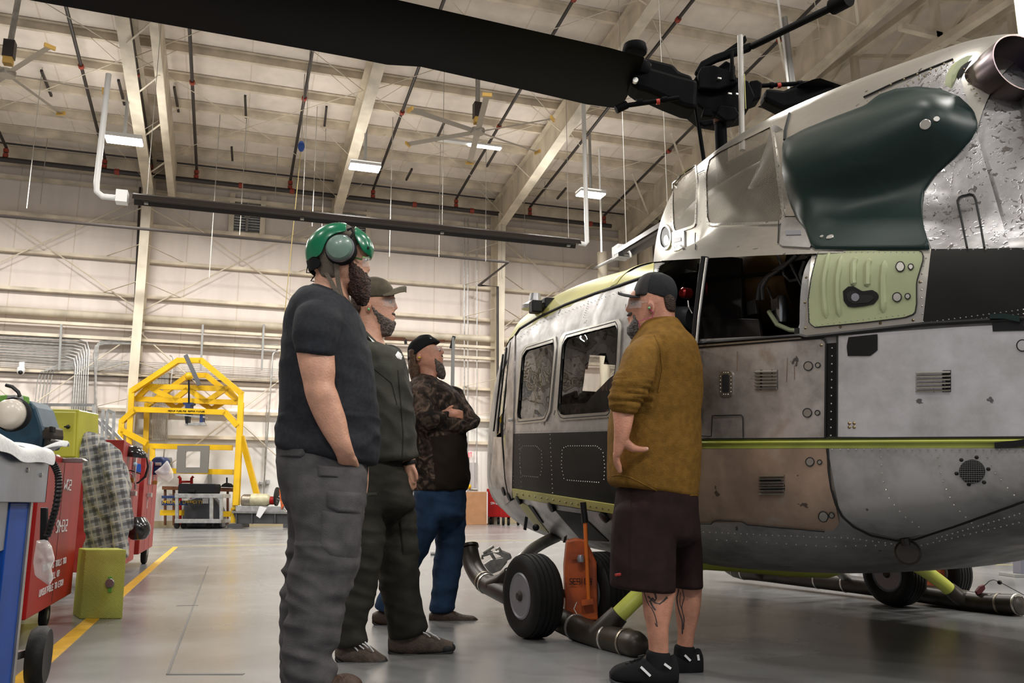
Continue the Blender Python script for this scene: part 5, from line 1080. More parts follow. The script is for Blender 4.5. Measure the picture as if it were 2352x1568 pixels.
# warning tag with wire on the far skid, right edge
t = thing('pip_pin', 'dark red clip pin with looping wire on the rear of the far skid', 'pin', at_v(2250, 1365, -1.585))
slab('clip', [(2243, 1358), (2252, 1346), (2262, 1342), (2264, 1352), (2256, 1362), (2246, 1366)], depth(at_v(2250, 1365, -1.585)) - .05, .03, mat('dark_red_clip', (.12, .015, .02), .5), t)
q = MB(); D5 = depth(at_v(2250, 1365, -1.585)) - .05; q.tube([at_D(x, y, D5) for x, y in ((2262, 1344), (2272, 1334), (2282, 1331), (2296, 1336), (2352, 1366))], .003, 6); q.sph(at_D(2296, 1337, D5), .016); q.build('wire', MBLK2, t)
# ================= PEOPLE =================
def cr(P, i, t):
    a = P[max(i - 1, 0)]; b_, c = P[i], P[i + 1]; d = P[min(i + 2, len(P) - 1)]
    return [.5 * ((2 * b_[k]) + (c[k] - a[k]) * t + (2 * a[k] - 5 * b_[k] + 4 * c[k] - d[k]) * t * t + (3 * b_[k] - a[k] - 3 * c[k] + d[k]) * t ** 3) for k in range(len(b_))]
def densify(rows, n):
    out = []
    for i in range(len(rows) - 1):
        for j in range(n): out.append(cr(rows, i, j / n))
    out.append(list(rows[-1])); return out
class Fig:
    def __init__(s, fx, fy, name, label):
        s.b = at_floor(fx, fy); s.D = depth(s.b); s.t = thing(name, label, 'person', (s.b.x, s.b.y, 0)); s.k = FPX / s.D
    def P(s, x, y, dd=0): return at_D(x, y, s.D + dd)
    def rows(s, mb, rows, n=3, seg=22, pw=2.15, dome=(.5, .5)):
        """rows: (xl, yl, xr, yr, half depth m, depth offset m)"""
        R_ = densify(rows, n); rings = []; cs = []
        for xl, yl, xr, yr, h, dd in R_:
            a = s.P(xl, yl, dd); c = s.P(xr, yr, dd); cs.append(((a + c) / 2, (c - a) / 2, h))
        for i, (c, u, h) in enumerate(cs):
            ring = []
            for k in range(seg):
                an = 2 * PI * k / seg; ca, sa = math.cos(an), math.sin(an)
                ring.append(c + u * math.copysign(abs(ca) ** (2 / pw), ca) + FH * h * math.copysign(abs(sa) ** (2 / pw), sa))
            rings.append(ring)
        base_ = list(rings)
        def capr(i, sg, am):
            c, u, h = cs[i]; c2 = cs[i + (1 if sg < 0 else -1)][0]; d = (c - c2).normalized() * u.length * am; out = []
            for q in (.35, .7, .92): out.append([c + d * q + (p - c) * math.sqrt(1 - q * q) for p in base_[i]])
            return out
        if dome[0]: rings = capr(0, -1, dome[0])[::-1] + rings
        if dome[1]: rings = rings + capr(len(cs) - 1, 1, dome[1])
        mb.loft(rings); return mb
    def limb(s, mb, pts, n=3, seg=14):
        """pts: (x, y, r_px, dd) round section chain"""
        R_ = densify(pts, n); P = [s.P(x, y, dd) for x, y, r, dd in R_]; rr = [max(.002, r / s.k) for x, y, r, dd in R_]
        d0 = (P[0] - P[1]).normalized(); d1 = (P[-1] - P[-2]).normalized()
        P = [P[0] + d0 * rr[0] * .8, P[0] + d0 * rr[0] * .45] + P + [P[-1] + d1 * rr[-1] * .45, P[-1] + d1 * rr[-1] * .8]
        rr = [rr[0] * .45, rr[0] * .86] + rr + [rr[-1] * .86, rr[-1] * .45]
        return mb.tube(P, rr, seg)
    def ell(s, mb, x, y, rx, ry, rd, dd=0, rot=0):
        """ellipsoid: px radii rx, ry and half depth rd (m), rot in the picture plane"""
        c = s.P(x, y, dd); Rm = Matrix((RH, FH, Vector((0, 0, 1)))).transposed() @ Matrix.Rotation(rot, 3, 'Y'); return mb.sph(c, (rx / s.k, rd, ry / s.k), 20, 14, Rm)
def remesh(mb, name, m, parent, vox=.008, disp=None, sm=4, vcol=None):
    """fuse overlapping closed shells into one continuous surface"""
    me = bpy.data.meshes.new(name + '_src'); me.from_pydata([tuple(v) for v in mb.v], [], mb.f); me.validate()
    bm = bmesh.new(); bm.from_mesh(me); bmesh.ops.recalc_face_normals(bm, faces=bm.faces); bm.to_mesh(me); bm.free()
    o = bpy.data.objects.new(name + '_src', me); COL.objects.link(o)
    md = o.modifiers.new('r', 'REMESH'); md.mode = 'VOXEL'; md.voxel_size = vox
    m2 = o.modifiers.new('s', 'SMOOTH'); m2.iterations = sm; m2.factor = .6
    dg = bpy.context.evaluated_depsgraph_get(); dg.update(); ev = o.evaluated_get(dg); res = bpy.data.meshes.new_from_object(ev)
    bpy.data.objects.remove(o); bpy.data.meshes.remove(me)
    if disp:
        N = [v.normal.copy() for v in res.vertices]
        for v, n in zip(res.vertices, N): v.co = v.co + n * disp(v.co)
    off = parent.matrix_basis.translation; 
    for v in res.vertices: v.co -= off
    res.polygons.foreach_set('use_smooth', [True] * len(res.polygons)); res.name = name
    for x in (m if isinstance(m, (list, tuple)) else [m]): res.materials.append(x)
    ob = bpy.data.objects.new(name, res); COL.objects.link(ob); ob.parent = parent; return ob
def fold(amp, sx, sy, sz, seed=0, ang=0):
    def f(p):
        q = Vector((p.dot(RH) * sx + p.z * ang + seed, p.dot(FH) * sy, p.z * sz)); v = noise.noise(q); w_ = noise.noise(q * 2.1 + Vector((5, 3, 1)))
        return amp * ((1 - abs(v) * 2.2) * .8 + .5 * w_)
    return f
def hairf(amp, sc): return lambda p: amp * (noise.noise(Vector((p.x * sc, p.y * sc, p.z * sc * .35))) + .6 * noise.noise(p * sc * 2.3))
MSK = mat('skin', (.63, .335, .225), .48, var=.16, vscale=18, bump=.15, bscale=120)
MSKR = mat('skin_ruddy', (.55, .255, .165), .48, var=.2, vscale=18, bump=.15, bscale=120)
MHB = mat('brown_hair', (.055, .026, .016), .6, var=.5, vscale=90, bump=.8, bscale=140)
MHR = mat('auburn_beard', (.050, .018, .010), .6, var=.6, vscale=90, bump=.9, bscale=140)
MHG = mat('grey_brown_beard', (.16, .12, .10), .6, var=.6, vscale=80, bump=.8, bscale=140)
MEYE = mat('eye_white', (.6, .56, .52), .3); MPUP = mat('iris', (.03, .02, .015), .3)
MGL = mat('clear_lens', (.75, .78, .78), .05, alpha=.13, spec=.8)
MTEE = mat('charcoal_tee', (.020, .022, .028), .8, var=.25, vscale=60, bump=.2, bscale=300, spec=.25)
MPT = mat('grey_canvas_trousers', (.078, .074, .076), .85, var=.25, vscale=14, bump=.25, bscale=260, spec=.2)
MOLV = mat('olive_coverall', (.048, .048, .037), .8, var=.22, vscale=12, bump=.25, bscale=240, spec=.25)
MOLT = mat('olive_trousers', (.034, .032, .025), .8, var=.2, vscale=12, bump=.25, bscale=240, spec=.2)
MDEN = mat('blue_denim', (.022, .050, .105), .85, var=.4, vscale=9, bump=.3, bscale=300, spec=.2)
MOCH = mat('ochre_fleece_shirt', (.20, .104, .020), .85, var=.2, vscale=30, bump=.3, bscale=200, spec=.15)
MSHO = mat('dark_brown_shorts', (.022, .010, .010), .85, var=.25, vscale=14, bump=.2, bscale=240, spec=.2)
MHEL = mat('green_helmet_shell', (.0, .16, .07), .25, var=.1, vscale=20, coat=.3)
MFAB = mat('khaki_grey_liner', (.13, .105, .08), .85, bump=.3, bscale=150)
MCUP = mat('sage_ear_cup', (.17, .26, .21), .3, coat=.3)
MCAP = mat('faded_olive_cap', (.085, .068, .042), .85, var=.3, vscale=20)
MBK = mat('black_cloth', (.010, .010, .011), .85, spec=.2); MBKM = mat('black_mesh_cap', (.018, .020, .024), .7, bump=.5, bscale=300, spec=.3)
MBOOT = mat('brown_leather', (.05, .025, .014), .6, var=.3, vscale=30, bump=.3, bscale=80); MTAUPE = mat('taupe_hiking_shoe', (.10, .072, .055), .8, var=.3, vscale=25, bump=.3, bscale=90)
MSOLE = mat('dark_sole', (.02, .02, .02), .7); MSOLE2 = mat('grey_sole', (.06, .06, .065), .7); MWHT = mat('white_trim', (.75, .75, .75), .5)
def _camo():
    m, n, l, b = _bsdf('leaf_camo'); b.inputs['Roughness'].default_value = .85; b.inputs['Specular IOR Level'].default_value = .2
    tc = n.new('ShaderNodeTexCoord'); nt = n.new('ShaderNodeTexNoise'); nt.inputs['Scale'].default_value = 15; nt.inputs['Detail'].default_value = 4; nt.inputs['Distortion'].default_value = 1.6; l.new(tc.outputs['Object'], nt.inputs['Vector'])
    cr_ = n.new('ShaderNodeValToRGB'); e = cr_.color_ramp.elements; e[0].position = .36; e[0].color = (.010, .008, .007, 1); e[1].position = .66; e[1].color = (.15, .10, .075, 1); a = e.new(.48); a.color = (.032, .022, .016, 1); a = e.new(.56); a.color = (.065, .045, .034, 1)
    l.new(nt.outputs['Fac'], cr_.inputs[0]); l.new(cr_.outputs[0], b.inputs['Base Color']); return m
MCAMO = _camo(); MBRN = mat('dark_brown_fleece', (.020, .014, .010), .85, spec=.15)
def shoe(f, pts, nm, mu, ms, sole_y, laces=None):
    """pts: rows along the shoe from heel to toe: (x, y_top, y_bottom, half width m, dd)"""
    t = MB(); R_ = []; 
    g = []
    for x, yt, yb_, h, dd in densify(pts, 4):
        a = f.P(x, yt, dd); c = f.P(x, yb_, dd); cc = (a + c) / 2; u = (a - c) / 2; ring = []
        for k in range(18):
            an = 2 * PI * k / 18; ca, sa = math.cos(an), math.sin(an); ring.append(cc + u * math.copysign(abs(sa) ** .8, sa) + FH * h * math.copysign(abs(ca) ** .85, ca))
        g.append(ring)
    t.loft(g); o = t.build(nm, mu, f.t, smooth=True)
    t = MB(); g = []
    for x, yt, yb_, h, dd in densify(pts, 4):
        c = f.P(x, yb_, dd); hh = .022; ring = []
        for sx, sz in ((-1, .4), (-1, -.2), (-.85, -.4), (.85, -.4), (1, -.2), (1, .4)): ring.append(c + FH * (h * 1.06) * sx + Vector((0, 0, hh * sz)))
        g.append(ring)
    t.loft(g); t.build('sole', ms, o, bevel=.004)
    if laces:
        t = MB()
        for x, y, x2, y2, dd in laces: t.tube([f.P(x, y, dd), f.P((x + x2) / 2, (y + y2) / 2 - 2, dd - .01), f.P(x2, y2, dd)], .0035, 6)
        t.build('laces', MWHT if mu is MTAUPE else MBK, f.t)
def eye(f, x, y, r, dd, look=1):
    t = MB(); f.ell(t, x, y, r, r, r / f.k, dd); e_ = t.build('eye', MEYE, f.t, smooth=True); t = MB(); f.ell(t, x + look * r * .62, y, r * .5, r * .55, r * .5 / f.k, dd - r * .35 / f.k); t.build('iris', MPUP, e_, smooth=True)
def glasses(f, x0, y0, x1, y1, xe, ye, w_m, dd0=-.065, col=None):
    """wrap lens from x0 (side) to x1 (front) with temple back to (xe, ye)"""
    q = MB(); g = []
    for k in range(9):
        a = k / 8; x = x0 + (x1 - x0) * math.sin(a * PI / 2); d = dd0 * math.cos(a * PI / 2) ; 
        g.append([f.P(x, y0 + (1 - a) * 2, d), f.P(x, y1 - (1 - a) * 3 - (3 if a > .9 else 0), d)])
    V = [p for r in g for p in r]; n0 = len(V); n_out = [(p + RH * (.002 if x1 > x0 else -.002)) for p in V]
    q.add(V + n_out, [(i * 2, i * 2 + 1, i * 2 + 3, i * 2 + 2) for i in range(8)] + [(n0 + i * 2, n0 + i * 2 + 2, n0 + i * 2 + 3, n0 + i * 2 + 1) for i in range(8)] + [(i * 2, i * 2 + 2, n0 + i * 2 + 2, n0 + i * 2) for i in range(8)] + [(i * 2 + 1, n0 + i * 2 + 1, n0 + i * 2 + 3, i * 2 + 3) for i in range(8)])
    q.build('safety_lens', MGL, f.t, smooth=True)
    q = MB(); q.bar(f.P(x0, (y0 * .7 + y1 * .3), dd0 - .002), f.P(xe, ye, dd0 - .008), .004, .008); q.build('temple_arm', col or MGL, f.t)
# ---------- man with green helmet ----------
m1 = Fig(724, 1606, 'person', 'person in charcoal tee, grey cargo trousers and green helmet, right hand in pocket')
b = MB()
m1.rows(b, [(716, 690, 806, 700, .10, 0), (722, 650, 798, 662, .068, 0), (728, 620, 796, 630, .062, 0), (732, 590, 800, 600, .062, 0)])          # neck
m1.rows(b, [(736, 640, 836, 648, .05, 0), (722, 622, 846, 640, .062, 0), (712, 600, 844, 618, .070, 0), (710, 580, 845, 600, .074, 0), (716, 562, 846, 582, .074, 0), (728, 548, 842, 562, .068, 0), (746, 540, 824, 544, .05, 0)], pw=2.0, dome=(.4, .15))  # skull
m1.limb(b, [(838, 590, 6, 0), (844, 606, 5, 0), (846, 620, 5.5, 0)]); m1.ell(b, 838, 624, 7, 5, .016); m1.ell(b, 834, 596, 8, 6, .05)
m1.limb(b, [(762, 670, 40, 0), (758, 760, 60, 0), (755, 900, 62, 0), (752, 1060, 60, 0)]); m1.limb(b, [(742, 715, 26, -.04), (730, 740, 26, -.14), (727, 785, 26, -.21)]); m1.limb(b, [(760, 740, 24, .06), (775, 820, 18, .17), (815, 960, 12, .2), (838, 1060, 6, .2), (842, 1090, 5, .2)])
A1r = [(678, 760, 770, 765, .085, -.235), (680, 800, 768, 812, .072, -.24), (688, 845, 770, 852, .064, -.25), (696, 878, 768, 880, .060, -.25), (701, 905, 776, 902, .060, -.25), (711, 935, 785, 930, .056, -.245), (726, 968, 795, 960, .05, -.24), (744, 1000, 801, 992, .042, -.235), (762, 1028, 808, 1020, .034, -.23), (773, 1050, 815, 1042, .030, -.205), (776, 1066, 818, 1056, .028, -.17), (786, 1084, 826, 1072, .026, -.12), (800, 1104, 836, 1090, .022, -.09)]
m1.rows(b, A1r, pw=2.05)
for k in range(4): m1.limb(b, [(798 + k * 6, 1085, 7, -.11 + k * .004), (802 + k * 7, 1112, 6.5, -.08), (804 + k * 7, 1130, 6, -.07)])
m1.limb(b, [(806, 1046, 8, -.2), (814, 1056, 7, -.18), (820, 1072, 6, -.13)])
m1.rows(b, [(838, 1070, 846, 1072, .03, .2), (838, 1100, 846, 1104, .025, .2), (836, 1130, 843, 1134, .02, .2)])
remesh(b, 'body', MSK, m1.t, .006)
b = MB(); m1.ell(b, 775, 612, 4, 9, .012, -.074); b.build('ear', MSK, m1.t, smooth=True)
b = MB()   # beard
m1.rows(b, [(792, 600, 812, 600, .066, 0), (795, 620, 838, 622, .070, 0), (798, 640, 849, 645, .066, 0), (800, 660, 852, 662, .056, 0), (806, 680, 848, 684, .045, 0), (818, 696, 841, 698, .025, 0)], pw=2.1)
m1.ell(b, 840, 642, 11, 5, .035); remesh(b, 'beard', MHR, m1.t, .005, hairf(.007, 55))
b = MB(); m1.rows(b, [(716, 585, 760, 580, .074, 0), (720, 605, 765, 600, .074, 0), (726, 618, 756, 618, .066, 0)]); remesh(b, 'hair', MHB, m1.t, .006, hairf(.003, 60))
b = MB(); m1.limb(b, [(830, 631, 3, 0), (842, 636, 3, 0)]); eye(m1, 841, 597, 4, -.035)
b = MB()   # shirt
m1.rows(b, [(712, 660, 800, 690, .10, 0), (692, 680, 812, 705, .20, 0), (672, 712, 822, 722, .235, 0), (662, 745, 834, 748, .24, 0), (655, 790, 845, 790, .235, 0), (650, 840, 855, 845, .225, 0), (648, 900, 864, 905, .215, 0), (646, 950, 867, 955, .21, 0), (642, 990, 866, 1000, .21, 0), (638, 1012, 864, 1035, .215, 0), (641, 1026, 863, 1062, .21, 0)], pw=2.3, n=4, seg=30, dome=(.3, .12))
m1.rows(b, [(715, 690, 790, 700, .10, -.13), (684, 715, 786, 722, .10, -.20), (672, 750, 782, 755, .095, -.235), (675, 785, 774, 792, .085, -.245), (680, 809, 766, 819, .08, -.25)], pw=2.1, dome=(.5, .12))
m1.rows(b, [(720, 700, 800, 700, .10, .13), (700, 760, 800, 770, .09, .2), (700, 820, 790, 830, .08, .22)])
sh = fold(.010, 6, 5, 9, 3, 5)
remesh(b, 'tee_shirt', MTEE, m1.t, .009, lambda p: sh(p) * (1.5 if p.z < m1.P(700, 960).z else .55))
b = MB(); pts = [m1.P(x, y, d) for x, y, d in ((720, 655, 0), (735, 664, -.055), (760, 676, -.085), (785, 690, -.07), (800, 697, -.01))]; b.tube(pts, .010, 8); b.build('collar', MTEE, m1.t, smooth=True)
b = MB()   # trousers
m1.rows(b, [(641, 1015, 862, 1035, .195, 0), (640, 1045, 846, 1052, .20, 0), (642, 1080, 842, 1080, .21, 0), (650, 1130, 840, 1127, .20, 0), (660, 1165, 838, 1160, .19, 0)], dome=(.12, .3), pw=2.2, seg=28)
m1.rows(b, [(650, 1085, 842, 1082, .11, -.10), (660, 1130, 840, 1127, .115, -.115), (672, 1181, 835, 1181, .115, -.125), (680, 1225, 829, 1225, .11, -.13), (679, 1260, 826, 1258, .105, -.135), (672, 1295, 821, 1295, .10, -.14), (667, 1335, 808, 1335, .095, -.145), (662, 1370, 794, 1372, .09, -.15), (658, 1410, 785, 1410, .09, -.15), (656, 1453, 781, 1453, .088, -.155), (654, 1500, 762, 1500, .085, -.155), (655, 1540, 768, 1540, .08, -.155), (656, 1600, 766, 1600, .08, -.155)], pw=2.2, n=4, seg=26, dome=(.4, .12))
m1.rows(b, [(650, 1100, 800, 1100, .10, .10), (662, 1181, 790, 1181, .10, .11), (663, 1254, 780, 1254, .10, .12), (653, 1319, 770, 1319, .09, .12), (649, 1380, 750, 1380, .09, .12), (649, 1471, 745, 1471, .085, .12), (650, 1540, 740, 1540, .08, .12), (650, 1590, 740, 1590, .08, .12)], pw=2.2)
tf = fold(.012, 5, 4, 12, 8, 7)
remesh(b, 'trousers', MPT, m1.t, .009, sm=8, disp= lambda p: tf(p) * (.35 if p.z > m1.P(700, 1240).z else 1.3))
def flap(f, P, dd, m, nm, th=.012, parent=None, bevel=.004):
    q = MB(); q.prism([f.P(x, y, dd if not callable(dd) else dd(x, y)) for x, y in P], -FH, th); return q.build(nm, m, parent or f.t, bevel=bevel)
def drape(f, P, src, m, nm, off=.006, N=36, K=5):
    """a cloth piece (pocket, flap) laid on the garment surface"""
    bm = bmesh.new(); me = src.data; vs = [Vector(v.co) + f.t.matrix_basis.translation for v in me.vertices]; B = BVHTree.FromPolygons(vs, [tuple(p.vertices) for p in me.polygons]); bm.free()
    cx, cy = sum(p[0] for p in P) / len(P), sum(p[1] for p in P) / len(P); Q = resamp(list(P) + [P[0]], N)[:-1]; V = []; F = []; last = None
    for j in range(K + 1):
        for x, y in Q:
            X, Y_ = cx + (x - cx) * max(.03, j / K), cy + (y - cy) * max(.03, j / K); d = ray(X, Y_).normalized(); r = B.ray_cast(CAM, d)
            if r[0] is None: p = CAM + d * ((last - CAM).length if last else f.D)
            else: p = r[0]; last = p
            V.append(p - d * off * (1 if j < K else .1))
    for j in range(K):
        for i in range(N): F.append((j * N + i, j * N + (i + 1) % N, (j + 1) * N + (i + 1) % N, (j + 1) * N + i))
    F.append(tuple(range(N))); q = MB(); q.add(V, F); return q.build(nm, m, f.t, smooth=2)
tr = [c for c in m1.t.children if c.name.startswith('trousers')][0]
drape(m1, [(750, 1126), (836, 1132), (838, 1180), (775, 1176), (750, 1165)], tr, MPT, 'pocket_flap', .012)
drape(m1, [(740, 1172), (832, 1184), (824, 1282), (760, 1276), (734, 1250)], tr, MPT, 'cargo_pocket', .009)
drape(m1, [(637, 1024), (645, 1020), (704, 1026), (700, 1045), (692, 1050), (640, 1048)], tr, MPT, 'rear_pocket_flap', .012)
drape(m1, [(728, 1067), (776, 1070), (778, 1096), (730, 1094)], tr, MPT, 'belt_loop_tab', .008)
shoe(m1, [(700, 1568, 1612, .04, -.155), (740, 1560, 1612, .05, -.155), (790, 1546, 1610, .052, -.155), (822, 1556, 1608, .045, -.155), (834, 1575, 1604, .02, -.155)], 'boot', MBOOT, MSOLE, 1610)
shoe(m1, [(680, 1560, 1590, .04, .12), (720, 1555, 1590, .05, .12), (770, 1560, 1588, .05, .12), (800, 1570, 1588, .02, .12)], 'boot', MBOOT, MSOLE, 1610)
# helmet
hm = thing('x', None, None) if 0 else None
b = MB(); m1.rows(b, [(735, 640, 790, 640, .078, 0), (724, 600, 806, 596, .088, 0), (716, 575, 838, 568, .093, 0), (722, 556, 842, 556, .090, 0), (740, 538, 832, 540, .075, 0), (764, 527, 812, 528, .048, 0)], pw=2.1); remesh(b, 'helmet_liner', MFAB, m1.t, .006)
def shellpart(f, O, I, dd, name, m, wd=.085):
    """curved helmet shell piece: outline O (px) bulged over the head"""
    b = MB(); cx, cy = 782, 590
    V = []; F = []; N = 48; K = 6; Q = resamp(list(O) + [O[0]], N)[:-1]; mx, my = sum(p[0] for p in O) / len(O), sum(p[1] for p in O) / len(O)
    for side in (-1, 1):
        for j in range(K + 1):
            for x, y in Q:
                X, Y_ = mx + (x - mx) * max(.02, j / K), my + (y - my) * max(.02, j / K)
                r = math.hypot((X - 781) / 76, (Y_ - 588) / 72); d = side * wd * math.sqrt(max(0.0, 1 - min(1, r) ** 2.6)) * 1.12
                V.append(f.P(X, Y_, d))
    T = (K + 1) * N
    for sd in (0, 1):
        o_ = sd * T
        for j in range(K):
            for i in range(N): F.append((o_ + j * N + i, o_ + j * N + (i + 1) % N, o_ + (j + 1) * N + (i + 1) % N, o_ + (j + 1) * N + i))
        F.append(tuple(o_ + i for i in range(N)))
    for i in range(N): F.append((K * N + i, K * N + (i + 1) % N, T + K * N + (i + 1) % N, T + K * N + i))
    b.add(V, F); o = b.build(name, m, f.t, smooth=2); return o
def hshell(f, rows, polys, name, m, th=.006):
    q = MB(); f.rows(q, rows, n=16, seg=200, dome=(0, .3)); F = []; k = 0
    for fa in q.f:
        if len(fa) > 4: continue
        c = sum((Vector(q.v[i]) for i in fa), Vector()) / 4; dd = c.dot(FH) - f.D
        if dd > 0: c = c - FH * 2 * dd
        x, y = proj(c)
        if any(inpoly(x, y, P) for P in polys): F.append(fa)
    from collections import defaultdict
    ec = defaultdict(int)
    for fa in F:
        for a_, b_ in zip(fa, fa[1:] + fa[:1]): ec[(min(a_, b_), max(a_, b_))] += 1
    nb = defaultdict(list)
    for (a_, b_), c_ in ec.items():
        if c_ == 1: nb[a_].append(b_); nb[b_].append(a_)
    for it in range(30):
        W = {i: Vector(q.v[i]) * .4 + sum((Vector(q.v[j]) for j in n_), Vector()) / len(n_) * .6 for i, n_ in nb.items()}
        for i, v in W.items(): q.v[i] = tuple(v)
    q.f = F; q.mi = [0] * len(F); o = q.build(name, m, f.t, smooth=2); md = o.modifiers.new('t', 'SOLIDIFY'); md.thickness = th; md.offset = 0; return o
HR = [(716, 640, 822, 600, .092, 0), (707, 606, 846, 596, .100, 0), (704, 585, 856, 580, .104, 0), (707, 564, 855, 564, .104, 0), (718, 546, 848, 548, .098, 0), (734, 532, 832, 533, .084, 0), (752, 523, 816, 524, .062, 0), (768, 519, 800, 520, .035, 0)]
hshell(m1, HR, [[(690, 600), (690, 520), (770, 500), (797, 500), (795, 531), (772, 535), (754, 546), (746, 562), (738, 583), (727, 591), (718, 588), (708, 598)]], 'rear_helmet_shell', MHEL)
hshell(m1, HR, [[(815, 505), (840, 515), (880, 560), (870, 600), (852, 594), (845, 585), (833, 577), (823, 558), (815, 542)]], 'front_helmet_shell', MHEL)
hshell(m1, [(a - .0, b_, c + .0, d, h - .003, o) for a, b_, c, d, h, o in HR], [[(690, 598), (708, 598), (718, 590), (728, 592), (738, 600), (735, 612), (718, 622), (690, 622)]], 'helmet_edge_trim', MBK)
b = MB(); cc = m1.P(781, 570, -.105); b.lathe([(.052, .0), (.056, -.012), (.05, -.026), (.03, -.036), (.004, -.040)], cc, FH, 28); b.build('ear_cup', MCUP, m1.t, smooth=True)
b = MB(); b.lathe([(.056, .02), (.062, .0), (.058, -.012), (.052, -.008)], cc, FH, 28, cap=False); b.build('ear_cup_rim', MRIM, m1.t, smooth=True)
b = MB(); b.lathe([(.064, .05), (.068, .02), (.060, .0)], cc, FH, 28, cap=False); b.build('ear_seal', MBK, m1.t, smooth=True)
b = MB(); 
for x, y in ((732, 570), (787, 521), (834, 541), (845, 569), (806, 532)): m1.ell(b, x, y, 4, 4, .006, -.088 * math.sqrt(max(0.02, 1 - min(1, math.hypot((x - 781) / 76, (y - 588) / 72)) ** 2.6)) * 1.12)
b.build('helmet_studs', MRUB, m1.t, smooth=True)
b = MB(); b.tube([m1.P(x, y, -.098) for x, y in ((797, 528), (808, 524), (812, 535), (806, 545))], .006, 6); b.build('headset_bracket', MRUB, m1.t, smooth=True)
for P_ in (((772, 596, -.088), (774, 625, -.083), (778, 655, -.08), (785, 680, -.085), (795, 698, -.09)), ((748, 626, -.080), (760, 645, -.082), (772, 668, -.088), (790, 694, -.094), (798, 700, -.09))):
    b = MB(); pts = densify([list(m1.P(*q_)) for q_ in P_], 4); b.loft([[Vector(p) + RH * .010 * a_ + FH * .0018 * c_ for a_, c_ in ((-1, -1), (1, -1), (1, 1), (-1, 1))] for p in pts]); b.build('chin_strap', MFAB, m1.t, smooth=True)
b = MB(); b.tube([m1.P(x, y, -.02) for x, y in ((708, 600), (704, 626), (728, 627), (720, 636), (714, 645), (722, 646))], .0028, 6); b.build('headset_wire', MBK, m1.t)
q = MB(); text_mesh(q, 'R', m1.P(778, 575, -.138), RH, Vector((0, 0, 1)), .016, nrm=-FH, th=.001); q.build('ear_cup_mark', MBK, m1.t)
glasses(m1, 832, 588, 849, 614, 800, 588, .06, -.055, mat('black_lime_temple', (.04, .10, .01), .4)); b = MB(); b.bar(m1.P(833, 590, -.045), m1.P(847, 592, -.01), .004, .005); b.build('lime_brow_bar', mat('lime_plastic', (.35, .75, .08), .4), m1.t)
# ---------- man with olive cap ----------
m2 = Fig(886, 1508, 'person', 'bearded person in olive coverall and olive ball cap, standing behind the green helmet')
b = MB()
m2.rows(b, [(822, 790, 884, 800, .09, 0), (826, 755, 878, 775, .06, 0), (826, 725, 880, 745, .058, 0), (826, 700, 884, 715, .058, 0)])
m2.rows(b, [(852, 760, 886, 768, .035, 0), (838, 742, 903, 752, .05, 0), (828, 722, 906, 732, .062, 0), (818, 700, 905, 708, .068, 0), (812, 680, 904, 690, .070, 0), (812, 664, 903, 672, .070, 0), (822, 654, 895, 660, .06, 0)], pw=2.0, dome=(.4, .1))
m2.limb(b, [(902, 686, 4, 0), (907, 698, 4, 0), (910, 707, 4.5, 0)]); m2.ell(b, 903, 711, 6, 4, .014); m2.limb(b, [(902, 728, 3.5, 0), (906, 731, 3.2, 0)]); m2.ell(b, 902, 684, 6, 4, .04)
m2.limb(b, [(855, 790, 30, 0), (862, 870, 48, 0), (868, 980, 48, 0), (870, 1060, 46, 0)]); m2.limb(b, [(880, 850, 22, .06), (905, 930, 18, .12), (925, 1000, 14, .02), (936, 1045, 12, -.02)])
m2.rows(b, [(918, 1040, 956, 1042, .035, -.02), (925, 1064, 954, 1064, .03, -.03), (927, 1080, 955, 1082, .026, -.03), (934, 1096, 957, 1096, .024, -.03), (940, 1108, 957, 1108, .02, -.03)])
for k in range(4): m2.limb(b, [(937 + k * 5, 1100, 4.5, -.04 + k * .012), (941 + k * 4, 1114, 4.2, -.04 + k * .012), (944 + k * 3, 1124 - abs(k - 1) * 3, 3.6, -.03 + k * .012)])
m2.limb(b, [(950, 1074, 5, -.05), (956, 1088, 4.5, -.055), (957, 1100, 4, -.05)])
remesh(b, 'body', MSK, m2.t, .0055)
b = MB(); m2.ell(b, 846, 707, 7.5, 12, .010, -.068, .2); m2.ell(b, 848, 705, 4, 8, .006, -.078, .2); b.build('ear', MSKR, m2.t, smooth=True)
b = MB(); m2.ell(b, 847, 710, 3, 3, .008, -.080); b.build('green_earplug', mat('earplug_green', (.15, .6, .2), .5), m2.t, smooth=True)
b = MB(); m2.rows(b, [(852, 702, 862, 704, .068, 0), (852, 718, 880, 722, .069, 0), (853, 735, 904, 738, .060, 0), (858, 752, 907, 752, .048, 0), (868, 766, 900, 766, .030, 0)]); m2.ell(b, 902, 722, 7, 4, .03); m2.ell(b, 905, 742, 5, 7, .02); remesh(b, 'beard', MHG, m2.t, .005, hairf(.003, 70))
b = MB(); m2.rows(b, [(808, 672, 840, 672, .070, 0), (806, 695, 838, 695, .070, 0), (812, 715, 832, 716, .062, 0)]); remesh(b, 'hair', MHB, m2.t, .006, hairf(.002, 70))
eye(m2, 897, 693, 3.6, -.032); glasses(m2, 880, 684, 908, 706, 852, 692, .06, -.058)
b = MB()   # cap
m2.rows(b, [(812, 690, 905, 684, .078, 0), (812, 668, 906, 672, .080, 0), (818, 652, 902, 660, .076, 0), (832, 642, 890, 645, .06, 0), (850, 638, 875, 639, .03, 0)], dome=(.1, .2)); remesh(b, 'cap_crown', MCAP, m2.t, .006)
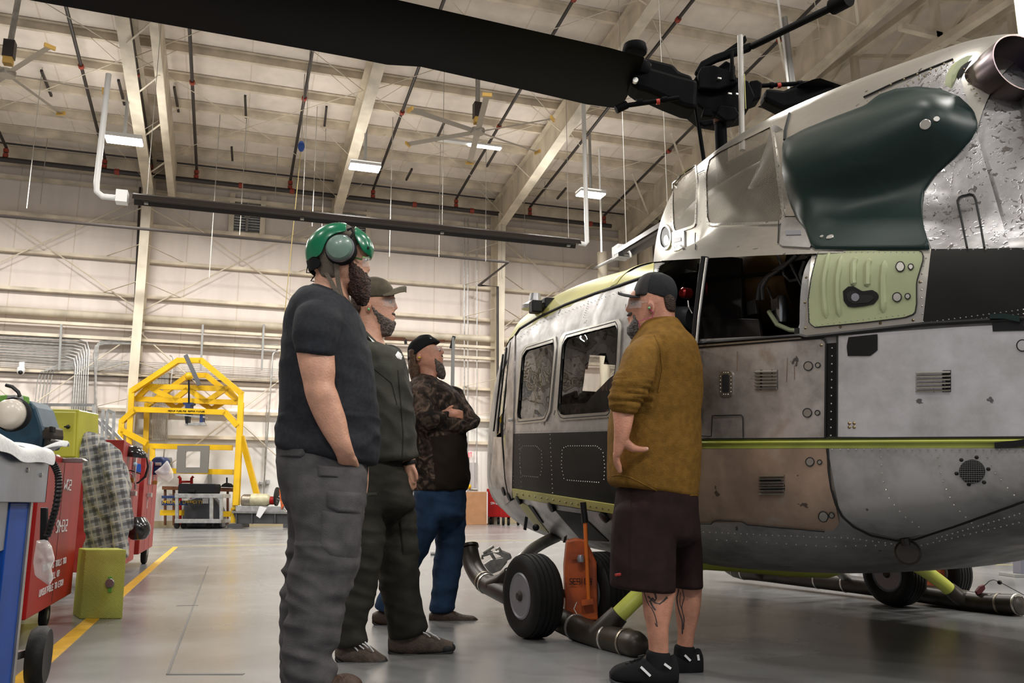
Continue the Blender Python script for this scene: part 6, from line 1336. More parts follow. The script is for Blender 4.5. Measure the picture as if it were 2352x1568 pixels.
def brim(f, P, w0, w1, m, nm, drop=.012):
    """P: px points along the centre of the brim from forehead to tip"""
    q = MB(); g = []; n = len(P)
    for i, (x, y, w_) in enumerate(P):
        row = []
        for k in range(9): 
            a = -1 + k / 4; row.append(f.P(x, y, w_ * a) - Vector((0, 0, drop * a * a)))
        g.append(row + [p - Vector((0, 0, .005)) for p in row[::-1]])
    q.loft(g); return q.build(nm, m, f.t, smooth=True)
brim(m2, [(880, 666, .075), (900, 664, .078), (918, 658, .070), (930, 656, .05), (934, 658, .02)], 0, 0, MCAP, 'cap_brim', .03)
b = MB()   # jacket
m2.rows(b, [(820, 780, 886, 800, .09, 0), (806, 800, 918, 812, .19, 0), (796, 835, 932, 838, .225, 0), (790, 880, 942, 884, .225, 0), (786, 930, 944, 932, .22, 0), (786, 980, 948, 982, .215, 0), (788, 1020, 950, 1022, .21, 0), (792, 1060, 955, 1050, .21, 0)], pw=2.3, n=4, seg=30, dome=(.2, .12))
m2.rows(b, [(858, 808, 922, 812, .07, .18), (850, 850, 935, 852, .075, .2), (868, 900, 943, 905, .07, .18), (880, 950, 950, 955, .065, .12), (895, 990, 954, 995, .058, .06), (906, 1020, 956, 1024, .05, .01), (914, 1044, 958, 1046, .044, -.02)], pw=2.1, dome=(.5, .12))
jf = fold(.012, 7, 5, 8, 21, 4); remesh(b, 'coverall_jacket', MOLV, m2.t, .009, jf)
b = MB(); b.tube([m2.P(x, y, d) for x, y, d in ((826, 745, -.05), (835, 760, -.08), (860, 785, -.10), (878, 805, -.09), (890, 822, -.05))], .016, 8, flat=.5); b.tube([m2.P(x, y, d) for x, y, d in ((884, 790, .03), (900, 803, .02), (912, 815, .0), (905, 828, -.03))], .014, 8, flat=.5); b.build('collar', MOLV, m2.t, smooth=True)
b = MB(); b.prism([m2.P(x, y, d) for x, y, d in ((846, 772, -.105), (862, 786, -.11), (880, 796, -.10), (890, 800, -.085), (905, 832, -.10), (910, 856, -.12), (900, 846, -.13), (878, 815, -.135))], -FH, .004); b.build('white_undershirt', MWHT, m2.t)
jk = [c for c in m2.t.children if c.name.startswith('coverall_jacket')][0]
drape(m2, [(908, 815), (914, 806), (925, 815), (922, 826), (912, 822)], jk, MWHT, 'white_name_patch', .006, 20, 3)
def cseam(f, src, P, r, m, nm, sink=.3):
    vs = [Vector(v.co) + f.t.matrix_basis.translation for v in src.data.vertices]; B = BVHTree.FromPolygons(vs, [tuple(p.vertices) for p in src.data.polygons]); pts = []
    for x, y in resamp(P, max(4, int(sum(math.hypot(a[0] - b_[0], a[1] - b_[1]) for a, b_ in zip(P, P[1:])) / 10))):
        d = ray(x, y).normalized(); h = B.ray_cast(CAM, d)
        if h[0] is not None: pts.append(h[0] - d * r * sink)
    if len(pts) > 2: MB().tube(pts, r, 6).build(nm, m, f.t, smooth=True)
cseam(m2, jk, [(914, 850), (920, 920), (926, 1000), (924, 1052)], .004, MOLT, 'zipper_placket')
cseam(m2, jk, [(858, 845), (900, 880), (912, 930)], .003, MOLT, 'pocket_seam')
b = MB(); b.tube([m2.P(932, 1060, -.065), m2.P(955, 1062, -.06)], .001, 6) if 0 else None; b.lathe([(.034, -.010), (.037, 0), (.034, .010)], m2.P(941, 1063, -.03), m2.P(934, 1040, 0) - m2.P(945, 1085, 0), 18); b.build('wrist_watch', MRUB, m2.t, smooth=True)
b = MB()
m2.rows(b, [(796, 1048, 925, 1050, .18, 0), (800, 1080, 935, 1085, .19, 0), (806, 1120, 946, 1125, .19, 0), (812, 1160, 950, 1160, .175, 0)], dome=(.12, .3), seg=26)
m2.rows(b, [(860, 1100, 944, 1105, .10, .10), (880, 1181, 952, 1181, .10, .11), (877, 1254, 960, 1254, .098, .11), (870, 1310, 962, 1305, .092, .11), (876, 1360, 962, 1355, .088, .11), (886, 1400, 970, 1395, .085, .11), (893, 1440, 979, 1435, .085, .11), (896, 1462, 975, 1450, .08, .11)], n=4, seg=24, dome=(.3, .12))
m2.rows(b, [(806, 1100, 915, 1105, .10, -.09), (806, 1181, 886, 1181, .10, -.10), (802, 1254, 881, 1254, .098, -.11), (794, 1320, 869, 1326, .092, -.11), (785, 1384, 855, 1384, .088, -.11), (776, 1430, 838, 1435, .085, -.11), (771, 1468, 846, 1462, .085, -.11), (772, 1486, 846, 1474, .08, -.11)], n=4, seg=24, dome=(.3, .12))
pf = fold(.012, 5, 4, 11, 31, 6); remesh(b, 'trousers', MOLT, m2.t, .009, pf, sm=14); tr2 = [c for c in m2.t.children if c.name.startswith('trousers')][0]
drape(m2, [(916, 1195), (924, 1182), (936, 1180), (950, 1190), (955, 1270), (925, 1275)], tr2, MOLT, 'thigh_pocket', .010)
drape(m2, [(842, 1132), (866, 1130), (866, 1138), (842, 1140)], tr2, MOLV, 'pocket_welt', .006, 16, 2)
shoe(m2, [(772, 1486, 1510, .032, -.11), (786, 1474, 1520, .042, -.11), (815, 1470, 1528, .046, -.11), (845, 1480, 1532, .048, -.11), (870, 1498, 1534, .046, -.11), (886, 1508, 1532, .030, -.11)], 'hiking_shoe', MTAUPE, MSOLE, 1530, [(808, 1482, 822, 1494, -.155), (816, 1478, 836, 1490, -.155), (828, 1476, 846, 1488, -.155), (838, 1474, 858, 1496, -.155)])
shoe(m2, [(893, 1455, 1494, .034, .11), (905, 1448, 1500, .042, .11), (940, 1440, 1504, .046, .11), (975, 1450, 1502, .048, .11), (1010, 1464, 1500, .046, .11), (1040, 1474, 1496, .034, .11)], 'hiking_shoe', MTAUPE, MSOLE, 1500, [(972, 1452, 988, 1462, .065), (980, 1450, 1000, 1462, .065), (992, 1456, 1010, 1468, .065)])
b = MB(); m2.ell(b, 872, 1520, 18, 12, .045, -.112); b.build('rubber_toe_cap', MSOLE, m2.t, smooth=True); b = MB(); m2.ell(b, 1026, 1487, 20, 12, .044, .108); b.build('rubber_toe_cap', MSOLE, m2.t, smooth=True)
# ---------- man in camo hoodie ----------
m3 = Fig(985, 1428, 'person', 'long-bearded person in backwards black cap, camouflage hoodie and blue jeans, arms crossed')
b = MB()
m3.rows(b, [(958, 880, 1008, 884, .08, 0), (964, 862, 1004, 868, .06, 0), (962, 845, 1004, 856, .056, 0), (958, 825, 1004, 840, .056, 0)])
m3.rows(b, [(968, 850, 1012, 858, .045, 0), (952, 838, 1018, 846, .06, 0), (944, 822, 1018, 832, .068, 0), (940, 806, 1015, 812, .07, 0), (944, 790, 1010, 798, .066, 0), (958, 786, 996, 790, .05, 0)], pw=2.0, dome=(.4, .1))
m3.limb(b, [(1012, 797, 3, 0), (1015, 804, 3, 0), (1017, 809, 3.6, 0)]); m3.ell(b, 1014, 812, 4, 3, .013); m3.limb(b, [(1015, 822, 2.6, 0), (1017, 824, 2.4, 0)])
m3.limb(b, [(984, 880, 24, 0), (1000, 940, 40, 0), (1008, 1020, 40, 0), (1010, 1110, 36, 0)]); m3.limb(b, [(972, 905, 16, -.08), (966, 940, 14, -.18), (980, 958, 12, -.21), (1012, 953, 8, -.215)])
m3.rows(b, [(1006, 944, 1016, 962, .022, -.2), (1022, 940, 1030, 962, .026, -.21), (1038, 939, 1044, 960, .026, -.205), (1050, 942, 1054, 956, .02, -.195)])
for k in range(4): m3.limb(b, [(1040, 942 + k * 5, 3.4, -.21), (1052, 943 + k * 5, 3.2, -.20), (1062, 946 + k * 5, 2.8, -.17)])
m3.limb(b, [(1022, 944, 3.4, -.22), (1032, 936, 3.2, -.22), (1040, 932, 2.8, -.21)])
remesh(b, 'body', MSKR, m3.t, .0055)
b = MB(); m3.ell(b, 962, 820, 6, 9, .010, -.068, .2); b.build('ear', MSKR, m3.t, smooth=True); b = MB(); m3.ell(b, 963, 821, 3.5, 2.5, .008, -.078); b.build('yellow_earplug', mat('earplug_yellow', (.75, .55, .05), .5), m3.t, smooth=True)
b = MB(); m3.rows(b, [(986, 820, 1002, 822, .062, 0), (986, 832, 1016, 834, .06, 0), (990, 845, 1022, 847, .05, 0), (998, 858, 1024, 858, .036, 0), (1008, 868, 1022, 868, .016, 0)]); m3.ell(b, 1014, 818, 4, 2.6, .026); remesh(b, 'beard', MHG, m3.t, .005, hairf(.004, 70))
b = MB(); m3.rows(b, [(938, 808, 962, 808, .072, 0), (938, 830, 964, 830, .072, 0), (938, 850, 966, 852, .066, 0), (944, 872, 968, 872, .055, 0)]); remesh(b, 'hair', mat('light_brown_hair', (.10, .05, .022), .6, var=.5, vscale=80, bump=.6, bscale=140), m3.t, .006, hairf(.003, 60))
b = MB(); m3.rows(b, [(936, 832, 970, 806, .074, 0), (936, 815, 1006, 788, .078, 0), (936, 800, 1012, 785, .076, 0), (944, 786, 1004, 779, .068, 0), (958, 775, 992, 772, .045, 0)], dome=(.1, .3)); remesh(b, 'backwards_cap', MBK, m3.t, .006)
b = MB(); b.box(m3.P(986, 778, -.055), (.03, .004, .012), Matrix((RH, FH, Vector((0, 0, 1)))).transposed()); b.build('white_cap_tag', MWHT, m3.t)
eye(m3, 1009, 804, 3, -.03); glasses(m3, 990, 792, 1018, 806, 962, 812, .06, -.055)
b = MB()
m3.rows(b, [(956, 866, 1008, 872, .10, 0), (942, 884, 1034, 888, .20, 0), (941, 910, 1060, 912, .23, 0), (939, 945, 1066, 946, .225, 0), (940, 985, 1068, 985, .22, 0), (944, 1022, 1072, 1022, .21, 0), (946, 1060, 1076, 1060, .21, 0), (949, 1100, 1080, 1098, .21, 0), (951, 1126, 1071, 1124, .205, 0)], n=4, seg=28, dome=(.3, .12), pw=2.3)
m3.rows(b, [(946, 892, 1000, 892, .09, -.17), (941, 925, 996, 925, .085, -.21), (944, 955, 1000, 945, .075, -.235), (968, 985, 1010, 946, .062, -.25), (990, 990, 1020, 946, .052, -.25), (1004, 985, 1028, 944, .045, -.235)], pw=2.1)
m3.rows(b, [(1030, 892, 1062, 897, .08, .16), (1046, 915, 1078, 930, .08, .14), (1058, 935, 1096, 955, .075, .08), (1062, 985, 1102, 965, .068, .0), (1052, 996, 1090, 984, .065, -.08), (1030, 994, 1060, 962, .058, -.16), (1008, 990, 1036, 958, .05, -.20)], pw=2.1)
m3.limb(b, [(962, 876, 13, -.09), (985, 880, 13, -.11), (1006, 884, 10, -.06), (1012, 880, 8, .02)])
hf = fold(.008, 7, 6, 9, 41, 5); ho = remesh(b, 'hoodie', [MCAMO, MBRN], m3.t, .009, hf)
zc = m3.P(1000, 1000).z - m3.t.location.z
for p in ho.data.polygons:
    c = p.center + m3.t.matrix_basis.translation; x, y = proj(c)
    if y > 1006 + (x - 950) * -.1 and (x > 990 + (y - 1010) * .1) or (y > 960 and x < 962 and y < 1060): p.material_index = 1
b = MB()
m3.rows(b, [(950, 1112, 1070, 1112, .18, 0), (952, 1150, 1070, 1150, .185, 0), (953, 1185, 1069, 1185, .18, 0)], dome=(.12, .3), seg=26)
m3.rows(b, [(985, 1130, 1070, 1130, .10, .08), (998, 1200, 1069, 1200, .098, .09), (1000, 1250, 1067, 1250, .092, .10), (995, 1308, 1059, 1308, .085, .10), (992, 1362, 1048, 1362, .08, .10), (987, 1392, 1044, 1394, .08, .10), (989, 1402, 1040, 1404, .075, .10)], n=4, seg=22, dome=(.3, .12))
m3.rows(b, [(950, 1130, 1020, 1135, .10, -.08), (950, 1190, 1012, 1195, .098, -.09), (935, 1240, 990, 1250, .09, -.10), (912, 1290, 966, 1300, .085, -.10), (886, 1340, 936, 1352, .08, -.10), (866, 1376, 912, 1392, .08, -.10), (860, 1392, 905, 1408, .075, -.10)], n=4, seg=22, dome=(.3, .12))
remesh(b, 'jeans', MDEN, m3.t, .009, fold(.008, 5, 4, 10, 51, 6), sm=14)
shoe(m3, [(856, 1408, 1426, .03, -.10), (868, 1402, 1434, .044, -.10), (892, 1400, 1438, .048, -.10), (920, 1412, 1440, .046, -.10), (940, 1424, 1440, .03, -.10)], 'slip_on_boot', MBOOT, MSOLE, 1436)
shoe(m3, [(986, 1408, 1430, .032, .10), (1002, 1400, 1434, .044, .10), (1030, 1398, 1436, .048, .10), (1060, 1410, 1437, .05, .10), (1086, 1414, 1436, .046, .10), (1098, 1422, 1434, .026, .10)], 'slip_on_boot', MBOOT, MSOLE, 1436)
# ---------- man in ochre shirt ----------
m4 = Fig(1495, 1553, 'person', 'person in ochre shirt, brown shorts and black mesh cap, hand on hip, calves tattooed')
b = MB()
m4.rows(b, [(1470, 790, 1562, 780, .10, 0), (1474, 760, 1556, 752, .07, 0), (1474, 735, 1550, 726, .065, 0), (1474, 712, 1550, 700, .065, 0)])
m4.rows(b, [(1448, 762, 1494, 768, .04, 0), (1444, 748, 1522, 750, .055, 0), (1446, 730, 1546, 728, .068, 0), (1445, 708, 1549, 706, .075, 0), (1446, 690, 1549, 690, .077, 0), (1448, 674, 1546, 672, .076, 0), (1462, 662, 1536, 660, .065, 0)], pw=2.0, dome=(.4, .1))
m4.limb(b, [(1448, 690, 4.5, 0), (1444, 702, 4.5, 0), (1441, 711, 5.5, 0)]); m4.ell(b, 1447, 715, 7, 4.5, .017); m4.limb(b, [(1446, 727, 3.6, 0), (1443, 730, 3.2, 0), (1446, 737, 3.4, 0)]); m4.ell(b, 1450, 688, 7, 5, .045)
m4.limb(b, [(1515, 775, 44, 0), (1515, 860, 75, 0), (1505, 1000, 78, 0), (1510, 1110, 74, 0), (1508, 1190, 62, 0)]); m4.limb(b, [(1488, 800, 26, -.08), (1460, 845, 27, -.2), (1436, 895, 25, -.26), (1434, 930, 24, -.265)]); m4.limb(b, [(1480, 1160, 50, -.08), (1490, 1240, 44, -.11), (1512, 1320, 36, -.125)]); m4.limb(b, [(1540, 1160, 46, .08), (1566, 1240, 38, .11), (1580, 1320, 30, .12)])
m4.rows(b, [(1470, 1310, 1552, 1310, .065, -.125), (1474, 1355, 1550, 1360, .062, -.125), (1478, 1404, 1543, 1404, .060, -.125), (1485, 1439, 1536, 1439, .052, -.125), (1489, 1475, 1535, 1475, .042, -.125), (1490, 1502, 1536, 1505, .038, -.125), (1488, 1530, 1538, 1530, .04, -.125)], n=3)
m4.rows(b, [(1548, 1310, 1614, 1310, .062, .12), (1550, 1350, 1612, 1350, .060, .12), (1552, 1404, 1607, 1404, .056, .12), (1557, 1457, 1595, 1457, .042, .12), (1553, 1490, 1592, 1490, .038, .12), (1552, 1510, 1594, 1510, .038, .12)], n=3)
m4.rows(b, [(1406, 905, 1462, 915, .055, -.26), (1407, 943, 1457, 949, .048, -.265), (1409, 965, 1454, 968, .046, -.27), (1410, 985, 1450, 987, .040, -.275), (1410, 1003, 1446, 1000, .034, -.275), (1409, 1020, 1443, 1012, .030, -.27), (1409, 1036, 1436, 1026, .028, -.265), (1411, 1050, 1428, 1042, .024, -.26)], pw=2.05)
m4.limb(b, [(1436, 1016, 11, -.27), (1452, 1028, 9.5, -.262), (1466, 1031, 7.2, -.255), (1478, 1032, 6.2, -.25), (1485, 1031, 5.8, -.248)])
m4.limb(b, [(1415, 1044, 8, -.262), (1417, 1058, 6.5, -.255), (1422, 1070, 5.8, -.245), (1424, 1083, 5.2, -.235)])
for k in (1, 2, 3): m4.limb(b, [(1414 + k, 1043, 7, -.25 + k * .018), (1413 + k * 2, 1060, 6, -.235 + k * .02), (1418 + k * 2, 1078 - k * 2, 5.2, -.22 + k * .02)])
remesh(b, 'body', MSKR, m4.t, .0055)
b = MB(); m4.ell(b, 1486, 1030, 3.4, 3.6, .0035, -.258); b.build('thumb_nail', mat('nail', (.72, .42, .33), .35), m4.t, smooth=True)
b = MB(); m4.ell(b, 1496, 704, 9, 16, .010, -.076, -.12); b.build('ear', MSKR, m4.t, smooth=True); b = MB(); m4.ell(b, 1494, 705, 5, 9, .006, -.084); b.build('ear_hollow_shade', mat('ear_shade_skin', (.28, .10, .07), .5), m4.t, smooth=True)  # raised darker oval paints the shade inside the ear
b = MB(); m4.ell(b, 1491, 707, 3, 3, .008, -.092); b.build('green_earplug', mat('earplug_mint', (.25, .7, .3), .5), m4.t, smooth=True)
b = MB(); b.tube([m4.P(x, y, d) for x, y, d in ((1492, 708, -.09), (1501, 718, -.088), (1498, 730, -.08), (1480, 733, -.075), (1466, 738, -.06), (1470, 752, -.05))], .0016, 6); b.build('pink_cord', mat('pink_cord', (.55, .05, .22), .5), m4.t)
b = MB(); m4.rows(b, [(1448, 740, 1466, 738, .05, 0), (1441, 752, 1470, 750, .05, 0), (1441, 764, 1474, 764, .042, 0), (1448, 776, 1468, 776, .025, 0)]); m4.ell(b, 1447, 722, 8, 3.6, .034, 0, -.2); m4.ell(b, 1455, 732, 5, 10, .048); m4.ell(b, 1460, 745, 9, 12, .055); remesh(b, 'beard', mat('salt_pepper_beard', (.12, .105, .10), .6, var=.6, vscale=80, bump=.8, bscale=140), m4.t, .005, hairf(.004, 70))
b = MB(); m4.rows(b, [(1504, 682, 1550, 690, .0775, 0), (1508, 700, 1551, 700, .0765, 0), (1516, 716, 1550, 716, .069, 0)]); remesh(b, 'hair', MHB, m4.t, .006, hairf(.001, 90))
eye(m4, 1454, 697, 4, -.035, -1); glasses(m4, 1474, 688, 1443, 709, 1510, 688, .06, -.066)
b = MB(); m4.rows(b, [(1456, 676, 1552, 696, .082, 0), (1457, 664, 1556, 676, .086, 0), (1464, 648, 1553, 658, .082, 0), (1474, 636, 1544, 642, .07, 0), (1490, 629, 1526, 632, .04, 0)], dome=(.1, .25), pw=2.1); cp = remesh(b, 'mesh_cap', MBKM, m4.t, .006)
b = MB(); m4.rows(b, [(1452, 684, 1492, 687, .080, 0), (1455, 668, 1495, 668, .084, 0), (1463, 648, 1498, 650, .080, 0), (1473, 635, 1502, 636, .066, 0), (1490, 628, 1508, 629, .036, 0)], dome=(.1, .2), pw=2.1); remesh(b, 'cap_front_panel', mat('charcoal_cap_front', (.028, .025, .026), .8), m4.t, .006)
brim(m4, [(1470, 677, .078), (1452, 677, .08), (1434, 674, .07), (1423, 671, .045), (1419, 669, .015)], 0, 0, MBK, 'cap_brim', .010)
b = MB()
m4.rows(b, [(1474, 742, 1556, 736, .085, 0), (1462, 762, 1572, 762, .15, 0), (1448, 790, 1590, 788, .225, 0), (1440, 822, 1602, 820, .245, 0), (1430, 855, 1608, 855, .245, 0), (1418, 893, 1609, 893, .24, 0), (1404, 945, 1607, 945, .235, 0), (1398, 985, 1607, 985, .23, 0), (1397, 1030, 1606, 1030, .23, 0), (1396, 1070, 1604, 1080, .225, 0), (1396, 1098, 1601, 1128, .22, 0), (1398, 1108, 1600, 1142, .215, 0)], n=4, seg=34, dome=(.2, .12), pw=2.25)
m4.rows(b, [(1470, 775, 1540, 790, .10, -.12), (1440, 800, 1516, 812, .10, -.20), (1424, 838, 1506, 846, .09, -.25), (1412, 870, 1494, 880, .082, -.27), (1402, 902, 1484, 906, .075, -.275), (1404, 928, 1466, 934, .062, -.272), (1406, 942, 1458, 949, .058, -.27)], pw=2.1, n=4, seg=26, dome=(.4, .12))
m4.rows(b, [(1560, 775, 1596, 790, .10, .14), (1560, 830, 1606, 835, .09, .2), (1560, 900, 1610, 905, .08, .22), (1562, 960, 1608, 960, .07, .2)])
f1 = fold(.006, 5, 5, 6, 61, 3); fs = fold(.010, 5, 5, 42, 71, 14)
def shf(p):
    x, y = proj(p); r = f1(p) * .8
    if x < 1500 and 845 < y < 948 and depth(p) < m4.D - .17: r += fs(p) * min(1, (y - 845) / 20)
    return r
shirt = remesh(b, 'fleece_shirt', MOCH, m4.t, .008, shf)
b = MB(); b.tube([m4.P(x, y, d) for x, y, d in ((1476, 752, -.05), (1492, 742, -.078), (1515, 735, -.080), (1540, 734, -.055), (1551, 740, 0))], .011, 8); b.tube([m4.P(x, y, d) for x, y, d in ((1474, 760, -.06), (1492, 750, -.088), (1515, 743, -.092), (1542, 743, -.06), (1553, 748, 0))], .010, 8); b.build('stand_collar', MOCH, m4.t, smooth=True)
cseam(m4, shirt, [(1398, 1094), (1424, 1090), (1448, 1096), (1480, 1112), (1515, 1130), (1555, 1137), (1600, 1137)], .003, MOCH, 'hem_stitch'); cseam(m4, shirt, [(1504, 770), (1516, 800), (1522, 850), (1512, 900)], .004, MOCH, 'armhole_seam')
b = MB()
m4.rows(b, [(1424, 1085, 1598, 1100, .20, 0), (1416, 1135, 1602, 1140, .205, 0), (1410, 1180, 1603, 1190, .205, 0), (1406, 1220, 1606, 1230, .20, 0)], dome=(.12, .3), seg=28)
m4.rows(b, [(1412, 1170, 1575, 1170, .12, -.10), (1406, 1230, 1556, 1235, .122, -.11), (1403, 1285, 1550, 1290, .12, -.12), (1401, 1343, 1551, 1358, .118, -.125)], n=4, seg=24, dome=(.3, .12))
m4.rows(b, [(1500, 1170, 1603, 1190, .11, .10), (1520, 1240, 1608, 1245, .112, .11), (1536, 1290, 1611, 1290, .11, .12), (1540, 1345, 1614, 1349, .108, .12)], n=4, seg=24, dome=(.3, .12))
remesh(b, 'shorts', MSHO, m4.t, .008, fold(.006, 5, 4, 4, 81, 3)); so = [c for c in m4.t.children if c.name.startswith('shorts')][0]
drape(m4, [(1412, 1317), (1427, 1315), (1426, 1322), (1412, 1323)], so, mat('red_label', (.4, .03, .03), .5), 'red_label', .004, 12, 2)
cseam(m4, so, [(1448, 1110), (1449, 1200), (1447, 1340)], .0025, MSHO, 'side_seam')
MTAT = mat('skin_calf', (.56, .25, .17), .5, var=.15, vscale=18)
cal = [c for c in m4.t.children if c.name.startswith('body')][0]; MTT = mat('tattoo_ink', (.055, .04, .04), .55)
for P_, r in (([(1480, 1358), (1488, 1385), (1500, 1400), (1507, 1420), (1510, 1438)], .004), ([(1490, 1368), (1500, 1380), (1512, 1388), (1524, 1378), (1531, 1370)], .009), ([(1500, 1356), (1508, 1368), (1506, 1380), (1498, 1372)], .011), ([(1494, 1378), (1500, 1392), (1506, 1400)], .009), ([(1505, 1430), (1508, 1437), (1511, 1438)], .004),
              ([(1560, 1352), (1555, 1375), (1560, 1400), (1568, 1425), (1568, 1455)], .006), ([(1568, 1352), (1572, 1372), (1566, 1395), (1572, 1420), (1570, 1445)], .005), ([(1564, 1360), (1562, 1385), (1567, 1400)], .004)): cseam(m4, cal, P_, r, MTT, 'tattoo', -.78)
b = MB(); m4.rows(b, [(1484, 1500, 1541, 1506, .046, -.125), (1482, 1520, 1545, 1522, .05, -.125), (1480, 1540, 1548, 1540, .05, -.125)]); b.build('sock', MBK, m4.t, smooth=True); b = MB(); m4.rows(b, [(1549, 1486, 1596, 1490, .045, .12), (1547, 1505, 1598, 1508, .048, .12)]); b.build('sock', MBK, m4.t, smooth=True)
shoe(m4, [(1556, 1520, 1566, .040, -.125), (1548, 1502, 1572, .048, -.125), (1520, 1520, 1574, .052, -.125), (1480, 1512, 1572, .052, -.125), (1445, 1518, 1570, .055, -.125), (1415, 1528, 1566, .05, -.125), (1401, 1542, 1560, .03, -.125)], 'black_trainer', MBK, MSOLE2, 1570)
shoe(m4, [(1612, 1500, 1548, .038, .12), (1604, 1488, 1556, .046, .12), (1580, 1500, 1560, .052, .12), (1555, 1500, 1558, .052, .12), (1535, 1512, 1554, .05, .12), (1520, 1525, 1550, .03, .12)], 'black_trainer', MBK, MSOLE2, 1556)
b = MB()
for x, y, x2, y2, d in ((1472, 1531, 1494, 1552, -.185), (1526, 1524, 1541, 1535, -.185), (1573, 1504, 1586, 1517, .065), (1603, 1503, 1605, 1516, .07)): b.bar(m4.P(x, y, d), m4.P(x2, y2, d), .010, .004, up=FH)
b.build('reflective_piping', mat('reflective_white', (.85, .85, .85), .4), m4.t)
b = MB(); 
for x, y in ((1440, 1524), (1450, 1519), (1460, 1515), (1468, 1508)): b.bar(m4.P(x - 2, y, -.15), m4.P(x + 12, y - 4, -.13), .008, .006)
b.build('laces', MRUB, m4.t)
# ================= LEFT SIDE WORKSHOP THINGS =================
MRD = mat('red_cabinet_paint', (.31, .007, .006), .45, var=.22, vscale=2.5, spec=.2)
MRD2 = mat('red_cabinet_worn', (.38, .03, .025), .5, col2=(.27, .010, .009), vscale=5)
MSHEET = mat('galvanised_sheet', (.15, .175, .225), .36, .5, var=.25, vscale=3, bump=.15, bscale=6)
MBLU = mat('blue_leg_paint', (.003, .06, .33), .55, var=.15, vscale=5, spec=.2)
MWOOD = mat('bench_ply', (.42, .24, .12), .6, var=.3, vscale=30)
MCLOTH = mat('white_absorbent_cloth', (.78, .78, .77), .9, bump=.2, bscale=50)
MVIS = mat('vise_blue', (.012, .05, .085), .4, var=.3, vscale=6)
MCARD = mat('cardboard', (.40, .20, .095), .8, var=.1, vscale=4)
MYEL = mat('gantry_yellow', (.76, .46, .005), .42, var=.12, vscale=2)
MYG = mat('yellow_green_box', (.46, .44, .05), .4, var=.12, vscale=4, coat=.2)
MNAVY = mat('navy_paint', (.012, .03, .11), .45); MBRW = mat('brown_timber', (.16, .055, .02), .6, var=.3, vscale=8)
MBAG = mat('clear_plastic', (.9, .88, .86), .18, alpha=.42); MSTL = mat('dull_steel', (.34, .33, .32), .4, .8, var=.2, vscale=8); MCREAM = mat('cream_casing', (.52, .48, .32), .5, .2, var=.2, vscale=6)
Zv = Vector((0, 0, 1)); Yv = Vector((0, 1, 0)); Xv = Vector((1, 0, 0))
# work bench
XB = -.69
t = thing('workbench', 'galvanised workbench with ply top and blue legs at the left picture edge', 'workbench', (-1.1, 3.1, 0))
b = MB(); b.bx(-1.55, XB - .02, 1.9, 3.88, .925, .95); b.build('bench_top', MWOOD, t, bevel=.003)
b = MB(); b.bx(XB - .006, XB, 1.9, 3.9, .77, .965); b.bx(-1.55, XB, 3.885, 3.9, .77, .965); b.build('sheet_lip', MSHEET, t, bevel=.002)
b = MB(); b.prism([(XB - .03, 1.9, .77), (XB - .03, 3.8, .77), (XB - .03, 3.7, .62), (XB - .03, 2.9, .585), (XB - .03, 1.9, .6)], (-1, 0, 0), .01); b.build('apron_sheet', MSHEET, t)
for y0, x0 in ((3.42, XB - .1), (1.95, XB - .1), (3.42, -1.5)): b = MB(); b.bx(x0, x0 + .075, y0, y0 + .30, 0, .77); b.build('leg', MBLU, t, bevel=.004)
b = MB(); b.bx(XB - .028, XB - .018, 3.72, 3.76, 0, .77); b.build('steel_edge', MSTL, t)
b = MB()
for y, z in ((3.05, .90), (3.5, .885), (3.75, .875)): b.lathe([(.009, 0), (.009, .005), (.004, .007)], (XB, y, z), (1, 0, 0), 10)
b.build('screw', MSLV, t)
# white cloth lying over the bench
def sheet(name, P, m, th, label, cat, amp=.01, sc=9, parent=None):
    """P: grid rows of world points (list of lists) -> thick wavy cloth"""
    V = [p + Zv * (amp * noise.noise(p * sc)) for r in P for p in r]; n = len(P[0]); N = len(V); F = []
    V2 = V + [v - Zv * th for v in V]
    for i in range(len(P) - 1):
        for k in range(n - 1): a = i * n + k; F += [(a, a + 1, a + n + 1, a + n), (N + a, N + a + n, N + a + n + 1, N + a + 1)]
    E_ = list(range(n)) + [i * n + n - 1 for i in range(1, len(P))] + [(len(P) - 1) * n + k for k in range(n - 2, -1, -1)] + [i * n for i in range(len(P) - 2, 0, -1)]
    for a, c in zip(E_, E_[1:] + E_[:1]): F.append((a, N + a, N + c, c))
    b = MB(); b.add(V2, F); o = b.build(name, m, parent, smooth=2); sb_ = o.modifiers.new('s', 'SUBSURF'); sb_.levels = 2; sb_.render_levels = 2
    return tag(o, label, cat) if label else o
g = []
for i in range(22):
    y = 2.3 + i * .076; row = []
    for k in range(13):
        bump_ = .03 * max(0, math.sin(y * 3.3 + 1.1)) + .05 * max(0, 1 - abs(y - 2.75) * 1.5)
        row.append(Vector((XB + .022 - (k - 1) * .05 * (k > 0), y, (.93 if k == 0 else .966 + .008 * (k > 1)) + bump_ * min(1, k / 3))))
    g.append(row)
sheet('absorbent_cloth', g, MCLOTH, .022, 'thick white cloth draped over the workbench', 'cloth', .02, 7)
c0 = at_D(104, 1036, 3.62); g = []
for i in range(10):
    q = i / 9; cpt = at_D(100 + 58 * q, 1034 - 16 * math.sin(q * 2.0), 3.62); wd = .05 * (1 - q * .75)
    g.append([cpt + FH * (wd * s_) + Zv * (.012 * math.cos(s_ * 2)) for s_ in (-1, -.5, 0, .5, 1)])
sheet('cloth_strip', g, MCLOTH, .012, 'twisted end of white cloth sticking out past the bench corner', 'cloth', .004, 20)
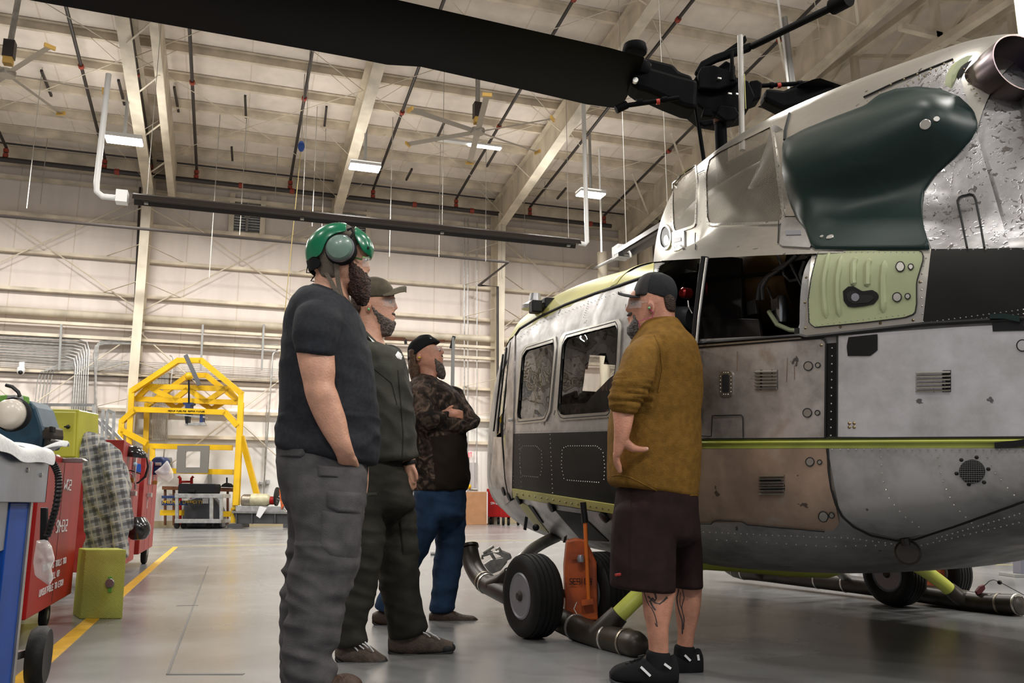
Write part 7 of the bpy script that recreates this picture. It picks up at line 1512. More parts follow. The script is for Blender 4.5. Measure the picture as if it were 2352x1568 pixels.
# vise
t = thing('bench_vise', 'dark blue bench vise standing on the workbench under the ear muff', 'vise', at_D(60, 1000, 3.75))
D_ = 3.75
slab('vise_body', [(-20, 940), (40, 915), (66, 920), (82, 935), (96, 978), (100, 1000), (96, 1030), (-20, 1030)], D_, .16, MVIS, t, .012); slab('vise_screw_block', [(95, 988), (108, 980), (122, 980), (124, 1004), (118, 1012), (96, 1008)], D_ - .02, .09, MSKD, t, .01)
MB().tube([at_D(112, 982, D_), at_D(114, 1062, D_)], .017, 10).build('spindle', MSKD, t, smooth=True); MB().tube([at_D(118, 1011, D_ - .04), at_D(156, 1016, D_ - .04)], .006, 8).build('vise_handle', MSTL, t, smooth=True)
slab('black_lever', [(112, 978), (121, 978), (121, 992), (112, 992)], D_ - .06, .03, MBLK2, t)
t = thing('ear_muffs', 'white and black ear muffs hanging on the vise', 'ear muffs', at_D(27, 948, 3.6))
cc = at_D(26, 951, 3.55); MB().lathe([(.062, .03), (.066, .0), (.06, -.03), (.045, -.045), (.005, -.052)], cc, FH, 28).build('ear_cup', mat('muff_cream', (.58, .52, .44), .35, coat=.3), t, smooth=True)
MB().lathe([(.068, .035), (.074, .01), (.070, -.005)], cc, FH, 28, cap=False).build('cushion', MBK, t, smooth=True); slab('head_band_pad', [(15, 907), (36, 906), (38, 924), (14, 924)], 3.6, .06, M['galvd'], t, .004)
MB().tube([at_D(x, y, 3.62) for x, y in ((14, 884), (28, 888), (42, 900), (46, 910))], .008, 8).build('wire_band', MBLK2, t, smooth=True)
tag(slab('green_foam', [(-6, 908), (16, 906), (54, 908), (55, 925), (-6, 940)], 3.68, .05, mat('green_foam', (.13, .30, .05), .9, bump=.5), None if 0 else t, .006), None)
tag(MB().sph(at_D(97, 962, 3.9), (.036, .03, .05), 14, 10).build('green_rag', mat('lime_rag', (.28, .50, .08), .9, bump=.6, bscale=30), smooth=True), 'crumpled lime green rag behind the vise', 'rag')
# corrugated hose and bag
P_ = [at_D(x, y, 3.72) for x, y in ((120, 1062), (128, 1075), (134, 1095), (134, 1125), (128, 1165), (118, 1200), (108, 1232))]
b = MB(); R_ = densify([list(p) for p in P_], 8); b.tube([Vector(p) for p in R_], [.013 + .003 * (i % 2) for i in range(len(R_))], 10); tag(b.build('corrugated_hose', MBLK2), 'black corrugated hose hanging from the bench corner', 'hose')
t = thing('black_strap', 'black strap hanging under the bench corner and holding the plastic bag', 'strap', at_D(98, 1238, 3.8)); slab('webbing', [(92, 1165), (106, 1165), (107, 1245), (90, 1245)], 3.8, .02, MBLK2, t)
def bagmesh(name, P, D, m, label, th=.05):
    b = MB(); cx, cy = sum(p[0] for p in P) / len(P), sum(p[1] for p in P) / len(P); Q = resamp(list(P) + [P[0]], 30)[:-1]; V = []; F = []
    for sd in (-1, 1):
        for j in range(6):
            for x, y in Q:
                k = max(.03, j / 5); X, Y_ = cx + (x - cx) * k, cy + (y - cy) * k; V.append(at_D(X, Y_, D + sd * th * (1 - k * k) ** .5 * (1 + .5 * noise.noise(Vector((X * .06, Y_ * .06, sd))))))
    for sd in (0, 1):
        o_ = sd * 180
        for j in range(5):
            for i in range(30): F.append((o_ + j * 30 + i, o_ + j * 30 + (i + 1) % 30, o_ + (j + 1) * 30 + (i + 1) % 30, o_ + (j + 1) * 30 + i))
        F.append(tuple(o_ + i for i in range(30)))
    for i in range(30): F.append((150 + i, 150 + (i + 1) % 30, 330 + (i + 1) % 30, 330 + i))
    b.add(V, F); return tag(b.build(name, m, smooth=2), label, 'bag') if label else b
bagmesh('plastic_bag', [(84, 1241), (106, 1238), (118, 1250), (127, 1285), (118, 1300), (122, 1330), (113, 1345), (80, 1322), (76, 1290)], 3.78, MBAG, 'clear plastic bag hanging from a black strap under the bench corner')
# ---- cabinets ----
def cabinet(name, label, x0, x1, y0, y1, z0, z1, m, seams=(), wheels=()):
    t = thing(name, label, 'tool cabinet', ((x0 + x1) / 2, (y0 + y1) / 2, 0))
    b = MB(); b.bx(x0, x1, y0, y1, z0, z1); b.build('body', m, t, bevel=.008)
    b = MB()
    for s_ in seams: b.bx(x1 - .001, x1 + .0015, s_ - .003, s_ + .003, z0 + .02, z1 - .02)
    if seams: b.build('door_seams', MGAP, t)
    for wx, wy, r, w_ in wheels:
        MB().lathe([(r * .5, -w_ / 2), (r * .9, -w_ / 2), (r, -w_ * .3), (r, w_ * .3), (r * .9, w_ / 2), (r * .5, w_ / 2), (.01, w_ * .3)], (wx, wy, r), (1, 0, 0), 24).build('wheel', MRUB, t, smooth=True)
        MB().lathe([(r * .5, w_ * .4), (r * .3, w_ * .52), (.01, w_ * .5)], (wx, wy, r), (1, 0, 0), 16).build('wheel_hub', MSTL, t, smooth=True)
        b = MB(); b.bx(wx - .02, wx + .02, wy - .02, wy + .02, r, z0 + .02); b.build('fork', M['galv'], t)
    return t
def lettering(t, s, x, y, z, h, wd=.62): q = MB(); text_mesh(q, s, (x + .003, y, z), Yv, Zv, h, nrm=Xv, th=.003, wd=wd); q.build('stencil_text', MWHT, t)
XC = -.95
c1 = cabinet('rolling_cabinet', 'tall red rolling tool cabinet stencilled SM-E12 behind the workbench', -1.65, XC, 5.15, 6.55, .17, 1.045, MRD, (5.85,), ((-1.05, 6.25, .075, .045), (-1.5, 6.25, .075, .045), (-1.5, 5.35, .075, .045)))
for s_, y, z, h in (('WC2', 5.88, .855, .060), ('SM-E12', 5.74, .60, .066), ('CONTAINS TOOLS TOO', 5.46, .395, .034), ('SMALL OR', 5.66, .33, .034), ('UNSUITABLE TO ETCH', 5.42, .262, .034)): lettering(c1, s_, XC + .002, y, z, h, 1.4 if s_ == 'WC2' else (.95 if h > .05 else 1.2))
wc = at_floor(82, 1578); b = MB(); b.lathe([(.06, -.03), (.11, -.035), (.125, -.015), (.125, .015), (.11, .035), (.06, .03), (.02, .03)], (wc.x, wc.y, .125), (1, 0, 0), 28); 
t0 = cabinet('tool_cart', 'red tool cart low under the workbench at the left edge with big black wheel', -1.6, XB - .12, 2.55, 3.35, .14, .58, MRD2, (), ())
b.build('wheel', MRUB, t0, smooth=True); MB().bar((wc.x - .06, wc.y, .14), (XB - .2, 3.3, .2), .03, .03).build('axle_bracket', MSTL, t0)
for s_, z in (('CONTAIN', .44), ('SMALL', .34)): lettering(t0, s_, XB - .118, 2.62, z, .07, .7)
# adjustable wrench on the cabinet top
t = thing('adjustable_wrench', 'large steel wrench lying on top of the red cabinet stencilled SM-E12', 'wrench', at_D(150, 1058, 5.15)); tag(slab('wrench_body', [(119, 1046), (128, 1043), (134, 1050), (150, 1052), (172, 1051), (188, 1052), (196, 1058), (186, 1063), (150, 1062), (132, 1061), (122, 1064), (118, 1058)], 5.15, .04, MSTL, t, .003), None)
# yellow-green case
t = thing('green_case', 'yellow-green metal case with black knob standing behind the vise', 'case', at_D(140, 1050, 7.0))
slab('case_body', [(100, 938), (181, 940), (177, 1052), (104, 1052)], 7.0, .35, MYG, t, .01); slab('case_lid_panel', [(110, 944), (174, 945), (170, 1050), (112, 1050)], 6.98, .03, MYG, t, .012)
MB().sph(at_D(156, 980, 6.95), .018).build('knob', MBLK2, t, smooth=True); MB().tube([at_D(148, 980, 6.96), at_D(156, 980, 6.95)], .007, 8).build('latch', MBLK2, t)
b = MB(); b.bx(at_D(100, 1050, 7.0).x - .2, at_D(181, 1050, 7.0).x - .12, 6.9, 7.7, 0, at_D(140, 1051, 7.0).z); tag(b.build('storage_bin', MYG), 'yellow-green bin under the metal case, mostly hidden by red cabinet', 'bin')
# tread plate block
fb = at_floor(232, 1421); DB = depth(fb); t = thing('tread_plate_block', 'yellow-green tread plate block with lifting ring on the floor by the plaid jacket', 'block', (fb.x, fb.y, 0))
mtp, n_, l_, b_ = _bsdf('tread_plate'); b_.inputs['Base Color'].default_value = (.52, .56, .09, 1); b_.inputs['Roughness'].default_value = .5; tc = n_.new('ShaderNodeTexCoord'); wv = n_.new('ShaderNodeTexWave'); wv.inputs['Scale'].default_value = 75; wv.inputs['Distortion'].default_value = 1; wv.bands_direction = 'DIAGONAL'; l_.new(tc.outputs['Object'], wv.inputs['Vector']); bp = n_.new('ShaderNodeBump'); bp.inputs['Strength'].default_value = .7; bp.inputs['Distance'].default_value = .01; l_.new(wv.outputs['Fac'], bp.inputs['Height']); l_.new(bp.outputs[0], b_.inputs['Normal'])
b = MB(); p0, p1 = at_D(182, 1421, DB), at_D(281, 1421, DB); zt = at_D(230, 1262, DB).z; b.prism([(p0.x, p0.y, 0), (p1.x, p1.y, 0), (p1.x - .01, p1.y, zt), (p0.x, p0.y, zt)], (-.28, .96, 0), .3); b.build('plate_body', mtp, t, bevel=.006)
MB().lathe([(.028, -.004), (.032, 0), (.028, .004), (.022, 0)], at_D(252, 1339, DB - .01), FH, 20).build('ring', MSTL, t, smooth=True); slab('green_tape', [(248, 1324), (257, 1324), (256, 1360), (247, 1360)], DB - .006, .004, mat('green_tape', (.10, .35, .05), .6), t)
# plaid jacket
def _plaid():
    m, n, l, b = _bsdf('grey_plaid'); b.inputs['Roughness'].default_value = .9; b.inputs['Specular IOR Level'].default_value = .2; tc = n.new('ShaderNodeTexCoord'); mp = n.new('ShaderNodeMapping'); mp.inputs['Rotation'].default_value = (0, .25, 0); l.new(tc.outputs['Object'], mp.inputs[0]); sx = n.new('ShaderNodeSeparateXYZ'); l.new(mp.outputs[0], sx.inputs[0]); res = None
    def band(src, sc, th, off=0):
        a = n.new('ShaderNodeMath'); a.operation = 'MULTIPLY_ADD'; a.inputs[1].default_value = sc; a.inputs[2].default_value = off; l.new(src, a.inputs[0]); f = n.new('ShaderNodeMath'); f.operation = 'FRACT'; l.new(a.outputs[0], f.inputs[0]); g = n.new('ShaderNodeMath'); g.operation = 'LESS_THAN'; g.inputs[1].default_value = th; l.new(f.outputs[0], g.inputs[0]); return g.outputs[0]
    def mixc(fac, a, col, k):
        x = n.new('ShaderNodeMixRGB'); sc_ = n.new('ShaderNodeMath'); sc_.operation = 'MULTIPLY'; sc_.inputs[1].default_value = k; l.new(fac, sc_.inputs[0]); l.new(sc_.outputs[0], x.inputs[0]); x.inputs[2].default_value = (*col, 1)
        if isinstance(a, tuple): x.inputs[1].default_value = (*a, 1)
        else: l.new(a, x.inputs[1])
        return x.outputs[0]
    c = (.27, .27, .275)
    c = mixc(band(sx.outputs[0], 12, .3), c, (.05, .05, .053), .65); c = mixc(band(sx.outputs[2], 12, .3), c, (.05, .05, .053), .65)
    c = mixc(band(sx.outputs[0], 12, .14, .5), c, (.40, .37, .31), .75); c = mixc(band(sx.outputs[2], 12, .14, .5), c, (.40, .37, .31), .75); l.new(c, b.inputs['Base Color']); return m
DJ = 7.2
jt = thing('plaid_jacket', 'grey plaid flannel jacket hung over the red cabinet corner', 'jacket', at_D(240, 1290, DJ))
class _F: pass
jf_ = Fig.__new__(Fig); jf_.D = DJ; jf_.k = FPX / DJ; jf_.t = jt; jf_.b = jt.location
b = MB()
jf_.rows(b, [(184, 1000, 214, 996, .06, 0), (178, 1015, 234, 1010, .12, 0), (177, 1040, 250, 1045, .15, 0), (178, 1070, 262, 1075, .16, 0), (196, 1110, 272, 1110, .16, 0), (204, 1160, 276, 1160, .16, 0), (204, 1210, 276, 1205, .15, 0), (200, 1260, 276, 1235, .14, 0), (199, 1297, 274, 1265, .13, 0)], n=4, seg=26, dome=(.4, .1))
jf_.rows(b, [(232, 1015, 256, 1020, .07, -.12), (240, 1060, 280, 1062, .08, -.16), (252, 1110, 288, 1108, .08, -.19), (262, 1160, 290, 1155, .075, -.2), (262, 1210, 292, 1205, .07, -.2), (268, 1250, 292, 1245, .065, -.2), (272, 1280, 292, 1276, .06, -.2)], dome=(.4, .1))
jf_.rows(b, [(255, 1060, 276, 1055, .06, .1), (266, 1100, 294, 1095, .07, .1), (276, 1150, 296, 1140, .06, .1), (280, 1205, 300, 1200, .06, .1), (282, 1215, 300, 1212, .055, .1)], dome=(.4, .1))
jfo = fold(.028, 7, 5, 3.2, 91, 5); remesh(b, 'jacket_cloth', _plaid(), jt, .012, jfo)
# far red cabinets
c2 = cabinet('rolling_cabinet', 'worn red rolling cabinet under the black face shield, padlocked', -1.62, -.93, 8.7, 10.5, .16, 1.36, MRD2, (9.3, 9.9), ((-1.0, 9.62, .165, .07), (-1.5, 9.62, .165, .07)))
c3 = cabinet('rolling_cabinet', 'farther red rolling cabinet carrying the navy vise', -1.60, -.90, 10.75, 12.7, .2, 1.30, MRD2, (11.4, 12.0), ((-.96, 12.3, .175, .07), (-1.5, 12.3, .175, .07)))
for c_, y, z in ((c2, 9.15, .8), (c2, 9.15, .55), (c3, 11.3, .72)): lettering(c_, 'H', -.928 if c_ is c2 else -.898, y, z, .1)
for c_, y, x in ((c2, 9.6, -.93), (c3, 11.2, -.90)): b = MB(); b.bx(x, x + .03, y, y + .12, 1.0, 1.28); b.bx(x, x + .05, y + .02, y + .2, .85, .9); b.build('hasp', M['galv'], c_, bevel=.004)
for px, py, D_ in ((301, 1103, 8.6), (356, 1108, 11.0)):
    t = thing('padlock', 'brass padlock on the ' + ('worn nearer' if px < 320 else 'farther') + ' red cabinet', 'padlock', at_D(px, py, D_)); MB().box(at_D(px, py, D_), (.055, .03, .05)).build('lock_body', mat('brass', (.45, .26, .07), .35, .8), t, bevel=.004)
    MB().tube([at_D(px - 4, py - 6, D_), at_D(px - 4, py - 12, D_), at_D(px, py - 16, D_), at_D(px + 4, py - 12, D_), at_D(px + 4, py - 6, D_)], .004, 6).build('shackle', MSTL, t, smooth=True)
# face shield
DF = 8.4; ff = Fig.__new__(Fig); ff.D = DF; ff.k = FPX / DF; t = thing('face_shield', 'black face shield with chin guard sitting on the worn red cabinet', 'face shield', at_D(300, 1080, DF)); ff.t = t
b = MB(); ff.rows(b, [(274, 1046, 336, 1052, .11, 0), (278, 1036, 334, 1040, .10, 0), (290, 1029, 325, 1031, .07, 0)], dome=(.05, .4)); b.build('crown', mat('gloss_black', (.012, .012, .013), .18, coat=.5), t, smooth=True)
b = MB(); b.tube([ff.P(x, y, -.06) for x, y in ((337, 1050), (340, 1072), (334, 1094), (318, 1108), (308, 1110))], [.012, .022, .028, .018, .008], 10, flat=.5); b.tube([ff.P(276, 1050, -.05), ff.P(276, 1085, -.05)], .01, 8); b.build('side_arm', MBLK2, t, smooth=True)
b = MB(); b.tube([ff.P(276, 1084, -.05), ff.P(300, 1080, -.09), ff.P(324, 1088, -.06)], .006, 6); b.build('rim_bar', MBLK2, t)
t = thing('welding_helmet', 'glossy black welding helmet hooked on the side of the red cabinet by the plaid jacket', 'welding helmet', at_D(316, 1215, 8.55)); ff.t = t; ff.D = 8.55; ff.k = FPX / 8.55
b = MB(); ff.rows(b, [(290, 1188, 332, 1188, .10, 0), (288, 1205, 342, 1205, .13, 0), (290, 1225, 343, 1222, .12, 0), (300, 1236, 336, 1234, .08, 0)], dome=(.05, .3)); b.build('shell', mat('gloss_black2', (.010, .010, .011), .2, coat=.4), t, smooth=True)
b = MB(); c_ = ff.P(311, 1187, 0); b.lathe([(.085, 0), (.07, -.05), (.01, -.06)], c_, Zv, 20); b.build('opening', MDK, t); MB().tube([ff.P(292, 1190, .0), ff.P(290, 1178, .02), ff.P(296, 1172, .04)], .01, 6).build('strap', MBLK2, t)
# navy vise and clear shield
t = thing('bench_vise', 'navy vise on top of the farther red cabinet', 'vise', at_D(362, 1088, 11)); slab('jaw', [(347, 1056), (354, 1049), (370, 1048), (378, 1056), (378, 1075), (374, 1090), (346, 1090), (344, 1072)], 11, .2, MNAVY, t, .02); slab('jaw_opening', [(356, 1062), (370, 1062), (370, 1069), (356, 1069)], 10.98, .02, M['galv'], t)
bagmesh('clear_face_shield', [(355, 1083), (372, 1070), (384, 1056), (388, 1062), (398, 1084), (398, 1098), (386, 1108), (372, 1100), (360, 1090)], 10.6, MBAG, 'clear plastic face shield leaning off the farther red cabinet')
t = thing('screwdriver', 'small clear-handled screwdriver hanging at the red cabinet front', 'screwdriver', at_D(311, 1122, 8.3)); MB().tube([at_D(311, 1068, 8.3), at_D(311, 1112, 8.3)], .006, 8).build('shaft', MSLV, t); MB().tube([at_D(311, 1112, 8.3), at_D(311, 1124, 8.3)], .010, 8).build('tip', MSTL, t); MB().sph(at_D(310, 1066, 8.3), .022).build('blue_light_end', mat('pale_blue', (.5, .75, .9), .3), t, smooth=True)
t = thing('parts_bin', 'small blue parts bin with white rag behind the face shield', 'bin', at_D(280, 1082, 9.0)); slab('bin_body', [(262, 1062), (296, 1062), (296, 1082), (262, 1082)], 9.0, .3, MBLU, t, .004); slab('white_rag', [(264, 1056), (280, 1050), (298, 1058), (296, 1064), (264, 1064)], 9.0, .1, MWHT, t, .006)
# aluminium platform ladder
DL = 15; t = thing('platform_steps', 'aluminium platform steps with handrails beyond the red cabinets', 'steps', at_D(240, 1190, DL))
for nm, P_ in (('handrail', ((79, 929), (218, 930))), ('rail_post', ((216, 930), (212, 1180))), ('rail_post', ((112, 930), (112, 1180))), ('mid_rail', ((170, 988), (214, 990))), ('stair_handrail', ((217, 957), (300, 1052))), ('stair_handrail', ((237, 966), (314, 1048))), ('rail_post', ((237, 940), (232, 1060))), ('rail_post', ((248, 942), (240, 1060))), ('rail_post', ((262, 948), (258, 1080))), ('stringer', ((232, 1010), (330, 1130))), ('top_bar', ((248, 942), (264, 948)))):
    b = MB(); b.bar(at_D(*P_[0], DL), at_D(*P_[1], DL), .05, .05); b.build(nm, M['galv'], t)
b = MB(); b.box(at_D(165, 1110, DL), (1.3, .8, .06)); b.build('platform', M['galv'], t)
# ---- yellow gantry ----
DG = 27.6; t = thing('fuselage_fixture', 'tall yellow steel gantry fixture with peaked frame against the back wall', 'gantry', at_D(430, 1210, DG))
def bars(nm, L, D, w_=.17, m=MYEL):
    for i, (a, c) in enumerate(L): b = MB(); b.bar(at_D(*a, D), at_D(*c, D), w_, .17); b.build(nm, m, t)
bars('peaked_frame', [((303, 898), (413, 826)), ((411, 828), (463, 828)), ((461, 826), (556, 905)), ((303, 893), (296, 1030)), ((554, 900), (539, 1170))], DG, .18)
bars('rear_frame', [((340, 930), (430, 864)), ((428, 862), (475, 862)), ((473, 861), (546, 920)), ((338, 925), (334, 1040)), ((555, 925), (545, 1160))], DG + 1.0, .15)
bars('crane_truss', [((339, 887), (526, 893)), ((312, 916), (546, 924)), ((312, 918), (341, 888)), ((524, 893), (546, 920)), ((345, 890), (400, 918)), ((400, 918), (432, 893)), ((432, 893), (475, 922)), ((475, 922), (518, 893))], DG + .25, .10)
bars('diagonal_web', [((375, 915), (405, 938)), ((405, 938), (430, 918)), ((460, 922), (486, 940)), ((486, 940), (512, 924))], DG + .5, .07)
bars('cross_beam', [((309, 940), (519, 947)), ((311, 940), (280, 968)), ((280, 964), (276, 1030)), ((517, 946), (546, 978)), ((280, 990), (262, 1040)), ((275, 985), (338, 1018))], DG - .05, .16)
bars('lower_rail', [((339, 1024), (534, 1028)), ((350, 1080), (536, 1084)), ((350, 1024), (350, 1080))], DG + .3, .13)
bars('slanted_brace', [((555, 1002), (590, 1135))], DG + .5, .15); bars('post_side_rail', [((548, 1010), (541, 1160))], DG - .1, .08); bars('base_foot', [((371, 1177), (420, 1177)), ((512, 1180), (532, 1180)), ((536, 1166), (536, 1200)), ((266, 1040), (266, 1200))], DG + .1, .26)
q = MB(); q.bar(at_D(426, 815, DG - .3), at_D(458, 884, DG - .3), .13, .05, up=FH); q.build('hanging_grey_plate', mat('plate_grey', (.10, .10, .11), .5), t)
q = MB(); q.tube([at_D(434, 855, DG - .1), at_D(434, 925, DG - .1)], .035, 6); q.build('hoist_chain', MBLK2, t); MB().sph(at_D(434, 864, DG - .1), .13).build('hoist_block', MYEL, t, smooth=True)
slab('hoist_trolley', [(420, 924), (442, 924), (442, 928), (437, 930), (436, 952), (425, 952), (425, 930), (420, 928)], DG - .1, .3, MNAVY, t); slab('hoist_foot', [(424, 955), (434, 955), (432, 976), (426, 974)], DG - .1, .2, MBLK2, t); slab('hoist_side_cylinder', [(459, 950), (466, 950), (466, 970), (458, 970)], DG - .1, .2, MNAVY, t); slab('hoist_tray', [(402, 950), (470, 956), (470, 960), (402, 953)], DG - .1, .3, M['galv'], t); slab('hoist_lower_tray', [(424, 972), (468, 969), (471, 977), (424, 977)], DG - .1, .2, M['galv'], t)
q = MB(); P_ = [(407, 1023), (480, 1023), (477, 1086), (405, 1085)]; 
for a in (((407, 1023), (480, 1023), (480, 1036), (407, 1036)), ((405, 1073), (478, 1073), (477, 1086), (405, 1086)), ((406, 1036), (426, 1036), (425, 1073), (405, 1073)), ((460, 1036), (480, 1036), (478, 1073), (459, 1073))): q.prism([at_D(x, y, DG) for x, y in a], FH, .06)
q.build('grey_mount_plate', mat('mount_plate', (.20, .19, .17), .5, .3), t)
q = MB(); text_mesh(q, 'MEDIUM FUSELAGE REPAIR FIXTURE', at_D(386, 944.5, DG - .14), (at_D(500, 946, DG) - at_D(386, 943.5, DG)).normalized(), Zv, .045, nrm=-FH, th=.01, wd=.9); q.build('fixture_lettering', MBLK2, t)
q = MB(); text_mesh(q, 'MAXIMUM CAPACITY', at_D(374, 1156, DG - .16), RH, Zv, .09, nrm=-FH, th=.01, wd=.9); q.build('capacity_lettering', MYEL, t); slab('capacity_plate', [(371, 1150), (428, 1150), (428, 1160), (371, 1160)], DG - .15, .1, MNAVY, t); slab('navy_crossbar', [(371, 1138), (425, 1138), (425, 1144), (371, 1144)], DG - .1, .1, MNAVY, t)
# service cart, case, arch
fc = at_floor(455, 1212); DC = min(depth(fc), 27.2)
def on_floor_D(x, D): p = at_D(x, 1200, D); return Vector((p.x, p.y, 0))
t = thing('service_cart', 'grey two-shelf service cart in front of the yellow gantry', 'cart', on_floor_D(455, DC))
slab('top_shelf', [(401, 1133), (511, 1134), (511, 1143), (401, 1143)], DC, .8, M['galv'], t); slab('bottom_shelf', [(401, 1192), (508, 1192), (508, 1201), (401, 1201)], DC, .8, M['galv'], t)
for x in (402, 481, 504): slab('upright', [(x, 1142), (x + 7, 1142), (x + 7, 1194), (x, 1194)], DC + .01, .08, M['galv'], t)
for x in (407, 422, 480, 498): MB().lathe([(.09, -.03), (.1, 0), (.09, .03)], Vector((at_D(x, 1200, DC + .3).x, at_D(x, 1200, DC + .3).y, .1)), FH, 18).build('caster', MRUB, t, smooth=True)
t = thing('hard_case', 'long black hard case lying on top of the grey service cart', 'case', at_D(450, 1133, DC)); slab('case_shell', [(409, 1114), (412, 1110), (494, 1111), (496, 1116), (493, 1133), (408, 1133)], DC, .5, MBK, t, .02); slab('case_handle', [(431, 1124), (449, 1124), (446, 1130), (434, 1130)], DC - .05, .04, MBLK2, t)
t = thing('grey_arch_cover', 'grey rounded cowl section stored behind the service cart', 'cover', on_floor_D(460, DC + 1)); slab('arch_shell', [(417, 1212), (418, 1178), (422, 1158), (432, 1146), (452, 1140), (486, 1142), (498, 1152), (508, 1175), (510, 1212)], DC + .95, .5, mat('arch_grey', (.12, .125, .14), .4, .4, var=.3, vscale=2), t, .05); slab('white_label', [(465, 1145), (478, 1145), (478, 1156), (465, 1156)], DC + .93, .02, MWHT, t)
t = thing('timber_table', 'low brown timber table along the wall behind the service cart', 'table', on_floor_D(450, 28.6)); slab('table_edge', [(372, 1116), (534, 1120), (534, 1129), (372, 1124)], 28.5, .5, MBRW, t)
for x in (376, 396, 520): slab('leg', [(x, 1122), (x + 4, 1122), (x + 4, 1206), (x, 1206)], 28.6, .1, MBRW, t)
t = thing('hand_truck', 'red hand truck with yellow grips seen above the black case', 'hand truck', on_floor_D(428, 28.3)); 
for P_ in (((410, 1094), (414, 1098), (414, 1205)), ((444, 1094), (440, 1098), (440, 1205))): MB().tube([at_D(x, y, 28.3) for x, y in P_], .05, 8).build('upright', MRD, t)
MB().tube([at_D(414, 1106, 28.3), at_D(440, 1106, 28.3)], .04, 6).build('cross_bar', MRD, t)
t = thing('black_drum_cover', 'rounded black cover with upright pin at the end of the timber table', 'cover', at_D(520, 1118, 28.4)); slab('dome', [(506, 1118), (510, 1112), (518, 1108), (526, 1110), (531, 1116), (531, 1119)], 28.4, .3, MBK, t, .03); slab('pin', [(519, 1096), (522, 1096), (522, 1109), (519, 1109)], 28.4, .05, MBK, t)
# engine stand
DE = 27.4; t = thing('engine_stand', 'long dark steel stand base carrying the turbine near the wall', 'stand', on_floor_D(600, DE)); MDST = mat('dark_steel', (.075, .075, .078), .5, .3)
slab('top_flange', [(532, 1173), (667, 1175), (667, 1180), (532, 1178)], DE, .9, MSTL, t); slab('web', [(536, 1178), (667, 1180), (667, 1203), (545, 1202)], DE + .1, .3, MDST, t)
for x in (541, 577, 630): slab('rib', [(x, 1178), (x + 3, 1178), (x + 3, 1203), (x, 1203)], DE + .02, .08, MDST, t)
for x in (521, 650): slab('foot', [(x, 1203), (x + 34, 1203), (x + 34, 1212), (x, 1212)], DE - .05, .8, MDST, t)
slab('light_rail', [(541, 1161), (648, 1163), (648, 1174), (541, 1172)], DE + .05, .5, M['galv'], t)
t = thing('turbine_engine', 'small cream and red turbine engine on the dark stand right of the gantry', 'engine', at_D(590, 1161, DE)); ax_ = (RH + Zv * -.02).normalized()
MB().lathe([(.16, 0), (.20, .05), (.20, .32)], at_D(556, 1149, DE + .2), ax_, 20).build('exhaust_case', ABR, t, smooth=True); MB().lathe([(.19, 0), (.21, .02), (.21, .5), (.13, .62)], at_D(577, 1148, DE + .2), ax_, 20).build('cream_case', MCREAM, t, smooth=True); MB().lathe([(.13, 0), (.13, .16)], at_D(620, 1149, DE + .2), ax_, 20).build('red_ring', MRD, t, smooth=True)
MB().lathe([(.3, 0), (.3, .05)], at_D(634, 1140, DE + .2), ax_, 20).build('gear_case', MRUB, t, smooth=True)
b = MB(); random.seed(3)
for i in range(9): x = 636 + random.random() * 22; y = 1118 + random.random() * 40; b.tube([at_D(x, y, DE), at_D(x + random.uniform(-8, 8), y + random.uniform(-14, 14), DE + .1), at_D(x + random.uniform(-12, 12), y + random.uniform(-18, 18), DE + .1)], .02, 6)
b.build('engine_plumbing', MSTL, t); slab('red_frame', [(641, 1112), (646, 1112), (652, 1160), (646, 1170), (642, 1140)], DE, .1, MORG, t)
t = thing('paper_tag', 'white paper tag in clear sleeve hanging from the turbine stand', 'tag', at_D(600, 1190, DE)); tag(slab('paper', [(596, 1162), (613, 1166), (597, 1190), (588, 1184)], DE - .2, .02, MWHT, t), None)
# wall boxes
for P_, m_, lab, nm in (([(477, 1088), (487, 1088), (487, 1112), (477, 1112)], M['galvd'], 'grey disconnect switch box on the wall above the black case', 'switch_box'), ([(596, 1105), (603, 1105), (603, 1112), (596, 1112)], M['galv'], 'small grey outlet box on the wall right of the gantry', 'outlet_box'),
                        ([(611, 1101), (620, 1101), (620, 1111), (611, 1111)], M['galv'], 'grey and red plug box under the wall conduit', 'plug_box'), ([(374, 1050), (394, 1050), (394, 1080), (374, 1080)], M['galvd'], 'flat grey panel box on the wall left of the grey mount plate', 'panel_box')):
    q = MB(); q.prism([at_Y(x, y, YW - .3) for x, y in P_], (0, 1, 0), .25); tag(q.build(nm, m_, bevel=.01), lab, 'wall box')
q = MB(); q.prism([at_Y(x, y, YW - .45) for x, y in ((44, 831), (56, 831), (56, 842), (44, 842))], (0, 1, 0), .2); t = thing('security_camera', 'white dome security camera on the wall above the ear muffs', 'camera', at_Y(50, 840, YW - .5)); q.build('bracket', M['white'], t); MB().sph(at_Y(48, 850, YW - .5), (.13, .13, .15)).build('dome', M['white'], t, smooth=True); MB().sph(at_Y(47, 855, YW - .58), .075).build('lens_ball', MBLK2, t, smooth=True)
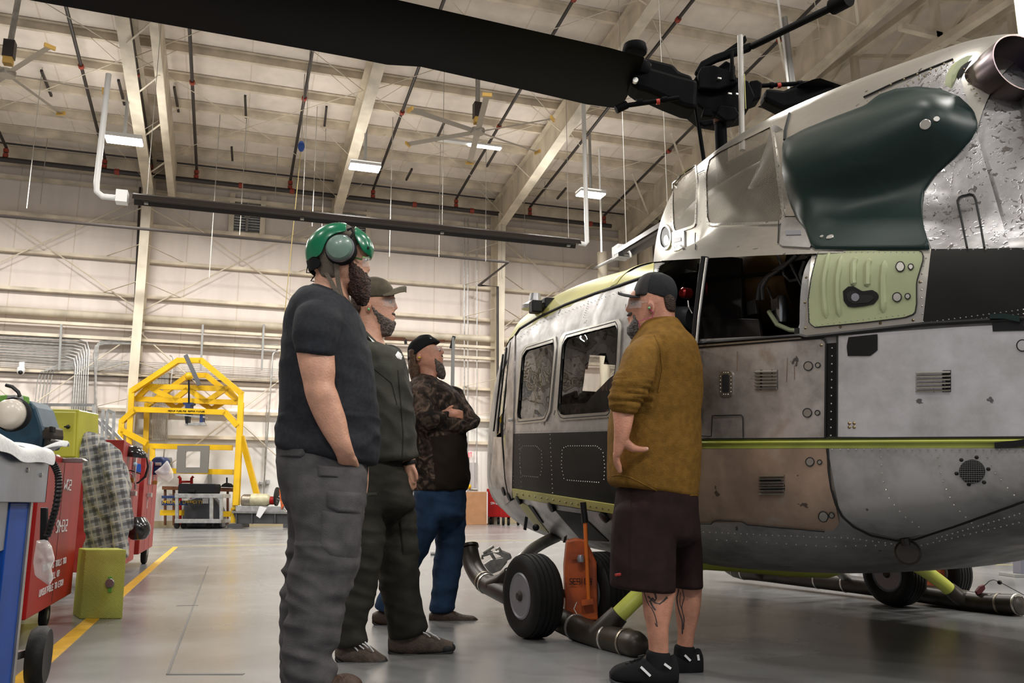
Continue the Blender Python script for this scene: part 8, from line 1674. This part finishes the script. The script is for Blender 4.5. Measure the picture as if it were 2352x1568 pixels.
# ---- behind the nose ----
fx = at_floor(1095, 1205); DX = depth(fx); t = thing('cardboard_box', 'plain cardboard box on the floor behind the man in jeans', 'box', (fx.x, fx.y, 0))
p0, p1 = on_floor_D(1066, DX), on_floor_D(1120, DX); zt = at_D(1095, 1129, DX).z; b = MB(); b.prism([p0, p1, p1 + Zv * zt, p0 + Zv * zt], FH, 1.0); b.build('carton', MCARD, t, bevel=.01); b = MB(); b.prism([p1 + Zv * .05 - RH * .03 - FH * .01, p1 + Zv * .05 - FH * .01, p1 + Zv * zt - FH * .01, p1 + Zv * zt - RH * .03 - FH * .01], FH, .01); b.build('tape_edge', MWHT, t)
def far_cab(P_, D, label, wheels, texts):
    t = thing('rolling_cabinet', label, 'tool cabinet', on_floor_D(sum(p[0] for p in P_) / len(P_), D)); slab('body', P_, D, .8, MRD, t, .02)
    for x, r in wheels: p = on_floor_D(x, D + .2); MB().lathe([(r * .8, -.05), (r, -.03), (r, .03), (r * .8, .05)], p + Zv * r, RH, 18).build('wheel', MRUB, t, smooth=True)
    for s_, x, y, h in texts: q = MB(); text_mesh(q, s_, at_D(x, y, D - .02), RH, Zv, h, nrm=-FH, th=.01, wd=.8); q.build('stencil_text', MWHT, t)
    return t
far_cab([(1118, 1122), (1150, 1122), (1150, 1187), (1118, 1187)], DX + .4, 'red cabinet stencilled SM-E11 beside the cardboard box', ((1127, .13), (1145, .13)), (('WC2', 1130, 1141, .09), ('SM-E11', 1127, 1158, .08)))
far_cab([(1150, 1150), (1180, 1155), (1212, 1172), (1210, 1188), (1150, 1188)], DX - 1.2, 'low red cart under the helicopter chin behind the front skid', ((1156, .2), (1168, .15), (1190, .17), (1203, .17)), (('USE', 1158, 1166, .06),))
t = thing('exit_sign', 'red EXIT sign on the back wall beside the nose', 'sign', at_Y(1077, 1043, YW - .2)); q = MB(); q.prism([at_Y(x, y, YW - .2) for x, y in ((1064, 1038), (1083, 1038), (1083, 1049), (1064, 1049))], (0, 1, 0), .08); q.build('sign_box', mat('exit_white', (.8, .5, .5), .5, emit=(.9, .35, .35), es=.5), t)
q = MB(); text_mesh(q, 'EXIT', at_Y(1066, 1047.6, YW - .21), Xv, Zv, .15, nrm=(0, -1, 0), th=.01, wd=.55); q.build('sign_text', mat('exit_red', (.9, .02, .03), .5, emit=(1, .03, .05), es=1.4), t)
q = MB(); q.prism([at_Y(x, y, YW - .12) for x, y in ((1076, 1062), (1097, 1062), (1097, 1211), (1076, 1211))], (0, 1, 0), .08); struct('door_1', q, mat('door_grey', (.52, .50, .50), .5))
t = thing('yellow_valve', 'yellow ball valve pipe end beside the cardboard box', 'valve', at_D(1077, 1117, DX + .8)); MB().sph(at_D(1077, 1117, DX + .8), .09).build('ball', MYEL, t, smooth=True); MB().tube([at_D(1077, 1123, DX + .9), at_D(1097, 1124, DX + .9)], .05, 8).build('pipe', M['galvd'], t)
# floor crane pole behind the bearded men
DP = 13; t = thing('hoist_pole', 'slim black and grey hoist pole standing behind the man in the black cap', 'hoist', on_floor_D(1036, DP))
MB().tube([at_D(1041, 775, DP), on_floor_D(1034, DP)], .03, 8).build('mast', M['galvd'], t); MB().bar(at_D(1043, 772, DP), at_D(1036, 800, DP), .04, .05).build('mast_head', MBLK2, t); MB().bar(at_D(884, 777, DP), at_D(931, 779, DP), .05, .05).build('boom', MBRW, t); MB().bar(at_D(931, 779, DP), at_D(932, 790, DP), .04, .04).build('boom_hook', MBLK2, t); MB().bar(at_D(931, 781, DP), at_D(1040, 784, DP), .02, .02).build('boom_wire', MBRW, t); MB().bar(at_D(1004, 783, DP), at_D(1022, 783, DP), .04, .04).build('boom_end', MBRW, t); MB().tube([on_floor_D(990, DP) + Zv * .03, on_floor_D(1080, DP) + Zv * .03], .03, 8).build('base_leg', M['galvd'], t)
# green oxygen bottle seen through the cabin
# strapdown block on skid (grey fitting by the silver cross tube)
DK = 6.6; t = thing('tow_fitting', 'bare metal clamp fitting resting on the near skid by the silver cross tube', 'fitting', at_D(1145, 1320, DK)); MGM = mat('cast_fitting', (.45, .44, .41), .4, .7, var=.3, vscale=20)
for nm, P_ in (('clamp_body', [(1110, 1296), (1128, 1284), (1160, 1278), (1166, 1290), (1150, 1310), (1130, 1318), (1122, 1312)]), ('clamp_arm', [(1130, 1268), (1152, 1264), (1172, 1272), (1176, 1282), (1160, 1290), (1150, 1276)])): slab(nm, P_, DK, .10, MGM, t, .008)
for P_ in (((1110, 1270), (1134, 1254)), ((1108, 1284), (1108, 1276), (1132, 1268)), ((1122, 1262), (1136, 1284)), ((1138, 1262), (1146, 1258), (1150, 1266))): MB().tube([at_D(x, y, DK) for x, y in P_], .012, 8).build('handle_bar', MGM, t, smooth=True)
t = thing('red_pouch', 'dark red fabric pouch hanging inside the near skid beside the tire', 'pouch', at_D(1180, 1320, 6.8)); slab('pouch', [(1163, 1308), (1190, 1300), (1200, 1310), (1198, 1334), (1172, 1336), (1164, 1322)], 6.8, .1, mat('dark_red_cloth', (.10, .012, .012), .8), t, .02)
# right edge: stand, shoes, white caster cart beyond the skids
t = thing('support_stand', 'grey stand foot at the extreme right edge beyond the far skid', 'stand', at_floor(2350, 1326)); DS = depth(at_floor(2350, 1326)); slab('post', [(2344, 1200), (2372, 1200), (2372, 1318), (2346, 1318)], DS, .15, mat('stand_grey', (.18, .18, .22), .5), t); slab('base_plate', [(2332, 1318), (2400, 1318), (2400, 1326), (2332, 1326)], DS, .3, M['galvd'], t)
t = thing('person', 'far person beyond the tail, only black shoes and dark legs visible under the belly', 'person', at_floor(2265, 1251)); f5 = Fig.__new__(Fig); f5.b = at_floor(2265, 1251); f5.D = depth(f5.b); f5.k = FPX / f5.D; f5.t = t
for dx, dd in ((0, 0), (44, .35)):
    shoe(f5, [(2242 + dx, 1240 - dx * .12, 1250 - dx * .2, .04, dd), (2256 + dx, 1237 - dx * .12, 1252 - dx * .2, .05, dd), (2275 + dx, 1238 - dx * .12, 1250 - dx * .2, .045, dd), (2288 + dx, 1244 - dx * .15, 1249 - dx * .2, .025, dd)], 'shoe', MBK, MSOLE, 0)
b = MB()
for dx, dd in ((0, 0), (44, .35)): f5.rows(b, [(2240 + dx, 950, 2275 + dx, 950, .11, dd), (2243 + dx, 1080, 2270 + dx, 1080, .09, dd), (2244 + dx, 1160, 2266 + dx, 1160, .075, dd), (2245 + dx, 1236 - dx * .1, 2264 + dx, 1236 - dx * .1, .07, dd)])
f5.rows(b, [(2245, 700, 2310, 700, .12, .15), (2240, 800, 2318, 800, .19, .15), (2245, 900, 2312, 900, .17, .15), (2242, 970, 2318, 970, .17, .15)]); f5.ell(b, 2280, 655, 24, 34, .09, .15); remesh(b, 'clothing', MBK, t, .012)
fq = at_floor(1955, 1303); DQ = depth(fq); t = thing('white_dolly', 'white rust-stained dolly with black wheel beyond the far skid', 'dolly', (fq.x, fq.y, 0)); slab('frame', [(1880, 1262), (1900, 1248), (1950, 1248), (1958, 1270), (1932, 1296), (1905, 1299), (1895, 1280)], DQ + .3, .3, mat('rusty_white', (.55, .5, .42), .6, col2=(.28, .14, .05), vscale=9), t, .02); MB().lathe([(.07, -.04), (.13, -.035), (.135, 0), (.13, .035), (.07, .04)], Vector((fq.x, fq.y, .135)), (RH * .6 - FH * .8).normalized(), 24).build('wheel', MRUB, t, smooth=True); MB().lathe([(.075, -.045), (.08, 0), (.075, .045)], Vector((fq.x, fq.y, .135)), (RH * .6 - FH * .8).normalized(), 16).build('wheel_hub', MWHT, t, smooth=True); slab('tow_bar', [(1868, 1276), (1895, 1270), (1895, 1276), (1870, 1281)], DQ + .2, .05, MWHT, t)
